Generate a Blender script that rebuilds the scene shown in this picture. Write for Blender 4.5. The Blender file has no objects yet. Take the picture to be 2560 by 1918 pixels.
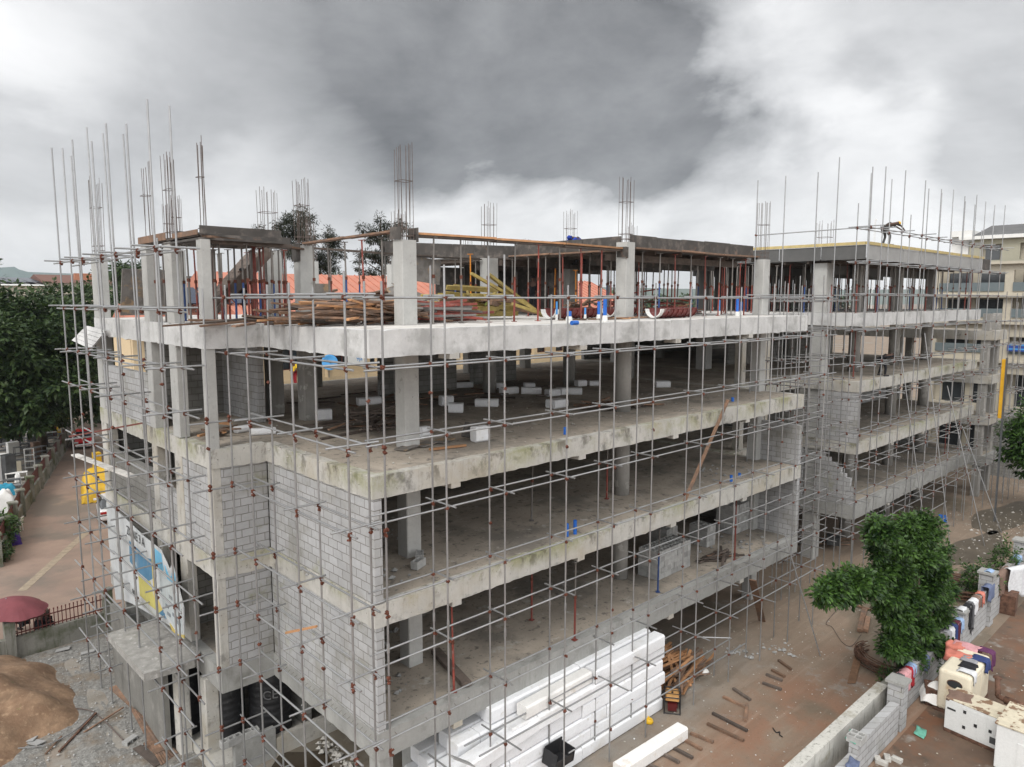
import bpy, bmesh, math, random
import numpy as np
from mathutils import Vector, Matrix, Euler
rnd = random.Random(7)
nr = np.random.RandomState(11)
R = math.radians
SC = bpy.context.scene
COL = SC.collection
# ------------------------------------------------------------------ camera
CAMPOS = Vector((-9.174, -14.716, 14.221)); YAW = 46.973; PITCH = 6.604; FPX = 1824.3
cam_data = bpy.data.cameras.new('camera'); cam = bpy.data.objects.new('camera', cam_data); COL.objects.link(cam)
cam.location = CAMPOS; cam.rotation_euler = (R(90 - PITCH), 0, R(YAW - 90))
cam_data.sensor_width = 36; cam_data.lens = FPX / 2560 * 36; cam_data.clip_end = 6000; cam_data.clip_start = .1
SC.camera = cam
SC.render.resolution_x = 1024; SC.render.resolution_y = 767
_fw = Vector((math.cos(R(YAW)) * math.cos(R(PITCH)), math.sin(R(YAW)) * math.cos(R(PITCH)), -math.sin(R(PITCH))))
_rt = Vector((math.sin(R(YAW)), -math.cos(R(YAW)), 0)); _up = _rt.cross(_fw)
def ray(p): return _fw + _rt * ((p[0] - 1280) / FPX) - _up * ((p[1] - 959) / FPX)
# survey helpers: where a sight line meets a real plane of the site (floor level, facade plane)
def az(p, z): d = ray(p); return CAMPOS + d * ((z - CAMPOS.z) / d.z)
def ay(p, y): d = ray(p); return CAMPOS + d * ((y - CAMPOS.y) / d.y)
def ax(p, x): d = ray(p); return CAMPOS + d * ((x - CAMPOS.x) / d.x)
def crop(x0, y0, s): return lambda x, y: (x0 + x * s, y0 + y * s)
cA = crop(0, 200, .42245); cB = crop(600, 380, .3165); cC = crop(1200, 450, .3436); cD = crop(1800, 380, .3742)
cE = crop(0, 800, .3621); cF = crop(0, 1350, .34286); cG = crop(450, 1000, .3018); cH = crop(450, 1450, .29385)
cI = crop(950, 1000, .3018); cJ = crop(1500, 1000, .3018); cK = crop(1960, 800, .33186); cL = crop(950, 1450, .29385); cM = crop(1500, 1450, .28249)
cN = crop(1960, 1250, .40323); cO = crop(850, 700, .24143); cO2 = crop(1350, 700, .24143); cO3 = crop(1350, 1400, .3127)
cP = crop(0, 1000, .3018); cQ = crop(0, 1000, .16903); cY = crop(240, 1250, .21122); cW2 = crop(180, 600, .24143)
# ------------------------------------------------------------------ world
SUN_EL, SUN_AZ = 48, 200            # sun behind thin cloud, high, behind and right of the viewer
w = bpy.data.worlds.new('World'); SC.world = w; w.use_nodes = True
nt = w.node_tree; nt.nodes.clear()
def N(t, **k):
    n = nt.nodes.new(t)
    for a, b in k.items(): setattr(n, a, b)
    return n
def val(n, *a):
    for i, v in enumerate(a):
        if v is None: continue
        if isinstance(v, bpy.types.NodeSocket): nt.links.new(v, n.inputs[i])
        else: n.inputs[i].default_value = v
    return n.outputs[0]
def MA(op, a, b=None, c=None, clamp=False):
    n = N('ShaderNodeMath', operation=op); n.use_clamp = clamp; return val(n, a, b, c)
out = N('ShaderNodeOutputWorld')
sky = N('ShaderNodeTexSky', sky_type='NISHITA'); sky.sun_disc = False; sky.sun_elevation = R(SUN_EL); sky.sun_rotation = R(90 - SUN_AZ)
bg1 = N('ShaderNodeBackground'); nt.links.new(sky.outputs[0], bg1.inputs[0]); bg1.inputs[1].default_value = .1
tc = N('ShaderNodeTexCoord')
sep = N('ShaderNodeSeparateXYZ'); nt.links.new(tc.outputs['Generated'], sep.inputs[0])
zc = MA('MAXIMUM', sep.outputs[2], 0.0)
den = MA('ADD', zc, .16)
cx_ = MA('DIVIDE', sep.outputs[0], den); cy_ = MA('DIVIDE', sep.outputs[1], den)
cmb = N('ShaderNodeCombineXYZ'); nt.links.new(cx_, cmb.inputs[0]); nt.links.new(cy_, cmb.inputs[1])
def noise(scale, detail, rough, vec=None, off=0.0):
    n = N('ShaderNodeTexNoise'); n.inputs['Scale'].default_value = scale; n.inputs['Detail'].default_value = detail
    n.inputs['Roughness'].default_value = rough
    m = N('ShaderNodeVectorMath', operation='ADD'); nt.links.new(vec or cmb.outputs[0], m.inputs[0]); m.inputs[1].default_value = (off, off * .7, 0)
    nt.links.new(m.outputs[0], n.inputs['Vector']); return n
gv = tc.outputs['Generated']
strv = N('ShaderNodeVectorMath', operation='MULTIPLY'); nt.links.new(gv, strv.inputs[0]); strv.inputs[1].default_value = (1, 1, 1.9); sv = strv.outputs[0]
n0 = noise(1.6, 3, .5, gv, 2.3)
wv = N('ShaderNodeVectorMath', operation='SUBTRACT'); nt.links.new(n0.outputs['Color'], wv.inputs[0]); wv.inputs[1].default_value = (.5, .5, .5)
ws = N('ShaderNodeVectorMath', operation='SCALE'); nt.links.new(wv.outputs[0], ws.inputs[0]); ws.inputs['Scale'].default_value = .30
wd = N('ShaderNodeVectorMath', operation='ADD'); nt.links.new(sv, wd.inputs[0]); nt.links.new(ws.outputs[0], wd.inputs[1])
n1 = noise(2.6, 9, .56, wd.outputs[0], 3.1); n2 = noise(7.5, 8, .6, wd.outputs[0], 9.4); n3 = noise(1.2, 4, .5, wd.outputs[0], 5)
w2 = N('ShaderNodeVectorMath', operation='SUBTRACT'); nt.links.new(n1.outputs['Color'], w2.inputs[0]); w2.inputs[1].default_value = (.5, .5, .5)
w3 = N('ShaderNodeVectorMath', operation='SCALE'); nt.links.new(w2.outputs[0], w3.inputs[0]); w3.inputs['Scale'].default_value = .36
wdd = N('ShaderNodeVectorMath', operation='ADD'); nt.links.new(gv, wdd.inputs[0]); nt.links.new(w3.outputs[0], wdd.inputs[1])
def blob(px, py, rad):
    d = ray((px, py)).normalized()
    n = N('ShaderNodeVectorMath', operation='DISTANCE'); nt.links.new(wdd.outputs[0], n.inputs[0]); n.inputs[1].default_value = d
    mr = N('ShaderNodeMapRange'); mr.interpolation_type = 'SMOOTHERSTEP'; nt.links.new(n.outputs['Value'], mr.inputs[0])
    mr.inputs[1].default_value = rad; mr.inputs[2].default_value = rad * .12
    return mr.outputs[0]
def mix(fac, a, b):
    n = N('ShaderNodeMix', data_type='FLOAT')
    for s_, v in (('Factor', fac), ('A', a), ('B', b)):
        i = [q for q in n.inputs if q.name == s_ and q.type == 'VALUE'][0]
        if isinstance(v, bpy.types.NodeSocket): nt.links.new(v, i)
        else: i.default_value = v
    return [q for q in n.outputs if q.type == 'VALUE'][0]
def add(*a):
    r = a[0]
    for b in a[1:]: r = MA('ADD', r, b)
    return r
dark = MA('MULTIPLY', add(MA('MULTIPLY', blob(640, 60, .36), .22), blob(950, 10, .30), blob(1180, 170, .24), blob(1450, 240, .21), blob(1700, 310, .15), blob(1560, 30, .30), MA('MULTIPLY', blob(1000, 330, .15), .7)), .85, clamp=True)
grey = MA('MINIMUM', add(blob(60, 380, .13), blob(330, 360, .15), blob(2500, 300, .12), blob(2480, 450, .09), blob(760, 470, .16), blob(2230, 60, .10), blob(1900, 380, .09)), 1.0)
brite = MA('MINIMUM', add(blob(2000, 130, .2), blob(2080, 420, .24), blob(60, 100, .2), blob(1620, 540, .14), blob(2300, 560, .24), blob(620, 520, .15), blob(1250, 540, .17), blob(980, 500, .12), blob(1560, 500, .14)), 1.0)
low = N('ShaderNodeMapRange'); nt.links.new(sep.outputs[2], low.inputs[0]); low.inputs[1].default_value = .0; low.inputs[2].default_value = .16; low.inputs[3].default_value = 1; low.inputs[4].default_value = 0
tex = MA('MULTIPLY', MA('SUBTRACT', n1.outputs[0], .5), 1.5)
tex2 = MA('MULTIPLY', MA('SUBTRACT', n2.outputs[0], .5), .45)
base = mix(brite, .60, .92)
base = mix(MA('MULTIPLY', grey, .6), base, .42)
base = mix(MA('MULTIPLY', dark, MA('ADD', .70, MA('MULTIPLY', n3.outputs[0], .45)), clamp=True), base, .215)
base = mix(MA('MULTIPLY', low.outputs[0], .75), base, .74)
amp = MA('MULTIPLY', MA('ADD', tex, tex2), mix(dark, .60, .44))
lum = MA('MAXIMUM', MA('ADD', base, amp), .09)
lum = MA('MINIMUM', lum, .96)
# overhead and behind the viewer the unseen sky is brightened to light the concrete
fwd = N('ShaderNodeVectorMath', operation='DOT_PRODUCT'); nt.links.new(tc.outputs['Generated'], fwd.inputs[0]); fwd.inputs[1].default_value = (math.cos(R(YAW)), math.sin(R(YAW)), 0)
bk = N('ShaderNodeMapRange'); nt.links.new(fwd.outputs['Value'], bk.inputs[0]); bk.inputs[1].default_value = .55; bk.inputs[2].default_value = -.1; bk.inputs[3].default_value = 0; bk.inputs[4].default_value = 1
lum = mix(bk.outputs[0], lum, MA('ADD', 1.7, tex))
ccol = N('ShaderNodeMix', data_type='RGBA'); 
nt.links.new(MA('MULTIPLY', lum, 1.0, clamp=True), ccol.inputs[0])
ccol.inputs[6].default_value = (.965, .985, 1.02, 1); ccol.inputs[7].default_value = (1.0, 1.0, 1.0, 1)
cm = N('ShaderNodeVectorMath', operation='SCALE'); nt.links.new(ccol.outputs[2], cm.inputs[0]); nt.links.new(lum, cm.inputs['Scale'])
bg2 = N('ShaderNodeBackground'); nt.links.new(cm.outputs[0], bg2.inputs[0]); bg2.inputs[1].default_value = 1.0
ms = N('ShaderNodeMixShader'); ms.inputs[0].default_value = .95
nt.links.new(bg1.outputs[0], ms.inputs[1]); nt.links.new(bg2.outputs[0], ms.inputs[2]); nt.links.new(ms.outputs[0], out.inputs[0])
# ------------------------------------------------------------------ sun
sd = bpy.data.lights.new('sun', 'SUN'); sd.energy = 1.7; sd.angle = R(20); sd.color = (1, .96, .9)
so = bpy.data.objects.new('sun', sd); COL.objects.link(so)
sdir = Vector((math.cos(R(SUN_EL)) * math.cos(R(SUN_AZ)), math.cos(R(SUN_EL)) * math.sin(R(SUN_AZ)), math.sin(R(SUN_EL))))
so.rotation_euler = sdir.to_track_quat('Z', 'Y').to_euler()
SC.view_settings.view_transform = 'Standard'; SC.view_settings.look = 'None'; SC.view_settings.gamma = 1; SC.view_settings.exposure = .16
# ------------------------------------------------------------------ mesh + object helpers
class MB:
    def __init__(s): s.v = []; s.f = []; s.mi = []; s.m = 0
    def add(s, vs, fs):
        o = len(s.v); s.v += [tuple(v) for v in vs]; s.f += [tuple(i + o for i in f) for f in fs]; s.mi += [s.m] * len(fs)
    def box(s, x0, y0, z0, x1, y1, z1):
        s.add([(x0, y0, z0), (x1, y0, z0), (x1, y1, z0), (x0, y1, z0), (x0, y0, z1), (x1, y0, z1), (x1, y1, z1), (x0, y1, z1)],
              [(0, 3, 2, 1), (4, 5, 6, 7), (0, 1, 5, 4), (1, 2, 6, 5), (2, 3, 7, 6), (3, 0, 4, 7)])
    def obox(s, c, sz, rot=(0, 0, 0)):
        m = Euler(rot).to_matrix(); c = Vector(c); a, b, h = sz[0] / 2, sz[1] / 2, sz[2] / 2
        vs = [c + m @ Vector(p) for p in [(-a, -b, -h), (a, -b, -h), (a, b, -h), (-a, b, -h), (-a, -b, h), (a, -b, h), (a, b, h), (-a, b, h)]]
        s.add(vs, [(0, 3, 2, 1), (4, 5, 6, 7), (0, 1, 5, 4), (1, 2, 6, 5), (2, 3, 7, 6), (3, 0, 4, 7)])
    def beam(s, p, q, w_, h):
        p, q = Vector(p), Vector(q); d = (q - p); L_ = d.length; rot = d.to_track_quat('X', 'Z').to_euler()
        s.obox((p + q) / 2, (L_, w_, h), rot)
    def tube(s, p, q, r, n=6, r2=None, cap=True):
        p, q = Vector(p), Vector(q); r2 = r if r2 is None else r2
        qd = (q - p).to_track_quat('Z', 'Y').to_matrix()
        vs = []
        for c, rr in ((p, r), (q, r2)):
            for i in range(n): a = 2 * math.pi * i / n; vs.append(c + qd @ Vector((rr * math.cos(a), rr * math.sin(a), 0)))
        fs = [(i, (i + 1) % n, n + (i + 1) % n, n + i) for i in range(n)]
        if cap: fs += [tuple(range(n - 1, -1, -1)), tuple(range(n, 2 * n))]
        s.add(vs, fs)
    def path(s, pts, r, n=5):
        for a, b in zip(pts, pts[1:]): s.tube(a, b, r, n)
    def prism(s, poly, z0, z1):
        n = len(poly); a = sum(poly[i][0] * poly[(i + 1) % n][1] - poly[(i + 1) % n][0] * poly[i][1] for i in range(n))
        if a < 0: poly = poly[::-1]
        s.add([(x, y, z0) for x, y in poly] + [(x, y, z1) for x, y in poly],
              [tuple(range(n - 1, -1, -1)), tuple(range(n, 2 * n))] + [(i, (i + 1) % n, n + (i + 1) % n, n + i) for i in range(n)])
    def lathe(s, c, prof, n=16):
        c = Vector(c); vs = []
        for r_, z_ in prof:
            for i in range(n): a = 2 * math.pi * i / n; vs.append(c + Vector((r_ * math.cos(a), r_ * math.sin(a), z_)))
        fs = []
        for j in range(len(prof) - 1):
            for i in range(n): fs.append((j * n + i, j * n + (i + 1) % n, (j + 1) * n + (i + 1) % n, (j + 1) * n + i))
        fs.append(tuple((len(prof) - 1) * n + i for i in range(n))); fs.append(tuple(range(n - 1, -1, -1)))
        s.add(vs, fs)
    def grid(s, nx, ny, fn, thick=0):
        vs = [fn(i / nx, j / ny) for j in range(ny + 1) for i in range(nx + 1)]
        fs = [(j * (nx + 1) + i, j * (nx + 1) + i + 1, (j + 1) * (nx + 1) + i + 1, (j + 1) * (nx + 1) + i) for j in range(ny) for i in range(nx)]
        s.add(vs, fs)
    def rock(s, c, r, sq=.7):
        vs = []; c = Vector(c)
        for d in [(0, 0, 1), (0, 0, -1), (1, 0, 0), (-1, 0, 0), (0, 1, 0), (0, -1, 0), (.7, .7, .3), (-.7, .6, -.2)]:
            vs.append(c + Vector((d[0] * r * rnd.uniform(.6, 1.2), d[1] * r * rnd.uniform(.6, 1.2), d[2] * r * sq * rnd.uniform(.6, 1.1))))
        s.add(vs, [(0, 2, 6), (0, 6, 4), (0, 4, 7), (0, 7, 3), (0, 3, 5), (0, 5, 2), (1, 6, 2), (1, 4, 6), (1, 7, 4), (1, 3, 7), (1, 5, 3), (1, 2, 5)])
    def mesh(s, name, off=(0, 0, 0), smooth=False):
        me = bpy.data.meshes.new(name)
        v = np.array(s.v, dtype=np.float64) - np.array(off); me.from_pydata(v.tolist(), [], s.f)
        if smooth: me.polygons.foreach_set('use_smooth', [True] * len(me.polygons))
        me.polygons.foreach_set('material_index', s.mi)
        me.update(); return me
    def build(s, name, mat, parent=None, smooth=False, off=None):
        if off is None: off = parent_off(parent)
        me = s.mesh(name, off, smooth)
        for m in (mat if isinstance(mat, (list, tuple)) else [mat]): me.materials.append(m)
        o = bpy.data.objects.new(name, me); COL.objects.link(o)
        if parent: o.parent = parent
        return o
def parent_off(p):
    v = Vector((0, 0, 0))
    while p is not None: v += Vector(p.location); p = p.parent
    return v
def tag(o, label=None, cat=None, group=None, kind=None):
    if label: o['label'] = label
    if cat: o['category'] = cat
    if group: o['group'] = group
    if kind: o['kind'] = kind
    return o
def thing(name, label, cat, loc=(0, 0, 0), rz=0, group=None):
    o = bpy.data.objects.new(name, None); COL.objects.link(o); o.location = loc; o.rotation_euler = (0, 0, rz); o.empty_display_size = .3
    return tag(o, label, cat, group)
def structure(name, mb, mat, smooth=False): return tag(mb.build(name, mat, None, smooth), kind='structure')
def kids(o): return [c for c in ALLK.get(o.name, [])] 
def copy_tree(o, parent=None):
    c = o.copy(); COL.objects.link(c)
    if parent: c.parent = parent
    for ch in list(o.children): copy_tree(ch, c)
    return c
def inst(name, me, loc, rot=(0, 0, 0), sc=(1, 1, 1), parent=None):
    o = bpy.data.objects.new(name, me); COL.objects.link(o); o.location = Vector(loc) - (parent_off(parent) if parent else Vector()); o.rotation_euler = rot; o.scale = sc
    if parent: o.parent = parent
    return o
# ------------------------------------------------------------------ materials
def mat(name, col, rough=.7, metal=0, var=.12, scale=3, bump=0, bscale=30, col2=None, detail=5, spec=.4, streak=None, dirt=None, obj_rand=0, hl=None):
    """noise-varied principled; col2 = second colour mixed by noise; streak = (colour, amount); dirt = (colour, scale, lo, hi)"""
    m = bpy.data.materials.new(name); m.use_nodes = True; t = m.node_tree; b = t.nodes['Principled BSDF']
    b.inputs['Roughness'].default_value = rough; b.inputs['Metallic'].default_value = metal; b.inputs['Specular IOR Level'].default_value = spec
    L_ = t.links.new
    geo = t.nodes.new('ShaderNodeNewGeometry')
    def noi(sc, det=5, ro=.6, stretch=None, off=0):
        mp = t.nodes.new('ShaderNodeMapping'); L_(geo.outputs['Position'], mp.inputs[0]); mp.inputs['Location'].default_value = (off, off, off)
        if stretch: mp.inputs['Scale'].default_value = stretch
        n = t.nodes.new('ShaderNodeTexNoise'); n.inputs['Scale'].default_value = sc; n.inputs['Detail'].default_value = det; n.inputs['Roughness'].default_value = ro
        L_(mp.outputs[0], n.inputs['Vector']); return n.outputs[0]
    def ramp(src, lo, hi, a=0, c=1):
        n = t.nodes.new('ShaderNodeMapRange'); L_(src, n.inputs[0]); n.inputs[1].default_value = lo; n.inputs[2].default_value = hi; n.inputs[3].default_value = a; n.inputs[4].default_value = c; return n.outputs[0]
    def mixc(f, a, c):
        n = t.nodes.new('ShaderNodeMix'); n.data_type = 'RGBA'
        for i, v in ((0, f), (6, a), (7, c)):
            if isinstance(v, bpy.types.NodeSocket): L_(v, n.inputs[i])
            else: n.inputs[i].default_value = (v if isinstance(v, float) or isinstance(v, int) else (*v, 1))
        return n.outputs[2]
    c1 = tuple(col); c2 = tuple(col2) if col2 else tuple(x * (1 - var * 2.2) for x in col)
    c = mixc(ramp(noi(scale, detail), .35, .65), c1, c2)
    c = mixc(ramp(noi(scale * 9, 3, off=4), .3, .7, 0, .35), c, tuple(x * .7 for x in c1))
    if streak: c = mixc(ramp(noi(2.2, 5, .65, (3.5, 3.5, .35), off=7), .54, .74, 0, streak[1]), c, streak[0])
    for dd in (dirt or []):
        c = mixc(ramp(noi(dd[1], 6, .62, off=dd[4] if len(dd) > 4 else 11), dd[2], dd[3], 0, dd[5] if len(dd) > 5 else .9), c, dd[0])
    if obj_rand:
        oi = t.nodes.new('ShaderNodeObjectInfo'); h = t.nodes.new('ShaderNodeHueSaturation'); L_(c, h.inputs['Color']); L_(ramp(oi.outputs['Random'], 0, 1, 1 - obj_rand, 1 + obj_rand), h.inputs['Value']); c = h.outputs[0]
    L_(c, b.inputs['Base Color'])
    if bump:
        n = t.nodes.new('ShaderNodeBump'); n.inputs['Strength'].default_value = bump; n.inputs['Distance'].default_value = .03; L_(noi(bscale, 6, .65), n.inputs['Height']); L_(n.outputs[0], b.inputs['Normal'])
    m['c'] = 1
    if hl: hl(m, t, b, c, noi, ramp, mixc)
    return m
def moss_hl(levels, amount=.8):
    # green algae growing in a ragged band under the upper edges of exposed slabs
    def f(m, t, b, c, noi, ramp, mixc):
        geo = t.nodes.new('ShaderNodeNewGeometry'); s = t.nodes.new('ShaderNodeSeparateXYZ'); t.links.new(geo.outputs['Position'], s.inputs[0])
        tot = None
        for z0, z1 in levels:
            a = ramp(s.outputs[2], z0, z1); bb = ramp(s.outputs[2], z1 + .02, z1 + .12, 1, 0)
            mm = t.nodes.new('ShaderNodeMath'); mm.operation = 'MULTIPLY'; mm.use_clamp = True; t.links.new(a, mm.inputs[0]); t.links.new(bb, mm.inputs[1])
            if tot is None: tot = mm.outputs[0]
            else:
                q = t.nodes.new('ShaderNodeMath'); q.operation = 'MAXIMUM'; t.links.new(tot, q.inputs[0]); t.links.new(mm.outputs[0], q.inputs[1]); tot = q.outputs[0]
        q = t.nodes.new('ShaderNodeMath'); q.operation = 'MULTIPLY'; q.use_clamp = True; t.links.new(tot, q.inputs[0]); t.links.new(ramp(noi(.45, 6, .75, off=21), .47, .62, 0, amount), q.inputs[1])
        c2 = mixc(q.outputs[0], c, (.20, .21, .06)); 
        q2 = t.nodes.new('ShaderNodeMath'); q2.operation = 'MULTIPLY'; q2.use_clamp = True; t.links.new(tot, q2.inputs[0]); t.links.new(ramp(noi(1.6, 6, .75, (1, 1, .5), off=31), .53, .62, 0, .75), q2.inputs[1])
        t.links.new(mixc(q2.outputs[0], c2, (.09, .08, .06)), b.inputs['Base Color'])
    return f
def block_hl(mortar=(.20, .19, .175)):
    def f(m, t, b, c, noi, ramp, mixc):
        geo = t.nodes.new('ShaderNodeNewGeometry'); s = t.nodes.new('ShaderNodeSeparateXYZ'); t.links.new(geo.outputs['Position'], s.inputs[0])
        ad = t.nodes.new('ShaderNodeMath'); ad.operation = 'ADD'; t.links.new(s.outputs[0], ad.inputs[0]); t.links.new(s.outputs[1], ad.inputs[1])
        wob = t.nodes.new('ShaderNodeMath'); wob.operation = 'MULTIPLY_ADD'; t.links.new(noi(3, 2), wob.inputs[0]); wob.inputs[1].default_value = .035; t.links.new(s.outputs[2], wob.inputs[2])
        cb = t.nodes.new('ShaderNodeCombineXYZ'); t.links.new(ad.outputs[0], cb.inputs[0]); t.links.new(wob.outputs[0], cb.inputs[1])
        br = t.nodes.new('ShaderNodeTexBrick'); t.links.new(cb.outputs[0], br.inputs['Vector']); br.inputs['Scale'].default_value = 1
        br.inputs['Brick Width'].default_value = .46; br.inputs['Row Height'].default_value = .235; br.inputs['Mortar Size'].default_value = .011; br.inputs['Mortar Smooth'].default_value = .3
        br.inputs['Color1'].default_value = (1.03, 1.03, 1.04, 1); br.inputs['Color2'].default_value = (.78, .78, .76, 1); br.inputs['Bias'].default_value = -.25; br.inputs['Mortar'].default_value = (1, 1, 1, 1)
        mu = t.nodes.new('ShaderNodeMix'); mu.data_type = 'RGBA'; mu.blend_type = 'MULTIPLY'; mu.inputs[0].default_value = .75; t.links.new(c, mu.inputs[6]); t.links.new(br.outputs['Color'], mu.inputs[7])
        cc = mixc(br.outputs['Fac'], mu.outputs[2], mortar)
        t.links.new(cc, b.inputs['Base Color'])
        bp = t.nodes.new('ShaderNodeBump'); bp.invert = True; bp.inputs['Strength'].default_value = .9; bp.inputs['Distance'].default_value = .02
        sm = t.nodes.new('ShaderNodeMath'); sm.operation = 'MULTIPLY_ADD'; t.links.new(noi(40, 4), sm.inputs[0]); sm.inputs[1].default_value = .25; t.links.new(br.outputs['Fac'], sm.inputs[2])
        t.links.new(sm.outputs[0], bp.inputs['Height']); t.links.new(bp.outputs[0], b.inputs['Normal'])
    return f
Mt = {}
DK = (.10, .098, .09)
Mt['conc'] = mat('concrete', (.50, .485, .45), .85, var=.08, scale=.9, bump=.5, bscale=14, streak=((.27, .255, .22), .65), dirt=[(DK, 1.6, .57, .70, 11, .75), ((.38, .34, .27), .6, .48, .66, 3, .75), ((.10, .095, .085), 9, .63, .70, 15, .8)], hl=moss_hl([(9.35, 9.95), (6.35, 6.78)], .7))
Mt['conc_top'] = mat('fresh_white_concrete', (.60, .60, .595), .85, var=.10, scale=1.1, bump=.35, bscale=14, streak=((.36, .36, .34), .55), dirt=[((.30, .30, .29), 1.1, .52, .66, 5, .8), ((.22, .22, .21), 5, .60, .74, 8, .7)])
Mt['conc_new'] = mat('grey_concrete', (.34, .34, .325), .85, var=.1, scale=1, bump=.3, bscale=16, streak=((.20, .20, .18), .6), dirt=[((.15, .145, .13), 1.2, .54, .70, 5, .75), ((.42, .41, .38), 3, .62, .7, 8, .5)])
Mt['floor'] = mat('dusty_floor_concrete', (.40, .35, .29), .95, var=.15, scale=.5, bump=.4, bscale=10, dirt=[((.17, .155, .135), .45, .48, .64, 2, .85), ((.10, .09, .08), 3.5, .57, .66, 6, .8), ((.44, .42, .38), 1.9, .60, .70, 9, .8), ((.06, .055, .05), 11, .62, .68, 12, .8)])
Mt['deck'] = mat('pale_deck_concrete', (.60, .58, .55), .9, var=.1, scale=.8, bump=.3, bscale=12, dirt=[((.28, .26, .23), 1.4, .52, .66, 2, .8)])
Mt['col'] = mat('column_concrete', (.43, .43, .415), .8, var=.08, scale=1.3, bump=.25, bscale=12, streak=((.33, .33, .31), .6), dirt=[((.22, .215, .2), 2.5, .62, .70, 5, .7), ((.12, .12, .11), 14, .66, .72, 1, .9)])
Mt['coldark'] = mat('weathered_column_concrete', (.33, .32, .30), .85, var=.1, scale=1.1, bump=.3, bscale=12, streak=((.2, .2, .18), .7), dirt=[((.42, .41, .39), 1.8, .6, .62, 5, .8)])
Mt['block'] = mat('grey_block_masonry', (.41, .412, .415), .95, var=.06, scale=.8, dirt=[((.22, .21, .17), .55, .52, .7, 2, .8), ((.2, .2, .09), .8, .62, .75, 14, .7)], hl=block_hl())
Mt['blockdark'] = mat('dark_block_masonry', (.27, .265, .25), .95, var=.1, scale=.8, dirt=[((.12, .12, .10), .7, .5, .7, 2, .8)], hl=block_hl((.12, .115, .10)))  # darker block copy; puts interior gloom into the colour of inside walls
Mt['blk'] = mat('loose_block_concrete', (.40, .40, .39), .95, var=.12, scale=5, bump=.3, bscale=30, obj_rand=.18)
Mt['steel'] = mat('galvanised_steel', (.36, .365, .37), .34, .6, var=.08, scale=4, dirt=[((.36, .35, .34), 6, .58, .74, 3, .6)], obj_rand=.12, spec=.7)
Mt['steel_old'] = mat('dull_steel_tube', (.32, .32, .32), .5, .4, var=.1, scale=4, dirt=[((.22, .17, .13), 5, .56, .7, 3, .7)], obj_rand=.2)
Mt['rust'] = mat('rusty_coupler_steel', (.15, .048, .028), .75, .2, var=.2, scale=20)
Mt['rebar'] = mat('rebar_steel', (.17, .135, .12), .75, .4, var=.2, scale=8)
Mt['redprop'] = mat('red_oxide_paint', (.26, .06, .045), .6, .1, var=.2, scale=3, dirt=[((.2, .17, .15), 5, .55, .66, 3, .7)], obj_rand=.3)
Mt['blueprop'] = mat('blue_prop_paint', (.035, .085, .26), .55, .1, var=.15, scale=3, dirt=[((.2, .18, .16), 5, .58, .7, 3, .7)], obj_rand=.2)
Mt['greyprop'] = mat('grey_prop_steel', (.24, .225, .21), .6, .4, var=.15, scale=3, obj_rand=.3)
Mt['orangeprop'] = mat('orange_prop_paint', (.6, .22, .02), .55, .1, var=.15, scale=3)
Mt['wood'] = mat('weathered_timber', (.24, .145, .095), .85, var=.2, scale=4, bump=.3, bscale=20, dirt=[((.11, .085, .07), 3, .48, .66, 3, .8)], obj_rand=.35)
Mt['wood_new'] = mat('fresh_orange_timber', (.48, .25, .12), .8, var=.15, scale=4, dirt=[((.3, .18, .1), 3, .5, .66, 3, .8)], obj_rand=.25)
Mt['wood_dark'] = mat('dark_timber', (.12, .095, .08), .9, var=.2, scale=4, obj_rand=.3)
Mt['wood_yel'] = mat('yellow_timber_beam', (.34, .26, .08), .7, var=.2, scale=4, dirt=[((.2, .15, .08), 4, .55, .68, 3, .8)], obj_rand=.3)
Mt['greenend'] = mat('lime_green_beam_end', (.30, .38, .08), .6)
Mt['yelpaint'] = mat('pale_yellow_timber', (.55, .44, .20), .7, var=.12, scale=4)
Mt['ply'] = mat('black_film_plywood', (.075, .068, .062), .7, var=.2, scale=1.6, dirt=[((.20, .17, .15), 2.6, .5, .68, 3, .6), ((.24, .13, .08), 1.4, .62, .72, 9, .5)])
Mt['ply_new'] = mat('new_black_plywood', (.10, .10, .098), .6, var=.1, scale=1.2)
Mt['ply_grey'] = mat('grey_plywood', (.34, .34, .335), .7, var=.08, scale=1)
Mt['ply_shine'] = mat('worn_plywood_sheet', (.22, .205, .19), .6, var=.2, scale=1.5, dirt=[((.33, .22, .12), 2, .54, .6, 3, .8), ((.1, .09, .08), 3, .5, .62, 7, .7)])
Mt['foam'] = mat('white_polystyrene', (.78, .79, .81), .8, var=.03, scale=2, bump=.15, bscale=50, dirt=[((.56, .54, .50), 1.1, .54, .72, 2, .6), ((.45, .42, .36), 5, .63, .7, 6, .5)], obj_rand=.07)
Mt['foam_dirty'] = mat('soiled_polystyrene', (.80, .79, .77), .85, var=.04, scale=2, dirt=[((.45, .36, .25), 1.6, .58, .72, 2, .7)])
Mt['orange_roof'] = mat('orange_roof_sheet', (.47, .19, .13), .6, var=.06, scale=1.5)
Mt['beige'] = mat('beige_render', (.60, .47, .30), .85, var=.05, scale=1)
Mt['cream'] = mat('cream_render', (.47, .43, .35), .85, var=.05, scale=.6)
Mt['cream2'] = mat('pale_olive_cladding', (.36, .345, .27), .8, var=.05, scale=.6)
Mt['glass'] = mat('dark_window_glass', (.03, .035, .04), .15, var=.1, scale=1, spec=.8)
Mt['boothwall'] = mat('damp_cement_render', (.19, .185, .17), .9, var=.12, scale=1, bump=.3, bscale=14, streak=((.10, .095, .08), .7), dirt=[((.30, .29, .27), 1.5, .55, .7, 4, .6)])
Mt['glassb'] = mat('blue_balcony_glass', (.15, .18, .19), .15, var=.05, scale=1, spec=.8)
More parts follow.
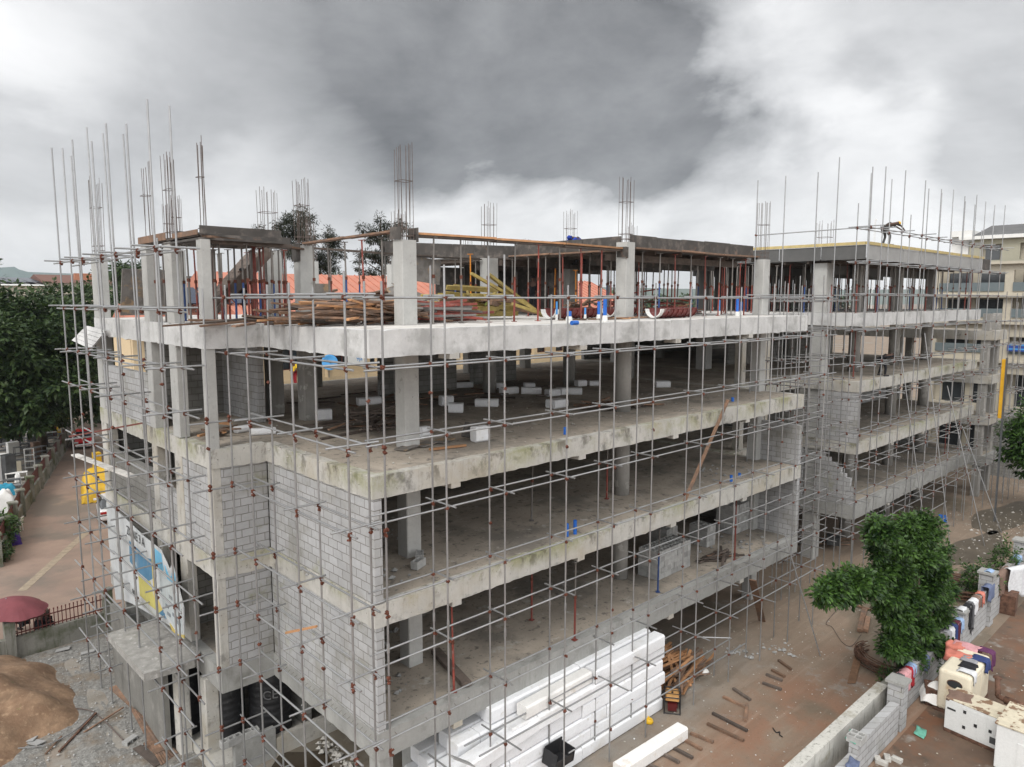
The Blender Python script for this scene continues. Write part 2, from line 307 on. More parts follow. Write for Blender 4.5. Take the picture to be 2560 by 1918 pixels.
Mt['roofgrey'] = mat('dark_grey_roofing', (.12, .12, .12), .7, var=.15, scale=1)
Mt['white'] = mat('white_paint', (.72, .72, .70), .6, var=.04, scale=2, dirt=[((.45, .42, .38), 2, .6, .75, 3, .5)])
Mt['creampaint'] = mat('cream_enamel', (.72, .66, .52), .5, var=.04, scale=2, dirt=[((.45, .28, .14), 1.8, .6, .72, 3, .7)])
Mt['whitepaint2'] = mat('white_enamel_metal', (.70, .71, .70), .5, var=.03, scale=2, dirt=[((.4, .35, .28), 2.5, .64, .76, 3, .6)])
Mt['rustpeel'] = mat('peeling_rusty_roof', (.62, .56, .43), .7, var=.1, scale=3, dirt=[((.16, .08, .04), 2.2, .52, .56, 3, .9)])
Mt['rustbrown'] = mat('brown_rust', (.17, .09, .06), .85, .2, var=.3, scale=5)
Mt['black'] = mat('black_plastic', (.022, .022, .024), .45, var=.1, scale=3, dirt=[((.09, .09, .085), 5, .6, .7, 3, .6)])
Mt['blackcloth'] = mat('black_cloth', (.02, .02, .024), .95)
Mt['darkmetal'] = mat('dark_grey_metal', (.10, .105, .11), .5, .3, var=.15, scale=3, obj_rand=.3)
Mt['greymetal'] = mat('mid_grey_steel_sheet', (.22, .225, .23), .5, .3, var=.1, scale=3, obj_rand=.3)
Mt['blue'] = mat('blue_pvc', (.02, .13, .50), .4, var=.06, scale=5)
Mt['ltblue'] = mat('light_blue_pipe', (.07, .28, .62), .5, var=.06, scale=5)
Mt['dishblue'] = mat('sky_blue_dish_paint', (.08, .33, .66), .5)
Mt['redwall'] = mat('dark_red_painted_metal', (.12, .03, .026), .6, var=.2, scale=3)
Mt['redgutter'] = mat('dark_red_steel_mould', (.20, .045, .04), .55, .2, var=.2, scale=4, dirt=[((.35, .3, .28), 3, .6, .7, 3, .6)])
Mt['wallold'] = mat('algae_stained_wall', (.25, .245, .22), .95, var=.1, scale=1.1, bump=.4, bscale=12, streak=((.05, .06, .03), .9), dirt=[((.06, .07, .03), .8, .46, .62, 3, .85)])
Mt['wallwhite'] = mat('streaked_white_wall', (.55, .54, .50), .9, var=.08, scale=1.2, bump=.3, bscale=12, streak=((.07, .075, .05), .95), dirt=[((.30, .28, .22), 1.5, .55, .68, 3, .8)])
Mt['skin'] = mat('dark_brown_skin', (.09, .045, .03), .6)
# ================================================================== SETTING: ground
def gmat():
    def hl(m, t, b, c, noi, ramp, mixc):
        geo = t.nodes.new('ShaderNodeNewGeometry'); s = t.nodes.new('ShaderNodeSeparateXYZ'); t.links.new(geo.outputs['Position'], s.inputs[0])
        def M_(op, a, bb=None, cl=False):
            n = t.nodes.new('ShaderNodeMath'); n.operation = op; n.use_clamp = cl
            for i, v in enumerate((a, bb)):
                if v is None: continue
                if isinstance(v, bpy.types.NodeSocket): t.links.new(v, n.inputs[i])
                else: n.inputs[i].default_value = v
            return n.outputs[0]
        # soil colours: pale trodden earth, grey cement dust by the building, red laterite towards the walls
        red = M_('MULTIPLY', ramp(M_('ADD', s.outputs[1], M_('MULTIPLY', noi(.5, 4), 3.5)), .2, -1.6), ramp(noi(.45, 5, .65, off=3), .36, .56), True)
        red = M_('MULTIPLY', red, ramp(s.outputs[0], 24, 15), True)
        c1 = mixc(red, c, (.225, .13, .085))
        gry = M_('MULTIPLY', ramp(M_('ADD', s.outputs[1], M_('MULTIPLY', noi(.8, 4, off=2), 2.5)), -1.1, .6), ramp(s.outputs[0], 20, 12), True)
        c1 = mixc(M_('MULTIPLY', gry, ramp(noi(1.2, 5, off=8), .35, .55, .4, 1)), c1, (.24, .225, .20))
        c1 = mixc(ramp(noi(.16, 5, .6, off=40), .55, .62, 0, .75), c1, (.13, .11, .08))
        c1 = mixc(ramp(noi(.5, 6, .7, off=60), .58, .66, 0, .75), c1, (.26, .245, .22))
        c1 = mixc(ramp(noi(1, 5, .6, (.22, 2.2, 1), off=77), .50, .68, 0, .35), c1, (.15, .115, .085))
        c1 = mixc(ramp(noi(1, 5, .6, (.3, 3.0, 1), off=91), .54, .70, 0, .3), c1, (.34, .28, .22))
        c1 = mixc(ramp(noi(18, 3, .6, off=6), .66, .72, 0, .6), c1, (.36, .33, .29))
        c1 = mixc(ramp(noi(9, 4, .7, off=16), .60, .7, 0, .6), c1, (.07, .06, .045))
        t.links.new(c1, b.inputs['Base Color'])
        t.links.new(ramp(noi(.16, 5, .6, off=40), .55, .64, .95, .45), b.inputs['Roughness'])
    return mat('site_earth', (.255, .195, .145), .95, var=.12, scale=.35, bump=.5, bscale=9, hl=hl)
G0 = gmat()
mb = MB()
S = 3000
mb.add([(-S, -5.9, 0), (S, -5.9, 0), (S, S, 0), (-S, S, 0)], [(0, 1, 2, 3)])
mb.add([(-S, -S, -.5), (S, -S, -.5), (S, -5.9, -.5), (-S, -5.9, -.5)], [(0, 1, 2, 3)])
mb.add([(-S, -5.9, -.5), (S, -5.9, -.5), (S, -5.9, 0), (-S, -5.9, 0)], [(0, 1, 2, 3)])
structure('ground', mb, G0)
# generator compound surface, redder and wetter
mb = MB(); mb.box(8, -30, -.55, 60, -6.75, -.496)
structure('compound_ground', mb, mat('compound_red_mud', (.15, .10, .07), .85, var=.15, scale=.8, bump=.5, bscale=8, dirt=[((.16, .075, .04), .5, .48, .62, 4, .85), ((.26, .245, .22), .7, .56, .64, 9, .8), ((.05, .045, .035), .9, .58, .68, 14, .8)]))
# road at the left, concrete paved
mb = MB(); mb.prism([(-9, 20.3), (-1.4, 20.3), (7, 20.3), (12, 20.3), (22, 95), (13, 95), (8.3, 70), (5.9, 62.2), (1.6, 48.6), (-1.2, 41), (-6, 26), (-30, 26), (-30, 20.3)], -.05, .006)
roadm = mat('worn_road_concrete', (.27, .195, .155), .85, var=.1, scale=.25, bump=.2, bscale=10, dirt=[((.14, .12, .10), .16, .5, .6, 8, .8), ((.27, .2, .15), .5, .55, .7, 3, .6)])
structure('road', mb, roadm)
mb = MB()
p0, p1 = az(cF(160, 370), .01), az(cE(610, 1455), .01)
for i in range(14):
    a = p0.lerp(p1, i / 14); b = p0.lerp(p1, (i + .96) / 14); mb.beam(a, b, .42, .012)
structure('road_patch', mb, mat('pale_trench_patch', (.33, .27, .2), .9, var=.15, scale=3))
# gravel ground beside the left facade
gr = mat('grey_gravel', (.25, .245, .23), .95, var=.2, scale=6, bump=.8, bscale=22, dirt=[((.34, .33, .31), 14, .56, .66, 3, .8), ((.09, .085, .075), 9, .52, .66, 5, .8), ((.17, .13, .09), .7, .52, .64, 7, .7)])
mb = MB(); mb.grid(40, 30, lambda u, v: (-6.5 + u * 5.6, 5.5 + v * 13.3, .012 + .05 * math.sin(u * 19) * math.sin(v * 13) ** 2 + rnd.uniform(0, .03)))
tag(mb.build('gravel', gr), 'grey crushed gravel spread along the foot of the left facade', 'gravel', kind='stuff')
# sand mound
sandm = mat('orange_brown_sand', (.27, .175, .11), .95, var=.2, scale=2.5, bump=1.0, bscale=7, dirt=[((.15, .09, .055), 1.2, .46, .62, 5, .8), ((.32, .22, .14), 5, .55, .68, 15, .7), ((.10, .14, .04), 1.6, .66, .7, 9, .8)])
mb = MB(); mc = az(cF(60, 1250), 0)
def sm(u, v):
    x = (u - .5) * 2; y = (v - .5) * 2; th_ = math.atan2(y, x); r = math.hypot(x, y) * (1 + .07 * math.sin(5 * th_ + 1) + .05 * math.sin(11 * th_)); h = max(0, 1 - r * r) ** 1.0 * 1.35 * (1 + .15 * math.sin(x * 9 + 2) * math.sin(y * 11))
    return (-7.1 + x * (3.5 + .12 * math.sin(y * 9)), 15.3 + y * 4.4, h * (1 + .12 * math.sin(x * 7 + y * 5)) - .02)
mb.grid(40, 40, sm)
tag(mb.build('sand_mound', sandm, smooth=True), 'low mound of orange brown sand at the left edge beside the gravel', 'sand', kind='stuff')
# hills far away
hm = mat('forest_hill', (.10, .14, .13), 1, var=.05, scale=.005)
hm2 = mat('green_hill', (.10, .13, .10), 1, var=.1, scale=.01)
def ridge(name, pts, Y, mt, deep=300):
    mb = MB(); P = [ay(p, Y) for p in pts]
    n = len(P)
    top = [(p.x, p.y, p.z) for p in P]; fr = [(p.x, p.y - deep, -1) for p in P]; bk_ = [(p.x, p.y + deep, -1) for p in P]
    mb.add(fr + top + bk_, [(i, i + 1, n + i + 1, n + i) for i in range(n - 1)] + [(n + i, n + i + 1, 2 * n + i + 1, 2 * n + i) for i in range(n - 1)])
    structure(name, mb, mt, True)
ridge('hill', [(-260, 670), (-120, 668), (-40, 671), (20, 668), (36, 667), (48, 674), (70, 680), (120, 682), (180, 684), (250, 690), (330, 694), (520, 700), (700, 712), (900, 722), (1300, 728)], 2000, hm)
ridge('hill', [(-260, 700), (0, 703), (150, 706), (300, 704), (450, 700), (640, 706), (800, 712), (1000, 716), (1250, 712), (1400, 716), (1700, 722), (2000, 725), (2600, 722)], 1200, hm2, 500)

# ================================================================== BUILDING, block 1
H4, H3, H2, H1 = 13.5, 10.0, 6.78, 3.45
BD = {4: .66, 3: .56, 2: .58, 1: .72}
def jit_edge(mb, p, q, ztop, zbot, th, seed=0, jb=.02, jt=.012):
    """beam band with ragged lower and upper arris, p->q outward side on the right"""
    p, q = Vector((*p, 0)), Vector((*q, 0)); L_ = (q - p).length; d = (q - p) / L_; nrm = Vector((-d.y, d.x, 0)) * th
    r = random.Random(seed); n = max(2, int(L_ / .22)); vs = []
    for i in range(n + 1):
        c = p + d * (L_ * i / n); e = 0 if i in (0, n) else 1
        zb = zbot + r.uniform(-jb, jb * .3) * e * (2.2 if r.random() < .12 else 1); zt = ztop - r.uniform(0, jt) * e * (2.5 if r.random() < .15 else 1); o = r.uniform(-.008, .008) * e
        a = c + d.cross(Vector((0, 0, 1))) * o
        vs += [(a.x, a.y, zb), (a.x, a.y, zt), (c.x + nrm.x, c.y + nrm.y, zt), (c.x + nrm.x, c.y + nrm.y, zb)]
    fs = []
    for i in range(n):
        a = i * 4; b = a + 4
        fs += [(a, b, b + 1, a + 1), (a + 1, b + 1, b + 2, a + 2), (a + 2, b + 2, b + 3, a + 3), (a + 3, b + 3, b, a)]
    fs += [(0, 1, 2, 3), (n * 4 + 3, n * 4 + 2, n * 4 + 1, n * 4)]
    mb.add(vs, fs)
def storey(root, poly, H, bd, cross, mtop, mbeam, seed, inset=.3):
    """floor plate with a beam round its rim and cross beams beneath"""
    n = len(poly)
    cx = sum(p[0] for p in poly) / n; cy = sum(p[1] for p in poly) / n
    ins = []
    for i in range(n):   # inset polygon (axis-aligned plans)
        a, b, c = Vector(poly[i - 1]), Vector(poly[i]), Vector(poly[(i + 1) % n])
        d1 = (b - a).normalized(); d2 = (c - b).normalized(); n1_ = Vector((-d1.y, d1.x)); n2_ = Vector((-d2.y, d2.x))
        ins.append(tuple(b + (n1_ + n2_) * (inset - .002)))
    mb = MB(); mb.prism(ins, H - .2, H - .008); mb.build('floor_slab', mtop, root)
    mb = MB()
    for i in range(n): jit_edge(mb, poly[i], poly[(i + 1) % n], H, H - bd, inset, seed * 10 + i)
    mb.build('edge_beam', mbeam, root)
    mb = MB()
    for x0, y0, x1, y1, ex in cross:
        mb.box(x0, y0, H - bd - ex, x1, y1, H - .196)
    mb.build('cross_beam', mbeam, root)
def column(root, x, y, z0, z1, sx, sy, m_, rnd_=False, bars=0, bh=2.6):
    mb = MB()
    if rnd_: mb.lathe((x, y, z0), [(sx / 2, 0), (sx / 2, z1 - z0)], 20)
    else:
        s = .025; poly = [(x - sx / 2 + s, y - sy / 2), (x + sx / 2 - s, y - sy / 2), (x + sx / 2, y - sy / 2 + s), (x + sx / 2, y + sy / 2 - s), (x + sx / 2 - s, y + sy / 2), (x - sx / 2 + s, y + sy / 2), (x - sx / 2, y + sy / 2 - s), (x - sx / 2, y - sy / 2 + s)]
        mb.prism(poly, z0, z1)
    c = mb.build('column', m_, root, smooth=False)
    if rnd_:
        for p in c.data.polygons:
            if len(p.vertices) == 4: p.use_smooth = True
    if bars:
        mb = MB(); hx, hy = sx / 2 - .06, sy / 2 - .06
        pts = [(-hx, -hy), (0, -hy), (hx, -hy), (hx, 0), (hx, hy), (0, hy), (-hx, hy), (-hx, 0)][:bars] if bars <= 8 else [(-hx, -hy), (-hx / 3, -hy), (hx / 3, -hy), (hx, -hy), (hx, hy), (hx / 3, hy), (-hx / 3, hy), (-hx, hy), (-hx, 0), (hx, 0)]
        for (a, b) in pts:
            l = rnd.uniform(-.04, .04); mb.tube((x + a, y + b, z1 - .02), (x + a + l, y + b + rnd.uniform(-.04, .04), z1 + bh * rnd.uniform(.93, 1.05)), .009, 4)
        for hz in (.12, .3, bh * .62):
            q = [(x - hx, y - hy), (x + hx, y - hy), (x + hx, y + hy), (x - hx, y + hy)]
            for i in range(4): mb.tube((*q[i], z1 + hz), (*q[(i + 1) % 4], z1 + hz), .009, 4)
        mb.build('rebar', Mt['rebar'], c)
    return c
B1 = thing('unfinished_building', 'nearest unfinished concrete building frame with block walled corner and timber on its top deck', 'building', (0, 0, 0))
X1, YB = 22.4, 19.6
plan = [(0, 0), (X1, 0), (X1, YB), (2.2, YB), (2.2, 17.3), (-1.6, 17.3), (-1.6, 5.82), (0, 5.82)]
crs = lambda ex: [(x, .3, x + .3, YB - .3, ex) for x in (2.4, 7.4, 12.4, 17.4)] + [(-1.28, 9.0, X1 - .3, 9.3, .02), (-1.28, 14.3, X1 - .3, 14.6, .02)]
for H, k in ((H4, 4), (H3, 3), (H2, 2), (H1, 1)):
    for x in (2.4, 7.4, 12.4, 17.4): stub = MB(); stub.box(x - .004, .003, H - BD[k] - .15, x + .304, .5, H - BD[k] + .01); stub.build('beam_end', Mt['conc'], B1)
storey(B1, plan, H4, BD[4], crs(.02), Mt['deck'], Mt['conc_top'], 1)
storey(B1, plan, H3, BD[3], crs(.02), Mt['floor'], Mt['conc'], 2)
storey(B1, plan, H2, BD[2], crs(.02), Mt['floor'], Mt['conc'], 3)
storey(B1, plan, H1, BD[1], crs(.02), Mt['floor'], Mt['conc_new'], 4)
# columns: interior grid, round below the deck, square above it
GX = [(2.75, 2.45), (12.6, 2.45), (22.05, 2.1)]
for x, y in GX:
    for z0, z1 in ((0, H1 - .2), (H1, H2 - .2), (H2, H3 - .2), (H3, H4 - .2)):
        if x == 12.6: column(B1, x, y, z0, z1, .6, .6, Mt['coldark'], True)
        else: column(B1, x, y, z0, z1, .5, .5, Mt['col'])
column(B1, 2.75, 2.45, H4, 15.85, .5, .46, Mt['col'], bars=10, bh=2.6)
column(B1, 12.6, 2.45, H4, 16.3, .52, .5, Mt['col'], bars=8, bh=2.35)
column(B1, 22.1, 2.1, H4, 16.0, .58, .5, Mt['col'], bars=10, bh=2.5)
for (x, y, s, t, bh) in [(2.95, 8.8, .52, 16.03, 2.2), (2.7, 10.9, .66, 15.95, 2.2), (12.5, 10.0, .62, 16.05, 2.3), (7.9, 10.2, .55, 16.0, 1.7), (17.6, 9.8, .6, 16.2, 2.3), (22.1, 9.6, .6, 16.1, 2.0), (1.2, 16.7, .5, 16.0, 2.0), (.4, 13.5, .4, 16.0, 1.9), (7.9, 17.6, .5, 16, 1.9), (12.5, 17.6, .5, 16, 1.8), (17.6, 17.6, .5, 16, 1.7), (22.1, 17.6, .5, 16, 1.8)]:
    column(B1, x, y, H4, t, s, s * .9, Mt['col'], bars=10, bh=bh)
    for z0, z1 in ((0, H1 - .2), (H1, H2 - .2), (H2, H3 - .2), (H3, H4 - .2)):
        rr = s > .56 and x > 5; column(B1, x, y, z0, z1, .62 if rr else .52, .62 if rr else .52, Mt['coldark'], rr)
# left facade columns (x = -1.6 face)
for (y0, y1, wx, t, nb, bh) in [(16.55, 17.25, .42, 15.94, 10, 2.8), (10.6, 11.08, .38, 15.9, 6, 2.6), (8.28, 8.88, .32, 15.91, 10, 2.5), (5.86, 6.2, .28, 15.85, 6, 2.7)]:
    xc = -1.598 + wx / 2; yc = (y0 + y1) / 2
    for z0, z1 in ((H1, H2 - BD[2]), (H2, H3 - BD[3]), (H3, H4 - BD[4])):
        column(B1, xc - .0, yc, z0, z1, wx, y1 - y0, Mt['col'] if z0 == H3 else Mt['conc'])
    column(B1, xc, yc, H4, t, wx, min(.75, y1 - y0), Mt['col'], bars=nb, bh=bh)
column(B1, -1.5, 7.15, 0, H1 - BD[1], .42, .42, Mt['conc']); column(B1, -2.0, 8.15, 0, 3.2, .38, .42, Mt['conc'])
column(B1, .9, 7.4, 0, H1 - .2, .5, .5, Mt['coldark']); 
# block masonry
def wall(root, x0, y0, z0, x1, y1, z1, m_='block', name='block_wall'):
    mb = MB(); mb.box(x0, y0, z0, x1, y1, z1); return mb.build(name, Mt[m_], root)
def steps_wall(root, axis, c, a0, a1, z0, prof, th=.225, m_='block'):
    """wall whose free edge climbs in block steps; prof = [(a, ztop)]"""
    mb = MB()
    for (s0, zt), (s1, _) in zip(prof, prof[1:]):
        if axis == 'y': mb.box(c, s0, z0, c + th, s1, zt)
        else: mb.box(s0, c, z0, s1, c + th, zt)
    mb.build('block_wall', Mt[m_], root)
for z0, z1 in ((H1, H2 - BD[2] - .02), (H2, H3 - BD[3] - .02)):
    wall(B1, .035, .02, z0, .26, 5.8, z1); wall(B1, -1.33, 5.86, z0, .03, 6.08, z1)
wall(B1, -1.57, 6.22, H2, -1.35, 8.26, H3 - BD[3] - .03); wall(B1, -1.57, 8.9, H2, -1.35, 10.58, 8.1)
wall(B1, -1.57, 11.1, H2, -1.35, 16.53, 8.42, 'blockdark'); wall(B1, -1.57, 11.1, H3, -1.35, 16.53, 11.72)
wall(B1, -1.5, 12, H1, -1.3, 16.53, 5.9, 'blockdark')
# core walls, closed back of the lower storeys, and room walls added for darkness
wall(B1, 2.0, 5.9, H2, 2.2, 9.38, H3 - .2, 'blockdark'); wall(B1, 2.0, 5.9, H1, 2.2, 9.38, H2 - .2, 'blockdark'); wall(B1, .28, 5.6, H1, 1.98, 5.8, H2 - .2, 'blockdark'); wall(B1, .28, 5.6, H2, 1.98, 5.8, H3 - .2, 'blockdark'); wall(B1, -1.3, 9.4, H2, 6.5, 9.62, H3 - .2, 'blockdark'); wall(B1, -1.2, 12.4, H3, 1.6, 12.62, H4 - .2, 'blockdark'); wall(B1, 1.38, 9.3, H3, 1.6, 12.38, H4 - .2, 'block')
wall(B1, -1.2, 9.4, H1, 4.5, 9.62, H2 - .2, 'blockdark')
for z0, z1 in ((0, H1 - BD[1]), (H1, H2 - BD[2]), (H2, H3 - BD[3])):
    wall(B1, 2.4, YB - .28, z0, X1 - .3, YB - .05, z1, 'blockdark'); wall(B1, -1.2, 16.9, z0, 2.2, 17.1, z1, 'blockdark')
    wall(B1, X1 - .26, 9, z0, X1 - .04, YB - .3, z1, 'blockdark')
wall(B1, 14.5, 9.3, H2, 21.8, 9.52, 9.0, 'blockdark'); wall(B1, 8, 12, H3, 12.2, 12.22, H4 - .25, 'blockdark'); wall(B1, 14, 13, H3, 17, 13.22, H4 - .25, 'blockdark')
# right end walls of the block
steps_wall(B1, 'y', X1 - .24, 0, 2.2, H2, [(.02, 8.6), (.9, 8.63), (2.2, 8.6)])
wall(B1, X1 - .24, .02, H1, X1 - .015, 2.2, H2 - BD[2] - .02)
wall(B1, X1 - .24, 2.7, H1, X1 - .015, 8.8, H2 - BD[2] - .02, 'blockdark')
# starter stirrups poking out of the S1 beam, left and right faces
mb = MB()
for i in range(46):
    x = .5 + i * .48
    if rnd.random() < .15: continue
    mb.tube((x, .02, H1 - .12), (x + .02, -.13, H1 - .2), .007, 4)
for i in range(26): y = .3 + i * .21; mb.tube((.02, y, H1 - .1), (-.10, y, H1 - .16), .006, 4)
mb.build('stirrup_end', Mt['rebar'], B1)
# tilted sheet of old formwork hanging at the far left corner
hp = thing('hanging_formwork', 'battered white formwork panel hanging off the far left corner of the deck', 'formwork', (-1.8, 16.6, 12.8))
mb = MB(); q = [ax(cW2(*p), -1.75) for p in [(160, 890), (360, 940), (280, 1130), (80, 1040)]]
for a in range(5):
    t0, t1 = a / 5, (a + .9) / 5; w0 = q[0].lerp(q[3], t0); w1 = q[1].lerp(q[2], t0); w2 = q[1].lerp(q[2], t1); w3 = q[0].lerp(q[3], t1)
    o = Vector((-.25 * (t0 + .2), 0, 0)); o2 = Vector((-.25 * (t1 + .2), 0, 0)); bk2 = Vector((.07, 0, 0))
    mb.add([w0 + o, w1 + o, w2 + o2, w3 + o2, w0 + o + bk2, w1 + o + bk2, w2 + o2 + bk2, w3 + o2 + bk2], [(0, 1, 2, 3), (7, 6, 5, 4), (0, 4, 5, 1), (1, 5, 6, 2), (2, 6, 7, 3), (3, 7, 4, 0)])
mb.build('board', Mt['conc_top'], hp)
# plinth, low retaining wall and tank room under the left wing
wall(B1, -1.28, 5.9, 0, .0, 6.12, .95, 'conc_new', 'low_wall'); wall(B1, .02, 5.9, 0, 3, 6.12, .6, 'conc', 'low_wall')
wall(B1, -1.8, 6.13, 0, 4, 9.3, .32, 'conc', 'plinth')
for z_ in (0,): wall(B1, .03, .1, 0, .25, 5.85, H1 - BD[1] - .9, 'conc', 'low_wall') if False else None
column(B1, .3, .35, 0, H1 - BD[1], .42, .5, Mt['conc_new'])
wall(B1, 1.2, 6.3, .32, 1.42, 14, H1 - .2, 'blockdark')
# tanks
def tank(x, y, lab, text=False):
    r = thing('water_tank', lab, 'water tank', (x, y, .32), group='black water tanks under the left wing')
    mb = MB(); prof = [(.62, 0)]
    for i in range(9): prof += [(.66, .05 + i * .22), (.66, .16 + i * .22), (.635, .20 + i * .22)]
    prof += [(.63, 2.05), (.5, 2.22), (.25, 2.35)]
    mb.lathe((x, y, .32), prof, 28); mb.build('shell', Mt['black'], r, smooth=True)
    mb = MB(); mb.lathe((x, y, .32), [(.24, 2.34), (.24, 2.42), (.1, 2.44)], 18); mb.build('lid', Mt['black'], r)
    if text:
        for ch, dx in (('C', -.22), ('E', .08)):
            cu = bpy.data.curves.new('chalk_mark', 'FONT'); cu.body = ch; cu.size = .42; cu.extrude = .002; cu.resolution_u = 3
            o = bpy.data.objects.new('chalk_mark', cu); a = math.atan2(-.90, -.45) + dx * 1.4
            me = cu_mesh(cu); o = bpy.data.objects.new('chalk_mark', me); COL.objects.link(o); o.parent = r
            me.materials.append(Mt['greymetal']); o.location = (.668 * math.cos(a), .668 * math.sin(a), 1.35); o.rotation_euler = (R(90), 0, a + R(90)); bpy.data.curves.remove(cu)
def cu_mesh(cu):
    o = bpy.data.objects.new('tmp', cu); COL.objects.link(o); dg = bpy.context.evaluated_depsgraph_get(); dg.update()
    me = bpy.data.meshes.new_from_object(o.evaluated_get(dg)); bpy.data.objects.remove(o); return me
def text_obj(name, body, size, loc, rot, m_, parent, ext=.004):
    cu = bpy.data.curves.new(name, 'FONT'); cu.body = body; cu.size = size; cu.extrude = ext; cu.resolution_u = 3
    me = cu_mesh(cu); me.materials.append(m_); o = bpy.data.objects.new(name, me); COL.objects.link(o); o.parent = parent
    o.location = Vector(loc) - (parent_off(parent) if parent else Vector()); o.rotation_euler = rot; bpy.data.curves.remove(cu); return o
tank(.35, 7.0, 'black ribbed water tank with chalk letters CE beside the inner corner', True)
tank(-.95, 7.6, 'black ribbed water tank behind the facade column, partly hidden', False)
tank(-1.7, 8.95, 'black ribbed water tank showing in the narrow gap of the booth', False)
# booth and canopy slab
bt = thing('canopy_booth', 'small cement rendered booth under a rough canopy slab by the left facade', 'booth', (-2.3, 9, 0))
mb = MB(); mb.prism([(-3.37, 10.7), (-3.32, 7.15), (-1.95, 7.0), (-1.62, 7.4), (-1.62, 10.9)], 3.22, 3.46); mb.build('canopy_slab', mat('rough_canopy_concrete', (.33, .32, .30), .95, var=.15, scale=4, bump=.8, bscale=16, dirt=[((.45, .44, .42), 6, .58, .66, 3, .7), ((.2, .19, .17), 4, .56, .68, 8, .7)]), bt)
mb = MB(); mb.box(-2.5, 8.4, 0, -2.3, 13.9, 3.2); mb.build('wall', Mt['boothwall'], bt); mb = MB(); mb.box(-2.48, 13.7, 0, -1.7, 13.9, 2.9); mb.build('wall', Mt['conc_new'], bt)
# billboard on the left facade
bb = thing('billboard', 'torn sheet metal billboard with blue, yellow and white panels and the words ZONE 3', 'billboard', (-2.1, 11, 3))
bbm = lambda n, c, **k: mat(n, c, .6, var=.08, scale=1.2, streak=((.30, .27, .22), .6), dirt=[((.5, .5, .48), 1.4, .6, .66, 3, .6)], **k)
wh, bl, ye, lb = bbm('faded_white_sheet', (.50, .52, .53)), bbm('faded_blue_print', (.07, .20, .33)), bbm('faded_yellow_print', (.50, .45, .13)), bbm('sky_blue_print', (.14, .42, .62))
gp = bbm('washed_grey_print', (.42, .46, .47)); gold = bbm('gold_print', (.55, .43, .13))
def sheet(name, pts, m_, x=-2.1, th=.03):
    P = [ax(cY(*p), x) for p in pts]; mb = MB(); n = len(P)
    mb.add([(p.x, p.y, p.z) for p in P] + [(p.x + th, p.y, p.z) for p in P], [tuple(range(n)), tuple(range(2 * n - 1, n - 1, -1))] + [(i, n + i, n + (i + 1) % n, (i + 1) % n) for i in range(n)])
    bm = bmesh.new(); o = mb.build(name, m_, bb); bm.from_mesh(o.data); bmesh.ops.recalc_face_normals(bm, faces=bm.faces); bm.to_mesh(o.data); bm.free(); return o
sheet('white_panel', [(120, 30), (320, 200), (560, 430), (760, 590), (870, 830), (900, 750), (960, 980), (1035, 1280), (1040, 1650), (860, 1480), (430, 1230), (310, 1180), (235, 1180), (150, 500)], wh)
sheet('blue_print', [(390, 480), (600, 690), (660, 700), (670, 930), (620, 960), (500, 850), (400, 730)], bl, -2.108)
sheet('blue_print', [(680, 560), (770, 640), (800, 830), (780, 850), (680, 740)], lb, -2.108)
sheet('yellow_print', [(500, 900), (620, 960), (640, 960), (690, 1180), (800, 1380), (640, 1250), (520, 1130)], ye, -2.108)
sheet('gold_stripe', [(655, 560), (672, 550), (690, 800), (700, 1100), (830, 1410), (800, 1380), (690, 1180), (660, 800)], gold, -2.11)
sheet('blue_print', [(790, 1300), (830, 1410), (740, 1340)], bl, -2.112)
sheet('blue_print', [(810, 770), (860, 900), (890, 905), (905, 800), (955, 985), (940, 1010), (840, 930)], lb, -2.115)
sheet('grey_print', [(740, 850), (900, 980), (1010, 1290), (1020, 1580), (960, 1560), (880, 1420), (800, 1330)], gp, -2.112)
sheet('gold_stripe', [(870, 1460), (960, 1590), (1038, 1600), (1040, 1640), (900, 1560)], gold, -2.116)
dk = mat('black_print', (.06, .06, .06), .7)
a, b = ax(cY(398, 380), -2.125), ax(cY(520, 500), -2.125)
text_obj('lettering', 'ZONE 3 A', .44, (-2.13, a.y + .35, a.z - .14), (R(90), 0, R(-90)), dk, bb)
a = ax(cY(430, 1080), -2.125); text_obj('lettering', '000', .30, (-2.13, a.y, a.z - .1), (R(90), 0, R(-90)), dk, bb)
sk = MB()
for p, q in [((820, 1180), (860, 1290)), ((860, 1100), (900, 1190)), ((900, 1290), (960, 1420)), ((840, 1290), (880, 1390)), ((930, 1400), (1000, 1500)), ((750, 930), (780, 1090))]:
    A_, B_ = ax(cY(*p), -2.125), ax(cY(*q), -2.125); sk.box(-2.128, min(A_.y, B_.y), min(A_.z, B_.z), -2.12, max(A_.y, B_.y), min(A_.z, B_.z) + .10)
sk.build('building_print', bbm('slate_print', (.18, .2, .22)), bb)

# ================================================================== BUILDING, block 2 and 3 and the link
B2 = thing('unfinished_building', 'second unfinished concrete frame past the gap, dense props beneath its new deck', 'building', (29.2, 0, 0))
X2, X2e = 29.2, 49.2
plan2 = [(X2, .24), (X2e, .24), (X2e, YB), (X2, YB)]
crs2 = [(x, .54, x + .3, YB - .3, .02) for x in (34, 39, 44)] + [(X2 + .3, 9.0, X2e - .3, 9.3, .02)]
for H, k, mt_, mbm in ((H4, 4, 'deck', 'conc_top'), (H3, 3, 'floor', 'conc'), (H2, 2, 'floor', 'conc'), (H1, 1, 'floor', 'conc_new')):
    storey(B2, plan2, H, BD[k], crs2, Mt[mt_], Mt[mbm], 20 + k)
for H, k in ((H4, 4), (H3, 3), (H2, 2), (H1, 1)):
    for x in (34, 39, 44): mb = MB(); mb.box(x - .004, .243, H - BD[k] - .15, x + .304, .7, H - BD[k] + .01); mb.build('beam_end', Mt['conc'], B2)
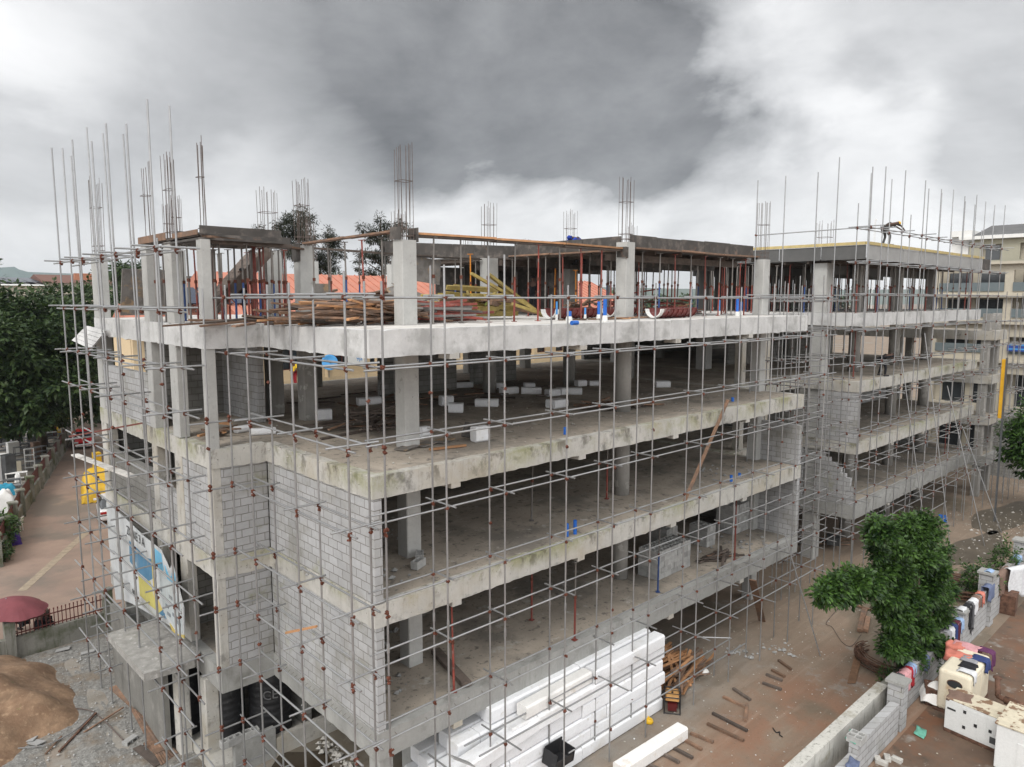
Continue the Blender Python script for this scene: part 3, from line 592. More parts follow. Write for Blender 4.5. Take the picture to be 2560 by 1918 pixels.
for x in (34.6, 40.8, 46.8):
    for y in (2.8, 9.8, 16.5):
        for z0, z1 in ((0, H1 - .2), (H1, H2 - .2), (H2, H3 - .2), (H3, H4 - .2)): column(B2, x, y, z0, z1, .65, .65, Mt['coldark'], True)
for y in (2.7, 9.8, 16.5):
    for z0, z1 in ((0, H1 - .2), (H1, H2 - .2), (H2, H3 - .2), (H3, H4 - .2)): column(B2, 29.75, y, z0, z1, .7, .7, Mt['col'])
for (x, y) in [(29.75, 2.7)]: column(B2, x, y, H4, 16.1, .75, .75, Mt['col'], bars=10, bh=2.2)
for x in (34.6, 40.8, 46.8): column(B2, x, 2.8, H4, 16.35, .5, .5, Mt['coldark'], False)
wall(B2, X2 + .012, .27, H2, X2 + .24, 2.3, H3 - BD[3] - .03)
steps_wall(B2, 'y', X2 + .012, 0, 2, H1, [(.27, 4.45), (.5, 4.9), (.75, 5.1), (1.0, 5.35), (1.25, 5.6), (1.6, 5.85), (1.9, 6.05), (2.35, 6.15)])
wall(B2, X2 + .012, 3.1, H2, X2 + .24, 9, H3 - BD[3] - .03, 'blockdark'); wall(B2, X2 + .012, 3.1, H1, X2 + .24, 9, H2 - BD[2] - .03, 'block')
for z0, z1 in ((0, H1 - BD[1]), (H1, H2 - BD[2]), (H2, H3 - BD[3]), (H3, H4 - BD[4])):
    wall(B2, X2 + .3, YB - .28, z0, X2e - .3, YB - .05, z1, 'blockdark')
    if z0 > 1: wall(B2, X2 + 4, 10.2, z0, X2e - .3, 10.4, z1, 'blockdark')
wall(B2, X2e - .24, 3, H1, X2e - .015, 9, H2 - BD[2] - .03, 'block'); wall(B2, 43.5, 6, H2, 49, 6.2, 8.7, 'block')
LK = thing('unfinished_building', 'narrow recessed link frame between the two concrete blocks, hung with scaffold tubes', 'building', (25.8, 6, 0))
plan3 = [(X1 + .01, 3.4), (X2 - .01, 3.4), (X2 - .01, YB), (X1 + .01, YB)]
for H, k, mt_, mbm in ((H4, 4, 'deck', 'conc_top'), (H3, 3, 'floor', 'conc'), (H2, 2, 'floor', 'conc'), (H1, 1, 'floor', 'conc_new')):
    storey(LK, plan3, H, BD[k], [(25.6, 3.7, 25.9, YB - .3, .02)], Mt[mt_], Mt[mbm], 40 + k)
for z0, z1 in ((0, H1 - .2), (H1, H2 - .2), (H2, H3 - .2), (H3, H4 - .2)):
    column(LK, 25.8, 3.9, z0, z1, .6, .6, Mt['conc']); column(LK, 23.4, 3.75, z0, z1, .4, .4, Mt['conc'])
    if z0 < 9: wall(LK, X1 + .05, 8.0, z0, X2 - .05, 8.2, z1 - .1, 'blockdark')
B3 = thing('unfinished_building', 'third, lower unfinished frame at the far right end behind scaffolding', 'building', (55, 0, 0))
plan4 = [(X2e + 1.2, -.4), (53.6, -.4), (53.6, 12), (X2e + 1.2, 12)]
for H, k, mt_, mbm in ((H4 - 1.5, 4, 'floor', 'conc'), (H3 - 1.2, 3, 'floor', 'conc'), (H2 - .9, 2, 'floor', 'conc'), (H1 - .4, 1, 'floor', 'conc_new')):
    storey(B3, plan4, H, BD[k], [(52, -.1, 52.3, 11.7, .02)], Mt[mt_], Mt[mbm], 60 + k)
for x in (50.8, 53.2):
    for y in (.2, 6):
        for z0, z1 in ((0, H1 - .6), (H1 - .4, H2 - 1.1), (H2 - .9, H3 - 1.4), (H3 - 1.2, H4 - 1.7), (H4 - 1.5, H4 - .3)): column(B3, x, y, z0, z1, .5, .5, Mt['coldark'])
wall(B3, 50.5, 8, 0, 53.4, 8.2, H3 - 1.4, 'blockdark')
# ================================================================== FORMWORK above the top deck
ZS = 16.08   # soffit boards
def fw(name, label): return thing('formwork', label, 'formwork', (name[0], name[1], H4))
def plank_line(root, p, q, z, nm='plank', m_='wood', w_=.28, h=.06, z2=None):
    z2 = z if z2 is None else z2; p, q = Vector((*p, z)), Vector((*q, z2)); L_ = (q - p).length; n = max(1, round(L_ / 3.4))
    for i in range(n):
        mb = MB(); a = p.lerp(q, i / n); b = p.lerp(q, (i + 1) / n - .01); a.z += rnd.uniform(-.02, .02); b.z += rnd.uniform(-.02, .02)
        mb.beam(a, b, w_, h); mb.build(nm, Mt[m_], root)
F1 = fw((7, 2.5), 'long beam soffit boards on props running to the tall rebar column on the top deck')
plank_line(F1, (2.95, 8.6), (2.75, 2.75), 16.12); plank_line(F1, (3.05, 2.45), (12.4, 2.45), 16.07, m_='wood_new'); plank_line(F1, (3.0, 2.52), (12.35, 2.55), 16.01, m_='wood_dark', w_=.36)
plank_line(F1, (3.2, 9.0), (12.2, 10.2), 15.98, m_='wood_dark')
for b_ in ((2.45, 2.2, 15.86, 2.47, 2.72, 16.2), (3.03, 2.2, 15.8, 3.05, 2.7, 16.2), (12.27, 2.15, 15.75, 12.31, 2.6, 16.12), (2.66, 8.5, 15.5, 2.69, 9.1, 16.1)): mb = MB(); mb.box(*b_); mb.build('side_board', Mt['ply'], F1)
F2 = fw((-1, 8), 'black plywood beam formwork over the left wing with brown soffit boards')
for (x0, y0, x1, y1) in [(-1.62, 6.1, -1.3, 11.2)]:
    plank_line(F2, (-1.45, 11.2), (-1.45, 6.0), 15.98, m_='wood_dark'); mb = MB(); mb.box(-1.62, 6.0, 15.98, -1.595, 8.0, 16.12); mb.box(-1.62, 8.6, 15.98, -1.595, 11.2, 16.2); mb.build('side_board', Mt['wood'], F2)
mb = MB(); mb.box(-1.6, 5.86, 16.0, .75, 5.885, 16.22); mb.box(-1.6, 5.9, 15.84, .9, 9, 15.9)
mb.box(-1.2, 9, 15.9, 2.6, 9.03, 16.3); mb.build('side_board', Mt['ply'], F2)
plank_line(F2, (-1.4, 5.9), (2.9, 8.75), 15.92, m_='wood'); plank_line(F2, (-1.3, 6.2), (1.2, 6.2), 15.8, m_='wood_dark', w_=.3, h=.1)
# inclined stair flight shutter
mb = MB()
for i in range(9): mb.obox((-.1 + i * .22, 9.6 + i * .05, 13.9 + i * .22), (.3, 1.6, .05), (0, R(-45), 0))
mb.obox((.8, 9.0, 14.8), (3.0, .05, .35), (0, R(-45), 0)); mb.build('stair_shutter', Mt['wood_dark'], F2)
F3 = fw((17, 2.5), 'black plywood boarded deck formwork over the right half of the front block')
def board_run(root, p, q, z0, z1, m_='ply', th=.03, n=3):
    p, q = Vector((*p, 0)), Vector((*q, 0))
    for i in range(n):
        a = p.lerp(q, i / n); b = p.lerp(q, (i + 1) / n - .004); d = (b - a).normalized(); nn = Vector((-d.y, d.x, 0)) * th
        zz = rnd.uniform(-.015, .015); mb = MB(); mb.prism([(a.x, a.y), (b.x, b.y), (b.x + nn.x, b.y + nn.y), (a.x + nn.x, a.y + nn.y)], z0, z1 + zz); mb.build('side_board', Mt[m_], root)
board_run(F3, (12.95, 2.5), (17.97, 2.5), 16.15, 16.60); board_run(F3, (17.97, 2.5), (22.0, 2.5), 16.13, 16.62, n=2)
board_run(F3, (12.78, 2.8), (12.78, 8.6), 16.1, 16.56); board_run(F3, (7.3, 10.6), (12.4, 10.6), 15.95, 16.55, n=2); board_run(F3, (12.78, 8.6), (7.3, 10.4), 15.95, 16.5, n=2)
plank_line(F3, (12.9, 2.35), (22.1, 2.35), 16.12, m_='wood', w_=.36); plank_line(F3, (12.6, 2.9), (12.6, 9.6), 16.05, m_='wood', w_=.3)
mb = MB(); mb.box(12.95, 2.7, 16.12, 22.3, 17.5, 16.17); mb.build('deck_board', Mt['ply'], F3)
mb = MB()
for x in (13.1, 14.9, 16.7, 18.5, 20.3, 21.9): mb.box(x, 2.8, 15.95, x + .08, 17.3, 16.118)
for y in (3.4, 9.6): mb.box(12.9, y, 15.7, 22.2, y + .3, 15.95)
mb.build('bearer', Mt['wood_dark'], F3)
mb = MB(); mb.box(22.0, 2.3, 15.9, 22.06, 2.6, 16.15); mb.box(12.3, 2.1, 15.7, 12.33, 2.2, 16.1); mb.build('side_board', Mt['ply'], F3)
F4 = fw((39, .2), 'new black and grey plywood deck edge with yellow top rail over the second block')
board_run(F4, (29.02, .2), (48.7, .2), 16.2, 16.92, 'ply_grey', n=8); board_run(F4, (29.0, 9.4), (29.0, .22), 16.22, 16.92, 'ply_new', n=4)
mb = MB(); mb.box(28.96, .16, 16.93, 48.7, .26, 17.08); mb.box(28.94, .28, 16.93, 29.06, 9.4, 17.08); mb.build('top_rail', Mt['yelpaint'], F4)
mb = MB(); mb.box(29.06, .3, 16.24, 48.7, 16, 16.29); mb.build('deck_board', Mt['ply_new'], F4)
mb = MB()
for y in [.6 + i * 1.3 for i in range(11)]: mb.box(29.1, y, 16.08, 48.6, y + .1, 16.236)
mb.build('bearer', Mt['wood_dark'], F4)
board_run(F4, (48.75, .2), (50.4, .2), 16.2, 16.95, 'ply', n=1)
for i in range(9): mb = MB(); mb.box(29.6 + i * 2.1, 10.4, H4 + .02, 31.6 + i * 2.1, 10.43, H4 + 2.35 + .15 * (i % 2)); mb.build('shade_backing', Mt['ply_new'], F4)  # dark sheets added to shut out daylight and darken the space behind the props
for i in range(5): mb = MB(); mb.box(13.0 + i * 1.85, 14.6, H4 + .02, 14.82 + i * 1.85, 14.63, H4 + 2.3 + .2 * (i % 2)); mb.build('shade_backing', Mt['ply'], F3)
for y in (4.5, 7.5, 11.5): mb = MB(); mb.box(13, y, 15.55, 22, y + .03, 16.1); mb.build('shade_drop_board', Mt['ply'], F3)  # dark boards added below the decks to deepen the gloom among the props
for y in (3.2, 6.5, 10.5): mb = MB(); mb.box(29.4, y, 15.6, 48.4, y + .03, 16.08); mb.build('shade_drop_board', Mt['ply_new'], F4)
# ------------------------------------------------------------------ props
def prop_mesh(cols, h, br=True):
    mb = MB(); mb.m = 0; mb.tube((0, 0, 0), (0, 0, h * .55), .034, 6); mb.obox((0, 0, .008), (.16, .16, .016)); mb.m = 1
    mb.tube((0, 0, h * .55), (0, 0, h), .026, 6); mb.obox((0, 0, h - .01), (.2, .12, .02)); mb.m = 2; mb.lathe((0, 0, h * .53), [(.05, 0), (.05, .1)], 6)
    me = mb.mesh('prop')
    for c in cols: me.materials.append(Mt[c])
    return me
PC = [('red', ['redprop', 'redprop', 'rust'], 'red oxide steel prop'),
      ('redgrey', ['redprop', 'greyprop', 'rust'], 'half red, half grey steel prop'),
      ('grey', ['greyprop', 'greyprop', 'rust'], 'bare grey steel prop'),
      ('blue', ['blueprop', 'greyprop', 'rust'], 'steel prop with a blue painted lower tube'),
      ('orange', ['orangeprop', 'orangeprop', 'rust'], 'bright orange steel prop on the top deck')]
PM = {}
def prop(x, y, h, k, z=H4, where=None):
    key = (k, round(h, 1))
    if key not in PM: PM[key] = prop_mesh(PC[k][1], key[1])
    o = inst('steel_prop', PM[key], (x, y, z), (rnd.uniform(-.02, .02), rnd.uniform(-.02, .02), rnd.random() * 3))
    where = where or (', over the left wing' if x < 2.7 and y > 5.8 else ', in the front row' if y < 2.6 else ', in the row behind the tall column' if x < 3 else ', in the thick of the rear rows' if x > 13 else ', mid deck')
    lab = PC[k][2] + where
    return tag(o, lab, 'prop', 'steel props: ' + PC[k][0] + (where or ''))
wk = lambda: rnd.choices([0, 1, 2, 3], [3, 3, 4, 1.2])[0]
for i in range(8): prop(3.7 + i * 1.08, 2.45, 2.5, wk())
for i in range(5): prop(2.85, 3.7 + i * 1.05, 2.5, wk())
for i in range(8): prop(13.6 + i * 1.08, 2.4, 2.5, wk())
for i in range(6): prop(12.6, 3.6 + i * 1.0, 2.5, wk())
for i in range(7): prop(4.2 + i * 1.25, 9.2 + i * .13, 2.4, wk())
for (x, y) in [(-1.4, 7.4), (-1.45, 9.4), (-1.45, 10.2), (-.9, 6.3), (-.2, 6.1), (.5, 6.6), (-.5, 8.2), (.2, 8.0), (.9, 7.6), (.1, 9.4), (1.1, 8.9), (1.6, 7.9), (2.1, 8.4), (-.7, 10.2), (.9, 10.8), (1.8, 10.2)]: prop(x, y, 2.3, wk())
for i in range(30): prop(rnd.uniform(-1.0, 2.5), rnd.uniform(6.6, 11.5), 2.3, rnd.choice([0, 0, 1, 2, 2, 3]))
prop(8.6, 6.6, 2.4, 4); prop(14.2, 7.6, 2.3, 4); prop(13.4, 5.6, 1.9, 4)
for i in range(7):
    for j in range(9):
        if rnd.random() < .93: prop(13.9 + i * 1.3 + rnd.uniform(-.2, .2), 3.9 + j * 1.45 + rnd.uniform(-.3, .3), 2.5, wk())
for i in range(16): prop(29.4 + i * 1.28, .75, 2.6, rnd.choice([0, 1, 2, 2]), where=', second block')
for i in range(17):
    for j in range(8):
        if rnd.random() < .9: prop(29.6 + i * 1.16 + rnd.uniform(-.25, .25), 2.1 + j * 1.2 + rnd.uniform(-.3, .3), 2.6, rnd.choice([0, 1, 2, 2, 3]), where=', second block')
for i in range(10): prop(X1 + .9 + (i % 5) * 1.25, 4.6 + (i // 5) * 1.6, 2.5, wk(), where=', link')
# single props standing on the lower floors
for (p, z, h, k, lab) in [(cL(630, 950), H1, 2.65, 0, 'rusty red prop near the brick corner on the lowest open floor'), (cL(1290, 340), H1, 2.65, 0, 'dark red prop in the shade at mid bay of the lowest open floor'),
                          (cL(1655, 510), H1, 2.65, 1, 'red and pale prop close to the slab edge on the lowest open floor'), (cJ(478, 1590), H1, 2.65, 3, 'prop with dark blue top standing before the big block stack'),
                          (cJ(1115, 1325), H1, 2.65, 0, 'bright red prop beside the small plank heap'), (cI(1255, 1000), H2, 2.55, 2, 'thin grey prop at the middle of the second open floor'),
                          (cJ(55, 820), H2, 2.55, 1, 'prop with red top half beside the round column'), (cK(520, 440), H3, 2.7, 0, 'red prop at the open corner of the second block'),
                          (cK(440, 430), H3, 2.7, 2, 'pale grey prop at the open corner of the second block'), (cK(1210, 1010), H1, 2.65, 0, 'red prop on the lowest open floor of the second block')]:
    P = az(p, z); o = prop(P.x, P.y, h, k, z=z + .0); o['label'] = lab; del o['group']
# plumb timber struts
def leaning(name, label, p, q, w_, h, m_, cat='timber'):
    mb = MB(); c = (Vector(p) + Vector(q)) / 2; mb.beam(Vector(p), Vector(q), w_, h); o = mb.build(name, Mt[m_], None, off=c); o.location = c; return tag(o, label, cat)
leaning('timber_plank', 'long pale plank leaning from the second slab up past the third slab edge', ay(cJ(700, 840), -.05), ay(cJ(1060, 0), -.15) , .12, .05, 'wood')
leaning('timber_plank', 'broad old plank propped against the lowest slab near the far end', az(cM(1435, 365), 0), ay(cM(1350, 0), -.1), .3, .05, 'wood')
leaning('timber_plank', 'wide board of concrete spattered planks laid across the left end scaffold', ax(cE(515, 930), -2.5), ax(cE(915, 1080), -2.6), .25, .06, 'deck')
leaning('timber_plank', 'thick diagonal timber leaning over the deck board pile', az(cB(20, 1340), 13.5), az(cB(760, 1090), 14.6), .14, .09, 'wood')
leaning('timber_plank', 'brown batten lying on the left corner scaffold ledgers', ax(cH(900, 450), -1.2), ax(cH(1165, 395), -.75), .06, .05, 'wood_new')
leaning('timber_plank', 'orange batten lying near the slab edge beside black debris', az(cI(410, 410), 10.06), az(cI(710, 375), 10.04), .09, .06, 'wood_new')
leaning('rusty_tube', 'rust red tube lying across the left end scaffold above the red car', ax(cE(480, 805), -3.0), ax(cE(985, 712), -2.3), .05, .05, 'redprop', 'tube')
# dark channel beam lying on the S1 floor
leaning('dark_timber', 'dark wooden beam lying on the lowest open floor behind the front scaffold', az(cL(470, 600), H1 + .1), az(cL(740, 890), H1 + .1), .28, .14, 'wood_dark', 'timber')
# ================================================================== SCAFFOLDING
TUBE = MB(); TUBE.tube((0, 0, 0), (0, 0, 1), 1, 8); TUBE_ME = TUBE.mesh('tube', smooth=False); TUBE_ME.materials.append(Mt['steel'])
for p in TUBE_ME.polygons:
    if len(p.vertices) == 4: p.use_smooth = True
TUBE2 = TUBE_ME.copy(); TUBE2.materials.clear(); TUBE2.materials.append(Mt['steel_old'])
cp = MB(); cp.obox((0, 0, 0), (.12, .09, .09), (.3, .2, .1)); cp.obox((.04, .03, .05), (.07, .06, .10), (.6, .1, .4)); cp.tube((-.09, .02, 0), (.09, -.05, .03), .014, 5); cp.tube((0, -.08, -.03), (.03, .09, .02), .014, 5)
CP_ME = cp.mesh('coupler'); CP_ME.materials.append(Mt['rust'])
def scaffold(label, loc, posts, bars, trans, r=.0245, old=False, extra=()):
    root = thing('scaffold', label, 'scaffold', loc, group='steel tube scaffolds round the frame')
    me = TUBE2 if old else TUBE_ME
    def bar(nm, p, q, rr=r):
        p, q = Vector(p), Vector(q); d = q - p
        return inst(nm, me, p, d.to_track_quat('Z', 'Y').to_euler(), (rr, rr, d.length), root)
    cps = []
    for pp in posts:
        x, y, z0, z1 = pp[:4]; dx, dy = rnd.uniform(-.05, .05), rnd.uniform(-.03, .03)
        if len(pp) > 4: dy = pp[4] - y
        a = Vector((x, y, z0))
        cut = z0 + rnd.choice([5.6, 6.0, 6.4]); b = Vector((x + dx, y + dy, z1)); m = a.lerp(b, min(1, (cut - z0) / (z1 - z0)))
        bar('standard', a, b)
        if cut < z1 - 1: bar('sleeve', m - Vector((0, 0, .11)), m + Vector((0, 0, .11)), r * 1.35)
    for nm, L_ in (('ledger', bars), ('transom', trans)):
        if len(L_) > 100:
            L_ = sorted(L_, key=lambda s: ((Vector(s[0]) + Vector(s[1])) / 2 - CAMPOS).length)
        for s in L_[:100]: bar(nm, s[0], s[1])
        if len(L_) > 100:
            mb = MB()
            for s in L_[100:]: mb.tube(s[0], s[1], r, 6)
            tag(mb.build(nm, Mt['steel'], root), kind='stuff')
    zs = sorted({round(s[0][2], 2) for s in bars})
    allc = []
    for x, y, z0, z1 in [q[:4] for q in posts]:
        for z in zs:
            if z0 < z < z1 and any(near(s, (x, y, z)) for s in bars): allc.append(Vector((x, y, z)))
        if rnd.random() < .5: allc.append(Vector((x, y, min(z1 - .3, rnd.choice([4.9, 8.4, 10.2, 12.0])))))
    allc.sort(key=lambda c: (c - CAMPOS).length)
    for c in allc[:100]: inst('coupler', CP_ME, c + Vector((rnd.uniform(-.02, .02), -.02, .0)), (rnd.random() * 3, rnd.random() * 3, rnd.random() * 3), (.6, .6, .6), root)
    if len(allc) > 100:
        mb = MB()
        for c in allc[100:]: mb.obox(c, (.085, .07, .075), (rnd.random(), rnd.random(), rnd.random()))
        tag(mb.build('coupler', Mt['rust'], root), kind='stuff')
    return root
def near(s, p):
    a, b, p = Vector(s[0]), Vector(s[1]), Vector(p); d = b - a; t = max(0, min(1, (p - a).dot(d) / d.length_squared)); return (a + d * t - p).length < .25
LZ = [14.25, 12.7, 11.06, 9.3, 7.5, 5.98, 4.17, 2.52, 1.07]
XS = [1.2, 3.06, 5.35, 7.42, 9.26, 12.05, 14.35, 16.7, 19.0, 21.3]
posts, bars, trans = [], [], []
for i, x in enumerate(XS):
    for y in (-.75, -1.35): posts.append((x, y, 0, 15.25 if i > 0 else 14.75 + rnd.uniform(-.1, .2)))
posts[0] = (1.2, -.75, 0, 15.1); posts[1] = (1.2, -1.35, 0, 15.3)
posts = [(x, y, z0, (15.0 if x < 1.5 else 15.3 if x < 3.5 else 14.35 + rnd.uniform(-.02, .5))) for x, y, z0, _ in posts]
for x, y in ((14.9, -.75), (17.6, -.75), (20.3, -.75)): pass
for lz in LZ:
    for y in (-.75, -1.35):
        x0 = -.95 if y < -1 else -.6
        if lz < 3: x0 = 2.2 if lz > 2 else 5.6
        x = x0; xe = 22.3 + rnd.uniform(-.2, .8)
        if lz == 1.07: xe = 15.6
        while x < xe - 1:
            e = min(x + rnd.choice([5.4, 6.0, 6.0]), xe); o = rnd.uniform(-.03, .03)
            bars.append(((x, y + .05, lz + .0), (e, y + .05, lz))); x = e - .01
    for x in XS:
        if lz == 1.07: continue
        dz = -.38 if lz == 4.17 and x > 4 else (0.05 if lz != 2.52 else .04)
        ex = (rnd.uniform(.1, .5), rnd.uniform(.1, .35)) if lz != 2.52 else (rnd.uniform(.3, 1.2), rnd.uniform(.3, .6))
        if lz in (9.3, 7.5, 5.98) or rnd.random() < .85: trans.append(((x + .06, -.75 + ex[1], lz + dz), (x + .06, -1.35 - ex[0] * .6, lz + dz)))
bars.append(((12.05, -1.3, 2.5), (12.9, -2.2, 2.5)))
# raking braces at the right end
bars.append((tuple(ay(cJ(1525, 1095), -1.35)), tuple(az(cM(1950, 675), 0))))
scaffold('long two row scaffold along the open front of the nearest block', (10, -1, 0), posts, bars, trans)
# left wall scaffold (round the block masonry corner)
posts, bars, trans = [], [], []
for (x, y, zt) in [(-1.3, -1.12, 14.8), (-.68, -1.0, 14.6), (-.55, -1.38, 14.6), (-1.3, 1.3, 14.6), (-.68, 1.4, 14.5), (-1.3, 3.78, 14.5), (-.68, 3.95, 14.6), (-1.34, 5.05, 14.6), (-1.95, 5.05, 14.5)]: posts.append((x, y, 0, zt))
LL = [14.25, 12.75, 11.0, 9.15, 7.25, 5.7, 3.95, 2.2, .9]
for lz in LL:
    y1 = 5.3 if lz < 11.5 else 6.2
    bars += [((-1.3, -1.45, lz), (-1.3, 3.95 if lz in (11.0,) else y1, lz)), ((-.68, -1.3, lz + .02), (-.68, y1, lz + .02))]
    if lz < 11.1: bars.append(((-2.4, 5.1, lz - .1), (-.6, 5.1, lz - .1)))
    for y in (1.35, 3.88, -1.0):
        trans.append(((-.3 - rnd.uniform(0, .25), y + rnd.uniform(-.05, .05), lz + .08), (-1.62 - rnd.uniform(0, .15), y, lz + .08)))
scaffold('scaffold standing round the grey block masonry corner and its left return', (-1, 2, 0), posts, bars, trans, r=.0265)
# left end facade scaffold
posts, bars, trans = [], [], []
OUT = [(5.45, 5.44, 19.2), (6.89, 7.2, 18.9), (8.94, 8.95, 19.2), (10.42, 10.8, 19.0), (12.67, 13.1, 19.4), (14.1, 14.6, 19.35), (15.75, 16.2, 19.6)]
INN = [(5.67, 5.7, 19.2), (7.0, 7.0, 15.9), (8.96, 9.6, 19.1), (11.2, 11.9, 19.5), (12.83, 13.8, 20.0), (15.3, 16.2, 19.4)]
YL = [o[0] for o in OUT]
posts += [(-2.9, a, 0, z, b) for a, b, z in OUT] + [(-2.3, a, 0, z, b) for a, b, z in INN]
for lz in [15.5, 13.92, 12.35, 11.15, 9.3, 7.6, 5.9, 4.15, 2.95, 1.3]:
    y0 = 5.0; 
    for x in (-2.3, -2.9):
        if lz in (2.95, 1.3): segs = [(4.4 + (x + 2.9) * 1.5, 8.2), (12.0, 17)] if lz > 2 else [(4.2, 7.2), (12.4, 17)]
        else: segs = [(4.9 + rnd.uniform(-.3, .3), 11.4), (11.2, 16.9)]
        for a, b in segs: bars.append(((x, a, lz + rnd.uniform(-.05, .05)), (x, b, lz + rnd.uniform(-.05, .05))))
    for y in YL:
        if lz in (2.95, 1.3) and 8.3 < y < 12: continue
        if rnd.random() < .85: trans.append(((-1.9 + rnd.uniform(-.2, .2), y + .1, lz + .07), (-3.3 + rnd.uniform(-.2, .1), y - .02, lz + .07)))
scaffold('left end scaffold with the tallest tubes rising above the top deck', (-2.6, 11, 0), posts, bars, trans, r=.0265)
# gap scaffold
posts, bars, trans = [], [], []
for x in (22.9, 24.3, 25.9, 27.4, 28.6):
    for y in (.9, 2.1):
        posts.append((x, y, 0, 15.0 + rnd.uniform(-.3, .6)))
for lz in [14.1, 12.7, 11.3, 10.2, 9.1, 7.9, 6.7, 5.5, 4.3, 3.1, 1.9]:
    for y in (.9, 2.1): bars.append(((22.5 - rnd.uniform(0, .2), y, lz), (28.9 + rnd.uniform(-.6, .2), y, lz)))
    for x in (22.9, 24.3, 25.9, 27.4, 28.6): trans.append(((x, .3, lz + .06), (x, 2.8, lz + .06)))
scaffold('dense scaffold filling the recess between the two blocks', (25.8, 1.5, 0), posts, bars, trans, old=True)
# second block scaffold
posts, bars, trans = [], [], []
XO = [25.9, 27.3, 29.8, 32.6, 35.2, 37.2, 39.3, 41.5, 43.4, 45.2, 47.6]
for i, x in enumerate(XO):
    posts.append((x, -1.1, 0, 20.25 + rnd.uniform(-.15, .2))); posts.append((x, -.5, 0, 20.1 + rnd.uniform(-.15, .1) if i % 3 else 18.6))
LZ2 = [17.48, 15.9, 14.4, 12.74, 11.09, 9.49, 7.85, 6.24, 4.64, 3.04]
for lz in LZ2:
    for y in (-.5, -1.1):
        x = 25.2; 
        while x < 48.6: e = min(x + 6, 49.6 + rnd.uniform(-.5, .5)); bars.append(((x, y, lz + rnd.uniform(-.03, .03)), (e, y, lz + rnd.uniform(-.03, .03)))); x = e
    for x in XO: trans.append(((x + .05, -.1, lz + .06), (x + .05, -1.5 - rnd.uniform(0, .3), lz + .06)))
bars.append(((20.0, 4.2, 17.55), (25.6, -.2, 17.5))) if False else None
for (x, zt) in [(30.5, 11.5), (33.8, 12.4), (38.2, 9.2), (41.6, 6.4)]: bars.append(((x, -1.15, zt), (x + .6, -3.0 - rnd.uniform(0, .6), 0)))
for lz in (4.64, 3.04, 1.5): bars.append(((29.5, -2.0, lz * .6), (36.5, -2.0, lz * .6)))
scaffold('tall scaffold along the second block, tubes standing high over its deck', (37, -.8, 0), posts, bars, trans)
posts, bars, trans = [], [], []
for x in (50, 51.5, 53, 54.3): posts += [(x, -1.0, 0, 14.0 + rnd.uniform(-.5, 1.0)), (x, -1.7, 0, 14.0 + rnd.uniform(-.5, 1))]
for lz in [14.4, 12.7, 11.1, 9.5, 7.8, 6.2, 4.6, 3.0]:
    for y in (-1.0, -1.7): bars.append(((49.2, y, lz), (54.8, y, lz)))
    for x in (50, 51.5, 53, 54.3): trans.append(((x, -.5, lz), (x, -2.1, lz)))
scaffold('far scaffold before the third frame at the right end', (52, -1.3, 0), posts, bars, trans, old=True)
# long rail behind at the second block, left side: poles 15.6..25 in the air
posts, bars, trans = [], [], []
for x, zt in ((15.9, 18.4), ): pass
for (p, zb) in [(cD(250, 190), 14.2), (cD(440, 160), 13.6), (cD(657, 135), 13.5), (cD(795, 35), 13.5)]:
    Y = {250: 2.0, 440: 1.6, 657: .9, 795: .6}[round((p[0] - 1800) / .3742)]
    T = ay(p, Y); posts.append((T.x, Y, 6.5, T.z))
a, b = ay(cD(240, 558), 2.0), ay(cD(1010, 500), -.5)
bars = [(tuple(a), tuple(b)), ((posts[0][0] - .5, 2.05, 14.4), (posts[3][0] + 1.5, .5, 14.4)), ((posts[0][0] - .5, 2.05, 11.0), (posts[3][0] + 1.5, .5, 11.0))]
scaffold('four lone tall tubes joined by one long rail over the gap', (24, 1, 6.5), posts, bars, trans)
# ================================================================== LOOSE THINGS
BMESH = {}
def bmesh_board(k, L_, w_, h):
    key = (k, round(L_, 1), w_, h)
    if key not in BMESH:
        mb = MB(); n = 3; mb.obox((0, 0, 0), (key[1], w_, h)); me = mb.mesh('board')
        for i, v in enumerate(me.vertices): v.co.z += rnd.uniform(-.01, .01); v.co.y += rnd.uniform(-.012, .012)
        me.materials.append(Mt[k]); BMESH[key] = me
    return BMESH[key]
def pile(name, n, c, z, sx, sy, hmax, ang, spread, Lr, mats, label, group, w_=.1, h=.05, tilt=.08, cat='board'):
    for i in range(n):
        u, v = rnd.uniform(-1, 1), rnd.uniform(-1, 1); rr = max(0, 1 - (u * u + v * v) * .5); zz = z + h * .5 + rnd.random() * hmax * rr
        a = R(ang + rnd.gauss(0, spread)); L_ = round(rnd.uniform(*Lr), 1)
        ca, sa = math.cos(R(ang)), math.sin(R(ang)); x = c[0] + u * sx * ca - v * sy * sa; y = c[1] + u * sx * sa + v * sy * ca
        tl = rnd.gauss(0, tilt); mz = abs(math.sin(tl)) * L_ / 2
        o = inst(name, bmesh_board(rnd.choice(mats), L_, w_, h), (x, y, zz + mz * .8), (rnd.uniform(-.3, .3), tl, a)); tag(o, label, cat, group)
pile('board', 92, (2.0, 3.9), H4, 2.0, 1.0, .95, 10, 16, (1.2, 3.2), ['wood', 'wood', 'wood', 'wood_new', 'wood_dark'], 'weathered board in the brown heap beside the tall rebar column on the top deck', 'boards in the brown heap on the top deck')
pile('board', 12, (.3, 5.4), H4, 1.6, .8, .12, 15, 30, (1.5, 3), ['wood', 'wood_dark', 'greyprop'], 'old board lying flat on the deck over the left wing', 'flat boards on the left wing deck')
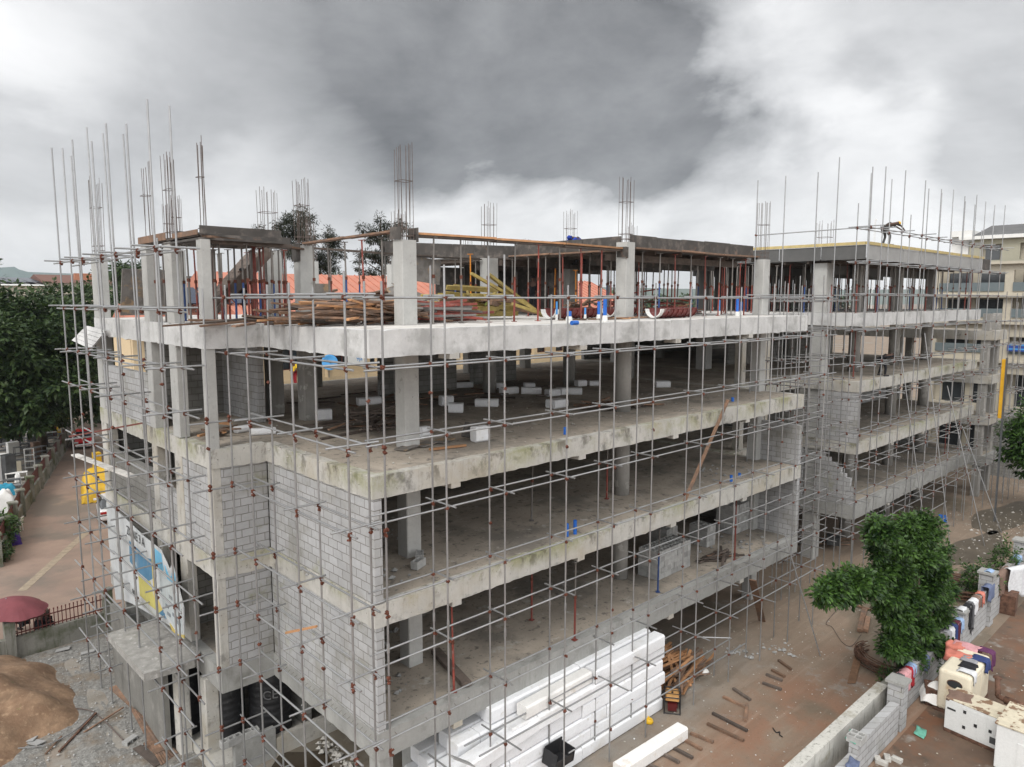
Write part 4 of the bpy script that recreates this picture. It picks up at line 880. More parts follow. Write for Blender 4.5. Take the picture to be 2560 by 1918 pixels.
pile('steel_prop', 44, (4.9, 4.1), H4, .9, .8, .65, -35, 12, (1.5, 2.2), ['redprop', 'redprop', 'greyprop'], 'rusty prop tube lying in the heap right of the tall rebar column', 'prop tubes lying in a heap', w_=.07, h=.07, cat='prop')
pile('yellow_timber', 48, (7.9, 5.6), H4, 1.5, 1.0, 1.15, 8, 25, (1.6, 2.8), ['wood_yel', 'wood_yel', 'wood_yel', 'wood'], 'yellow formwork beam in the heap on the top deck', 'yellow beams heaped on the top deck', w_=.08, h=.16, cat='timber')
for i in range(9): tag(inst('timber_end', bmesh_board('greenend', .1, .07, .13), (6.9 + rnd.uniform(-.5, 1.1), 4.7 + rnd.uniform(-.2, .6), H4 + .3 + rnd.random() * .5), (rnd.random(), rnd.random(), rnd.random())), 'lime green beam end sticking out of the yellow heap', 'timber end', 'lime green beam ends')
for a, b, w_ in [((7.4, 4.2, H4 + 1.55), (10.4, 4.6, H4 + .1), .14), ((7.2, 4.9, H4 + 1.6), (9.6, 4.2, H4 + .35), .14), ((8.4, 4.1, H4 + .55), (10.3, 4.0, H4 + .05), .12)]:
    tag(leaning('yellow_timber', 'x', a, b, w_, .1, 'wood_yel', 'timber'), 'long yellow beam sloping down the right flank of the yellow heap', None, 'long sloping yellow beams')
pile('board', 30, (13.6, 5.3), H4, 1.4, .8, .6, 30, 30, (.8, 2), ['wood', 'wood', 'wood_dark'], 'short board in the heap behind the left gutter mould', 'boards behind the red moulds')
pile('board', 48, (18.4, 5.5), H4, 2.0, 1.0, 1.0, -20, 30, (.8, 2.0), ['wood', 'wood', 'wood_new', 'wood_dark', 'redprop'], 'short board in the heap right of the middle column on the top deck', 'boards right of the middle column')
pile('board', 12, (11, 2.0), H4, 3.2, .35, .04, 0, 12, (1, 2.4), ['wood', 'wood_new'], 'loose thin board lying along the front of the top deck', 'loose boards along the deck front', w_=.08, h=.03, tilt=.01)
pile('board', 32, (3.6, 5.8), H3, 1.3, .9, .55, 20, 35, (1, 2.4), ['wood', 'wood_dark', 'wood_dark'], 'dark board in the heap left of the square column on the third slab', 'boards on the third slab near the square column')
pile('board', 22, (13.2, 3.1), H3, 1.2, .7, .2, -20, 35, (1, 2.2), ['wood', 'wood', 'wood_dark'], 'scattered board near the round column on the third slab', 'boards by the round column on the third slab')
pile('board', 8, (-.7, 8.0), H3, .5, .5, .5, 70, 40, (.8, 1.8), ['wood', 'wood_new'], 'board stacked in the left wing opening of the third slab', 'boards in the left wing opening')
pile('board', 24, (10, 10.5), H3, 5.5, 4, .12, 0, 60, (.8, 2.2), ['wood_dark', 'wood'], 'board strewn over the dim rear of the third slab', 'boards strewn at the rear of the third slab', tilt=.02)
pile('board', 13, (17.3, .95), H1, .7, .35, .1, 10, 22, (.9, 1.8), ['wood', 'wood_dark'], 'board in the small heap on the lowest open floor', 'boards on the lowest open floor')
tp = az(cO3(1130, 850), 0)
pile('batten', 72, (13.1, .45), 0, .95, .95, .7, 4, 11, (1.5, 2.9), ['wood_new', 'wood_new', 'wood', 'wood'], 'orange brown batten in the heap on the ground beside the white foam stack', 'battens heaped beside the foam stack', w_=.08, h=.05, tilt=.05)
for a, b in (((1000, 680), (1110, 1070)), ((985, 680), (1205, 1008)), ((1205, 720), (1095, 970))):
    A_, B_ = az(cO3(*a), .75), az(cO3(*b), .12); tag(leaning('timber_plank', 'x', A_, B_, .1, .05, 'wood_new', 'timber'), 'long pale batten lying across the top of the ground heap', None, 'long battens across the ground heap')
# bearers laid out in rows on the earth
GB = [((1580, 710), (1690, 790)), ((1520, 795), (1635, 855)), ((1470, 835), (1612, 890)), ((1438, 910), (1605, 970)), ((1178, 960), (1330, 1062)), ((1090, 1033), (1288, 1122)), ((1300, 1095), (1288, 1248)), ((995, 1178), (1303, 1335)), ((950, 1272), (1272, 1422)), ((800, 1355), (1003, 1435)), ((740, 1410), (900, 1500)), ((640, 1480), (820, 1575)), ((540, 1530), (700, 1615)), ((440, 1640), (580, 1700))]
for a, b in GB:
    A_, B_ = az(cM(*a), .05), az(cM(*b), .05); o = leaning('timber_bearer', 'x', A_, B_, .1, .08, 'wood_dark' if rnd.random() < .45 else 'wood', 'timber'); tag(o, 'brown timber bearer lying on the red earth in the row beyond the scaffold', None, 'timber bearers laid out on the earth')
# white polystyrene: long blocks
def foam_block(c, sx, sy, sz, rz, lab, grp, m_='foam', r0=(0, 0)):
    mb = MB(); b = .05; x, y, z = sx / 2, sy / 2, sz / 2
    poly = [(-y + b, -z), (y - b, -z), (y, -z + b), (y, z - b), (y - b, z), (-y + b, z), (-y, z - b), (-y, -z + b)]
    vs = [(-x, a, q) for a, q in poly] + [(x, a, q) for a, q in poly]
    mb.add(vs, [tuple(range(8)), tuple(range(15, 7, -1))] + [(i, 8 + i, 8 + (i + 1) % 8, (i + 1) % 8) for i in range(8)])
    o = mb.build('foam_block', Mt[m_], None, off=Vector((0, 0, 0))); o.location = c; o.rotation_euler = (r0[0], r0[1], rz)
    bv = o.modifiers.new('bevel', 'BEVEL'); bv.width = .012; bv.segments = 2
    return tag(o, lab, 'foam block', grp)
rows = [(0, .9, 11.05), (1, 1.0, 11.0), (2, 1.25, 11.08), (3, 1.5, 11.02), (4, 2.2, 11.08), (5, 3.4, 11.0)]
hh = .455
ORD = ['bottom', 'second', 'third', 'fourth', 'fifth', 'top']
for k, xa, xb in rows:
    for d in range(4):
        x = xb + rnd.uniform(-.06, .04) - d * .05
        lim = xa + (d * .1) if not (k == 5 and d == 0) else 7.4
        if k == 4 and d == 0: lim = 3.9
        while x > lim + .5:
            L_ = min(rnd.choice([3.1, 3.7, 4.2]), x - lim)
            y = -.52 + d * .5 + rnd.uniform(-.05, .03)
            foam_block((x - L_ / 2, y, hh * (k + .5) + .003 * k), L_ - .015, .49, hh - .006, rnd.uniform(-.008, .008), 'white polystyrene block in the ' + ORD[k] + ' course of the stack' + ('' if d == 0 else ', behind the front row'), 'foam blocks, ' + ORD[k] + ' course' + ('' if d == 0 else ' rear'), r0=(rnd.uniform(-.01, .01), rnd.uniform(-.004, .004)))
            x -= L_ + .01
foam_block((3.4, -.62, 1.95), 3.6, .5, .42, .04, 'white polystyrene block lying askew on the low left part of the stack', None, r0=(.03, -.05))
foam_block((2.1, -.8, .75), 1.6, .5, .42, .3, 'short white polystyrene block jutting from the left foot of the stack', None)
foam_block((5.9, -.50, 2.50), 2.9, .42, .4, .02, 'soiled polystyrene block on the step of the stack below the slab', None, 'foam_dirty')
foam_block((8.55, -2.12, .24), 3.15, .46, .44, R(-2), 'single long white polystyrene block lying on bearers in front of the stack', None, 'foam_dirty')
# broken foam pieces on slab 3
FP = [((300, 1290), .95, .4, .3), ((1270, 1115), 1.0, .4, .25), ((1200, 1370), .55, .5, .35), ((1100, 1300), .5, .4, .4), ((1750, 1180), .85, .35, .3), ((1520, 1310), .9, .4, .3), ((1650, 1130), .5, .4, .3), ((1980, 1180), .9, .4, .3), ((1960, 1120), .5, .4, .25), ((875, 1045), .5, .4, .3)]
for i, (p, a, b, c) in enumerate(FP):
    P = az(cO(*p), H3); o = foam_block((P.x, P.y, H3 + c / 2), a, b, c, rnd.uniform(-.9, -.2), 'broken white foam piece lying on the dim third slab', 'foam pieces on the third slab', r0=(rnd.uniform(-.05, .05), rnd.uniform(-.05, .05)))
for p, a, b, c in [((175, 1320), .75, .55, .33), ((130, 1200), .6, .4, .3), ((250, 1185), .6, .5, .3), ((370, 1185), .55, .45, .3), ((420, 1100), .5, .4, .3), ((555, 1095), .5, .4, .25), ((1265, 1110), .7, .45, .3)]:
    P = az(cO2(*p), H3); foam_block((P.x, P.y, H3 + c / 2), a, b, c, rnd.uniform(-.9, .2), 'broken white foam piece lying on the dim third slab', 'foam pieces on the third slab')
for p, a, b, c, lab in [(cG(520, 265), .5, .3, .2, 'white foam lump at the left near the scaffold rail end'), (cG(690, 285), .75, .3, .2, 'long white foam lump right of the small lump by the rail end'), (cG(1195, 165), .5, .42, .38, 'white foam block standing beside the inner square column'), (cG(2020, 300), .35, .3, .3, 'small foam cube right at the foot of the square column'), (cI(830, 340), .5, .35, .45, 'torn white foam lump leaning on black debris near the slab edge')]:
    P = az(p, H3); foam_block((P.x, P.y, H3 + c / 2), a, b, c, rnd.uniform(-.5, .2), lab, None)
P = az(cI(760, 330), H3); leaning('rubbish_board', 'black crumpled board standing beside the torn foam lump', (P.x - .15, P.y, H3 + .1), (P.x + .1, P.y + .1, H3 + .5), .45, .06, 'ply', 'board')
for p in [(220, 400), (380, 370), (530, 340)]: P = az(cI(*p), H3 + .03); leaning('rubbish_board', 'dark scrap of plywood on the third slab beside the square column', (P.x - .3, P.y - .1, H3 + .04), (P.x + .3, P.y + .1, H3 + .07), .4, .03, 'ply_shine', 'board')['group'] = 'plywood scraps by the square column'
# worn plywood sheets on the top deck
for c, s, rot, lab in [((6.4, 8.8, H4 + .7), (3.0, 1.6, .04), (.35, -.2, .3), 'shiny worn plywood sheet leaning behind the prop heap'), ((8.6, 9.4, H4 + .75), (2.6, 1.6, .04), (.3, .3, -.1), 'second worn plywood sheet leaning behind the yellow beams'), ((8.9, 9.9, H4 + 1.9), (1.7, .05, 1.0), (0, .1, .1), 'black plywood sheet held upright behind the yellow beams'), ((4.2, 7.9, H4 + .75), (1.8, .9, .04), (.2, .1, .2), 'dark sheet on the brown board heap'), ((4.6, 10.6, H4 + .8), (.75, .05, 1.0), (0, 0, .2), 'small grey plywood square standing left of the tall column'), ((-.9, 12.8, H4 + .95), (1.9, .05, 1.6), (.2, 0, .2), 'patterned grey plywood panel leaning between the far left columns')]:
    mb = MB(); mb.obox((0, 0, 0), s); o = mb.build('plywood_sheet', Mt['ply_shine'], None, off=Vector()); o.location = c; o.rotation_euler = rot; tag(o, lab, 'plywood')
# red gutter moulds
def mould(p0, p1, lab):
    p0, p1 = Vector(p0), Vector(p1); d = p1 - p0; r = thing('gutter_mould', lab, 'mould', p0, group='half round moulds on the top deck'); L_ = d.length; d.normalize(); nn = Vector((-d.y, d.x, 0))
    mb = MB()
    def half(t, rad, zc=.34): return [p0 + d * t + nn * (rad * math.cos(a)) + Vector((0, 0, zc + rad * math.sin(a))) for a in [math.pi + i * math.pi / 8 for i in range(9)]]
    A_, B_, C_, D_ = half(0, .33), half(L_, .33), half(0, .31), half(L_, .31)
    vs = A_ + B_ + C_ + D_; mb.add(vs, [(i, 9 + i, 10 + i, i + 1) for i in range(8)] + [(18 + i, 19 + i, 28 + i, 27 + i) for i in range(8)] + [(i, i + 1, 19 + i, 18 + i) for i in range(8)] + [(9 + i, 27 + i, 28 + i, 10 + i) for i in range(8)])
    mb.build('shell', Mt['redgutter'], r); mb = MB(); n = int(L_ / .35)
    for k in range(n + 1):
        P_, Q_ = half(k * L_ / n - .012, .36), half(k * L_ / n + .012, .36); P2, Q2 = half(k * L_ / n - .012, .33), half(k * L_ / n + .012, .33)
        mb.add(P_ + Q_ + P2 + Q2, [(i, 9 + i, 10 + i, i + 1) for i in range(8)] + [(i, i + 1, 19 + i, 18 + i) for i in range(8)] + [(9 + i, 27 + i, 28 + i, 10 + i) for i in range(8)])
    for s in (-1, 1): mb.beam(p0 + nn * .34 * s + Vector((0, 0, .35)), p1 + nn * .34 * s + Vector((0, 0, .35)), .05, .04)
    mb.build('rib', Mt['redgutter'], r)
    mb = MB(); E_, F_2 = half(-.25, .335), half(-.25, .30); G_, H_ = half(0.0, .335), half(0, .30)
    mb.add(E_ + G_ + F_2 + H_, [(i, 9 + i, 10 + i, i + 1) for i in range(8)] + [(18 + i, 19 + i, 28 + i, 27 + i) for i in range(8)] + [(i, i + 1, 19 + i, 18 + i) for i in range(8)]); mb.build('end_lining', Mt['white'], r)
mould((13.35, 1.55, H4 + .02), (16.0, 1.9, H4 + .02), 'dark red half round mould with a white open end, right of the middle column')
mould((9.6, 3.3, H4 + .02), (12.2, 3.7, H4 + .02), 'dark red half round mould left of the middle column')
mould((13.4, 3.7, H4 + .02), (14.6, 3.8, H4 + .02), 'short red mould just behind the middle column')
# blue pipe stubs
def stub_pipe(p, z, h, r_, lab, m_='blue', base=True):
    P = az(p, z); mb = MB(); mb.tube((0, 0, 0), (0, 0, h), r_, 14, cap=False); mb.tube((0, 0, h), (0, 0, .05), r_ * .9, 14, cap=False)
    root = thing('pipe_stub', lab, 'pipe', (P.x, P.y, z)); o = mb.build('pipe', Mt[m_], root, off=Vector()); 
    if base: mb = MB(); mb.lathe((0, 0, -.005), [(r_ * 1.5, 0), (r_ * 1.35, .14), (r_ * 1.1, .2)], 12); o = mb.build('collar', Mt['white'], root, off=Vector())
    return root
for p, h, r_, lab, m_ in [((558, 1020), .75, .045, 'thin light blue pipe before the left mould', 'ltblue'), ((648, 1040), .42, .10, 'thick short blue pipe with bulging white collar at the deck edge', 'blue'), ((765, 1020), .5, .045, 'thin light blue pipe between the left mould and the blue pair', 'ltblue'),
                          ((865, 1020), .75, .085, 'left blue pipe of the tall pair near the deck edge', 'blue'), ((908, 1030), .85, .085, 'right, taller blue pipe of the pair near the deck edge', 'blue'), ((1740, 985), .8, .045, 'slim light blue pipe left of the right hand column', 'ltblue'),
                          ((1870, 992), 1.0, .085, 'tallest blue pipe near the right end of the deck', 'blue'), ((1897, 985), .7, .075, 'lower blue pipe close beside the tallest one', 'blue'), ((2019, 975), .42, .06, 'small blue pipe left of the last one, by the right column', 'blue'), ((2040, 975), .55, .08, 'last blue pipe, by the right column foot', 'blue')]:
    stub_pipe(cC(*p), H4, h * .85, r_ * .75, lab, m_)
for p, z, h, lab in [(cI(1548, 1130), H2, .55, 'left blue pipe at the second slab edge'), (cI(1615, 1110), H2, .6, 'right blue pipe at the second slab edge'), (cI(1535, 285), H3, .3, 'short blue pipe by the white dust patch on the third slab'), (cJ(1086, 675), H2, .35, 'blue pipe far along the second slab edge'), (cJ(1155, 635), H2, .2, 'low blue pipe behind another at the second slab'), (cJ(1098, 12), H3, .22, 'blue stub at the third slab beside the leaning plank')]:
    stub_pipe(p, z, h * .75, .06, lab, 'blue', False)
P = az(cC(690, 1040), H4 + .08); mb = MB(); mb.tube((-.13, 0, 0), (.13, .02, 0), .06, 12); o = mb.build('pipe_piece', Mt['blue'], None, off=Vector()); o.location = P; tag(o, 'blue pipe offcut lying flat at the deck edge', 'pipe')
# ------------------------------------------------------------------ block stacks
cb = MB(); cb.box(-.225, -.11, 0, .225, .11, .22)
def hollow():
    m = MB(); L_, W_, H_ = .45, .22, .22; t = .035
    m.box(-L_ / 2, -W_ / 2, 0, L_ / 2, -W_ / 2 + t, H_); m.box(-L_ / 2, W_ / 2 - t, 0, L_ / 2, W_ / 2, H_)
    for x in (-L_ / 2, -t / 2, L_ / 2 - t): m.box(x, -W_ / 2 + t, 0, x + t, W_ / 2 - t, H_)
    m.box(-L_ / 2 + t, -W_ / 2 + t, .05, -t / 2, W_ / 2 - t, .06); m.box(t / 2, -W_ / 2 + t, .05, L_ / 2 - t, W_ / 2 - t, .06)
    return m
HB = hollow().mesh('hollow_block'); HB.materials.append(Mt['blk'])
NB = [0]
def blk(loc, rot, lab, grp):
    tag(inst('concrete_block', HB, loc, rot), lab, 'block', grp); NB[0] += 1
def stack(x0, y0, z, nx, ny, nz, rz, lab, grp, missing=0, core=True):
    """blocks stood on end, packed tight; only the outer shell is visible so only it is laid"""
    ca, sa = math.cos(rz), math.sin(rz)
    for k in range(nz):
        for i in range(nx):
            for j in range(ny):
                if not (i in (0, ) or j in (0, ) or k == nz - 1): continue
                if k == nz - 1 and rnd.random() < missing: continue
                x, y = i * .228 + .11, j * .455 + .225; jj = lambda: rnd.uniform(-.012, .012)
                blk((x0 + x * ca - y * sa + jj(), y0 + x * sa + y * ca + jj(), z + k * .224), (0, 0, rz + R(90) + jj()), lab, grp)
stack(13.35, 1.22, H1, 10, 2, 5, R(1), 'grey hollow block in the large stack beside the round column on the lowest open floor', 'blocks of the large stack')
stack(20.4, 2.1, H1, 6, 2, 6, R(0), 'grey hollow block in the second stack near the end wall', 'blocks of the second stack')
stack(18.05, 2.0, H1, 3, 2, 4, R(0), 'grey hollow block in the small low stack between the two large ones', 'blocks of the small stack')
stack(15.9, 2.6, H1, 4, 2, 5, R(5), 'grey hollow block in the stack adjoining the back of the large stack', 'blocks of the rear stack')
stack(10.2, 8.3, H2, 9, 1, 4, R(0), 'dark hollow block in the shaded stack on the second open floor', 'blocks of the shaded stack', .4)
for p, z, lab in [(cG(1985, 1330), H2, 'hollow block standing on edge near the brick corner on the second open floor'), (cG(1975, 1390), H2, 'block beneath the upended hollow block'), (cF(930, 1470), 0, 'hollow concrete block lying upright on the gravel by the booth'), (cJ(1310, 1010), H1, 'upright block leaning at the end wall, left'), (cJ(1500, 1060), H1, 'upright pale block stack at the end wall, right')]:
    P = az(p, z); tag(inst('concrete_block', HB, (P.x, P.y, z + .02), (R(90) if 'upright' in lab else 0, 0, rnd.random())), lab, 'block')
for p in [(820, 1180), (850, 1130), (930, 1150)]:
    P = az(cH(*[p[0] * .0 + q for q in (420 + (p[0] - 820) * 1.6, 1420 - (p[0] - 820) * .9)]), .95); tag(inst('concrete_block', HB, (P.x, 6.0, .955), (0, 0, rnd.uniform(-.1, .1))), 'hollow block laid on top of the low wall before the tanks', 'block', 'blocks on the low tank wall')
# rubble
def rubble(name, lab, n, fn, r0, r1, m_='blk'):
    mb = MB()
    for i in range(n): x, y, z = fn(); r_ = r0 + (r1 - r0) * rnd.random() ** 3; mb.rock((x, y, z + r_ * .3), r_)
    tag(mb.build(name, Mt[m_]), lab, 'rubble', kind='stuff')
def cl(cs, z):
    def f():
        c = rnd.choice(cs); return c[0] + rnd.gauss(0, c[2]), c[1] + rnd.gauss(0, c[2]), z
    return f
rubble('rubble', 'broken block pieces scattered on the lowest and second open floors', 420, lambda: cl([(1.2, 1.6, .5), (.9, 2.6, .6), (3.4, 4.2, .6), (3, 5, .5), (20, 1.4, .8), (18.8, 1.7, .7)], rnd.choice([H1, H2]))(), .015, .12)
rubble('rubble', 'stones and chips strewn over the yard earth', 2600, lambda: (rnd.uniform(4, 60), rnd.uniform(-5.4, .5) if rnd.random() < .7 else rnd.uniform(-1, 3), 0), .008, .045, 'conc')
Pq = az(cM(1600, 620), 0)
rubble('rubble', 'grey broken concrete heap in the yard beyond the scaffold', 60, cl([(Pq.x, Pq.y, .35), (Pq.x - 1.5, Pq.y + 1.0, .4)], 0), .03, .16)
rubble('rubble', 'chips and dust lumps over the third slab', 900, lambda: (rnd.uniform(-1, 21.8), rnd.uniform(.5, 14), H3), .008, .05, 'conc')
rubble('rubble', 'stones on the gravel by the left facade', 900, lambda: (rnd.uniform(-6, -1.8), rnd.uniform(6, 18), .04), .012, .06)
rubble('rubble', 'broken rim lumps round the muddy pit beside the low wall', 90, lambda: (1.0 + rnd.gauss(0, .12) + .4, rnd.uniform(3.2, 5.7), .05), .04, .16, 'conc')
rubble('rubble', 'white scraps and litter scattered on the yard earth', 24, lambda: (rnd.uniform(8, 40), rnd.uniform(-5.4, -.8), .01), .02, .07, 'foam')
rubble('rubble', 'debris heap on the far part of the yard', 300, lambda: (rnd.gauss(44, 4), rnd.gauss(-4, 1.3), 0), .02, .12, 'conc')
rubble('rubble', 'chips on the wet floor of the second block', 260, lambda: (rnd.uniform(30, 48), rnd.uniform(.6, 5), rnd.choice([H3, H2, H1])), .02, .08, 'conc')
# muddy pit
mb = MB(); n = 26
pit = [(.2 + .95 * math.cos(a) * (1 + .15 * math.sin(3 * a)), 4.55 + 1.3 * math.sin(a) * (1 + .1 * math.sin(5 * a))) for a in [2 * math.pi * i / n for i in range(n)]]
mb.prism(pit, -.02, .008); structure('puddle', mb, mat('brown_muddy_water', (.055, .042, .028), .12, var=.1, scale=2, spec=.6))
for (x, y, a, b) in [(38, -3.4, 4.0, 1.1), (46, -2.6, 5, 1.2), (33, -4.6, 3, .7)]:
    mb = MB(); mb.prism([(x + a * math.cos(t) * (1 + .2 * math.sin(3 * t + x)), y + b * math.sin(t) * (1 + .2 * math.cos(4 * t))) for t in [2 * math.pi * i / 30 for i in range(30)]], -.02, .006); structure('puddle', mb, mat('wet_dark_mud', (.125, .105, .08), .4, var=.15, scale=1))
# ------------------------------------------------------------------ portable generator, helmet, bucket
P = az(cO3(1055, 1190), 0); g = thing('portable_generator', 'small portable generator with orange tank in a black tube frame beside the foam stack', 'generator', (P.x, P.y, 0), R(35))
def gp_(name, mb, m_): return mb.build(name, Mt[m_] if isinstance(m_, str) else m_, g, off=Vector())
mb = MB(); mb.obox((0, 0, .5), (.62, .46, .12)); mb.obox((0, 0, .57), (.56, .40, .05)); o = gp_('fuel_tank', mb, mat('orange_enamel', (.60, .33, .12), .45)); bv = o.modifiers.new('b', 'BEVEL'); bv.width = .03; bv.segments = 3
mb = MB(); mb.lathe((0, 0, .6), [(.04, 0), (.04, .03)], 10); gp_('cap', mb, 'black')
mb = MB(); mb.obox((.05, -.02, .25), (.3, .34, .32)); mb.obox((-.2, 0, .22), (.22, .3, .26)); gp_('engine', mb, mat('dark_red_engine', (.10, .012, .012), .5))
mb = MB()
for sx in (-.36, .36):
    for sy in (-.27, .27): mb.tube((sx, sy, 0), (sx, sy, .58), .02, 6)
for z_ in (.03, .6):
    mb.tube((-.36, -.27, z_), (.36, -.27, z_), .02, 6); mb.tube((-.36, .27, z_), (.36, .27, z_), .02, 6); mb.tube((-.36, -.27, z_), (-.36, .27, z_), .02, 6); mb.tube((.36, -.27, z_), (.36, .27, z_), .02, 6)
mb.tube((-.12, -.27, .62), (-.12, .27, .62), .012, 6); mb.tube((.12, -.27, .62), (.12, .27, .62), .012, 6); gp_('frame', mb, 'black')
def helmet(loc, rz, lab, m_):
    r = thing('safety_helmet', lab, 'helmet', loc, rz); mb = MB(); mb.lathe((0, 0, 0), [(.145, 0), (.14, .05), (.115, .11), (.06, .15), (.01, .16)], 16); mb.obox((.12, 0, .01), (.12, .2, .015), (0, .15, 0)); mb.build('shell', m_, r, smooth=True, off=Vector()); mb = MB(); mb.obox((0, 0, .15), (.2, .03, .03)); mb.build('ridge', m_, r, off=Vector())
HY = mat('yellow_helmet_plastic', (.80, .48, .02), .35)
P = az(cO3(872, 1300), 0); helmet((P.x, P.y, .01), 1.0, 'bright yellow safety helmet on the ground by the foot of the foam stack', HY)
bu = ay(cL(1510, 1540), -1.0); bu.z = .78
bk_ = thing('black_crate', 'open black plastic tray wedged on the scaffold before the foam stack', 'crate', (bu.x, -1.05, bu.z))
mb = MB(); mb.obox((0, 0, 0), (.8, .5, .03), (.1, .1, .1)); mb.obox((-.38, 0, .22), (.03, .5, .45), (.1, .1, .1)); mb.obox((.38, 0, .18), (.03, .5, .36), (.1, .1, .1)); mb.obox((0, .25, .24), (.8, .03, .5), (.1, .1, .1)); mb.obox((0, -.25, .12), (.8, .03, .22), (.1, .1, .1)); mb.build('tray', Mt['black'], bk_, off=Vector())
leaning('timber_plank', 'grey scrap board across the low scaffold tubes before the foam stack', ay(cL(600, 1500), -1.1), ay(cL(780, 1570), -1.1), .28, .03, 'ply_grey')
# rebar rods, coils, wire
def rod(name, lab, pts, r_, m_, cat, grp=None):
    mb = MB(); mb.path([Vector(p) for p in pts], r_, 5); return tag(mb.build(name, Mt[m_]), lab, cat, grp)
def curve(ps, z, n=14):
    P = [az(p, z) for p in ps]; out = []
    for i in range(len(P) - 1):
        p0, p1, p2, p3 = P[max(i - 1, 0)], P[i], P[i + 1], P[min(i + 2, len(P) - 1)]
        for k in range(n // (len(P) - 1) + 2):
            t = k / (n // (len(P) - 1) + 2); out.append(.5 * ((2 * p1) + (p2 - p0) * t + (2 * p0 - 5 * p1 + 4 * p2 - p3) * t * t + (3 * p1 - p0 - 3 * p2 + p3) * t ** 3))
    return out + [P[-1]]
rod('steel_rod', 'long thin curved rod lying across the gravel from the sand mound', curve([cF(145, 1237), cF(420, 1222), (220, 1775), cF(740, 1300), cF(900, 1460)], .08), .02, 'rebar', 'rod')
rod('steel_rod', 'curved grey rod sweeping up to the left end scaffold foot', curve([cF(130, 1520), cF(350, 1490), cF(560, 1380), cF(690, 1255)], .1), .02, 'steel_old', 'rod')
rod('wire', 'loose bent wire on the pale yard earth', curve([cN(350, 660), cN(262, 760), cN(300, 790), cN(360, 880), cN(420, 905), cN(480, 830)], .03), .012, 'rebar', 'wire')
rod('cable', 'black cable scrap on the red earth near the white wall', curve([cM(1530, 1310), cM(1560, 1350), cM(1590, 1345), cM(1590, 1370), cM(1615, 1390)], .02), .02, 'black', 'cable')
leaning('timber_plank', 'rusty dark bar lying diagonally on the gravel', az(cF(430, 1545), .06), az(cF(700, 1262), .12), .06, .05, 'rustbrown', 'bar')
leaning('timber_plank', 'thin pale stick on the gravel below the rusty bar', az(cF(330, 1562), .05), az(cF(450, 1430), .08), .05, .03, 'wood')
leaning('timber_plank', 'thin stick on the gravel right of the rusty bar', az(cF(610, 1405), .05), az(cF(900, 1220), .15), .05, .04, 'wood')
for i in range(8): leaning('timber_strip', 'x', az(cF(940 + i * 14, 1200 + i * 12), .3), az(cF(1180 + i * 16, 1640 - i * 12), .06), .05, .03, 'wood')['label'] = 'slim timber strip in the bundle lying against the booth wall'
for o in list(COL.objects):
    if o.name.startswith('timber_strip'): o['group'] = 'timber strips by the booth'
leaning('timber_plank', 'short thick plank on the gravel below the canopy', az(cF(1080, 1470), .1), az(cF(1170, 1550), .1), .3, .06, 'wood')
leaning('timber_plank', 'long flat plank at the foot of the booth wall', az(cF(830, 1070), .1), az(cF(1020, 1235), .1), .3, .06, 'wood')
leaning('timber_plank', 'mossy plank on the gravel at the lower edge of the view', az(cF(1000, 1510), .05), az(cF(1160, 1640), .05), .25, .05, 'wood_dark')
for p in [(200, 1460), (265, 1480), (345, 1195), (640, 820), (460, 800)]:
    P = az(cF(*p), .05); mb = MB(); mb.obox((0, 0, .02), (.5, .3, .03), (.1, .1, rnd.random() * 3)); o = mb.build('broken_tile', Mt['ply_grey'], None, off=Vector()); o.location = P; tag(o, 'broken pale sheet piece lying on the gravel', 'debris', 'pale sheet pieces on the gravel')
# bundle of rods + coil near the white wall
root = thing('rod_bundle', 'flat bundle of rusty rods lying in the yard by the coil', 'rods', tuple(az(cN(430, 1030), 0)))
mb = MB(); A_, B_ = az(cN(455, 915), .05), az(cN(395, 1135), .05); sd_ = (az(cN(485, 915), .05) - A_)
for i in range(12): q = sd_ * (i / 8); mb.tube(A_ + q + Vector((rnd.uniform(-.1, .1), 0, 0)), B_ + q, .02, 4)
mb.build('rod', mat('pale_rusty_rod', (.30, .18, .11), .8, var=.2, scale=6), root)
def coil(p, rad, lab, a0, a1, n=9, r_=.025):
    C_ = az(p, .05); mb = MB()
    for k in range(n):
        rr = rad * (1 + rnd.uniform(-.16, .16)); z_ = .04 + k * .03; pts = [C_ + Vector((rr * math.cos(a) * .95, rr * math.sin(a), z_ + .05 * math.sin(a * 2 + k))) for a in [a0 + (a1 - a0) * i / 22 for i in range(23)]]; mb.path(pts, r_, 4)
    tag(mb.build('rebar_coil', Mt['rustbrown'], None), lab, 'rebar coil')
coil(cN(660, 1010), 1.15, 'rusty brown coil of rebar lying beside the round leafed tree foot', R(70), R(300), 12)
coil(cN(1050, 570), 1.2, 'rust brown tangle of rebar behind the tree', R(0), R(350), 16)
for (p, a, b) in [((480, 720), (20, -40), (-10, 90)), ((510, 760), (10, -30), (-5, 50))]:
    leaning('wood_scrap', 'rotten brown log piece lying in the yard left of the tree', az(cN(p[0] + a[0], p[1] + a[1]), .1), az(cN(p[0] + b[0], p[1] + b[1]), .1), .22, .14, 'wood', 'wood')['group'] = 'rotten wood pieces'
leaning('timber_plank', 'long pale pole lying on the ground behind the tree', az(cN(420, 645), .08), az(cN(600, 700), .08), .1, .08, 'wood')
lw = az(cN(300, 280), 0)
pile('board', 10, (lw.x, lw.y + .4), 0, 1.1, .5, .35, -20, 14, (1.2, 2.4), ['wood_dark', 'wood'], 'dark board in the heap in the shade of the gap', 'boards heaped in the gap')
leaning('steel_skip', 'dark steel mixer tray standing on the board heap in the gap', az(cN(265, 240), .5), az(cN(350, 250), .5), .9, .45, 'darkmetal', 'tray')
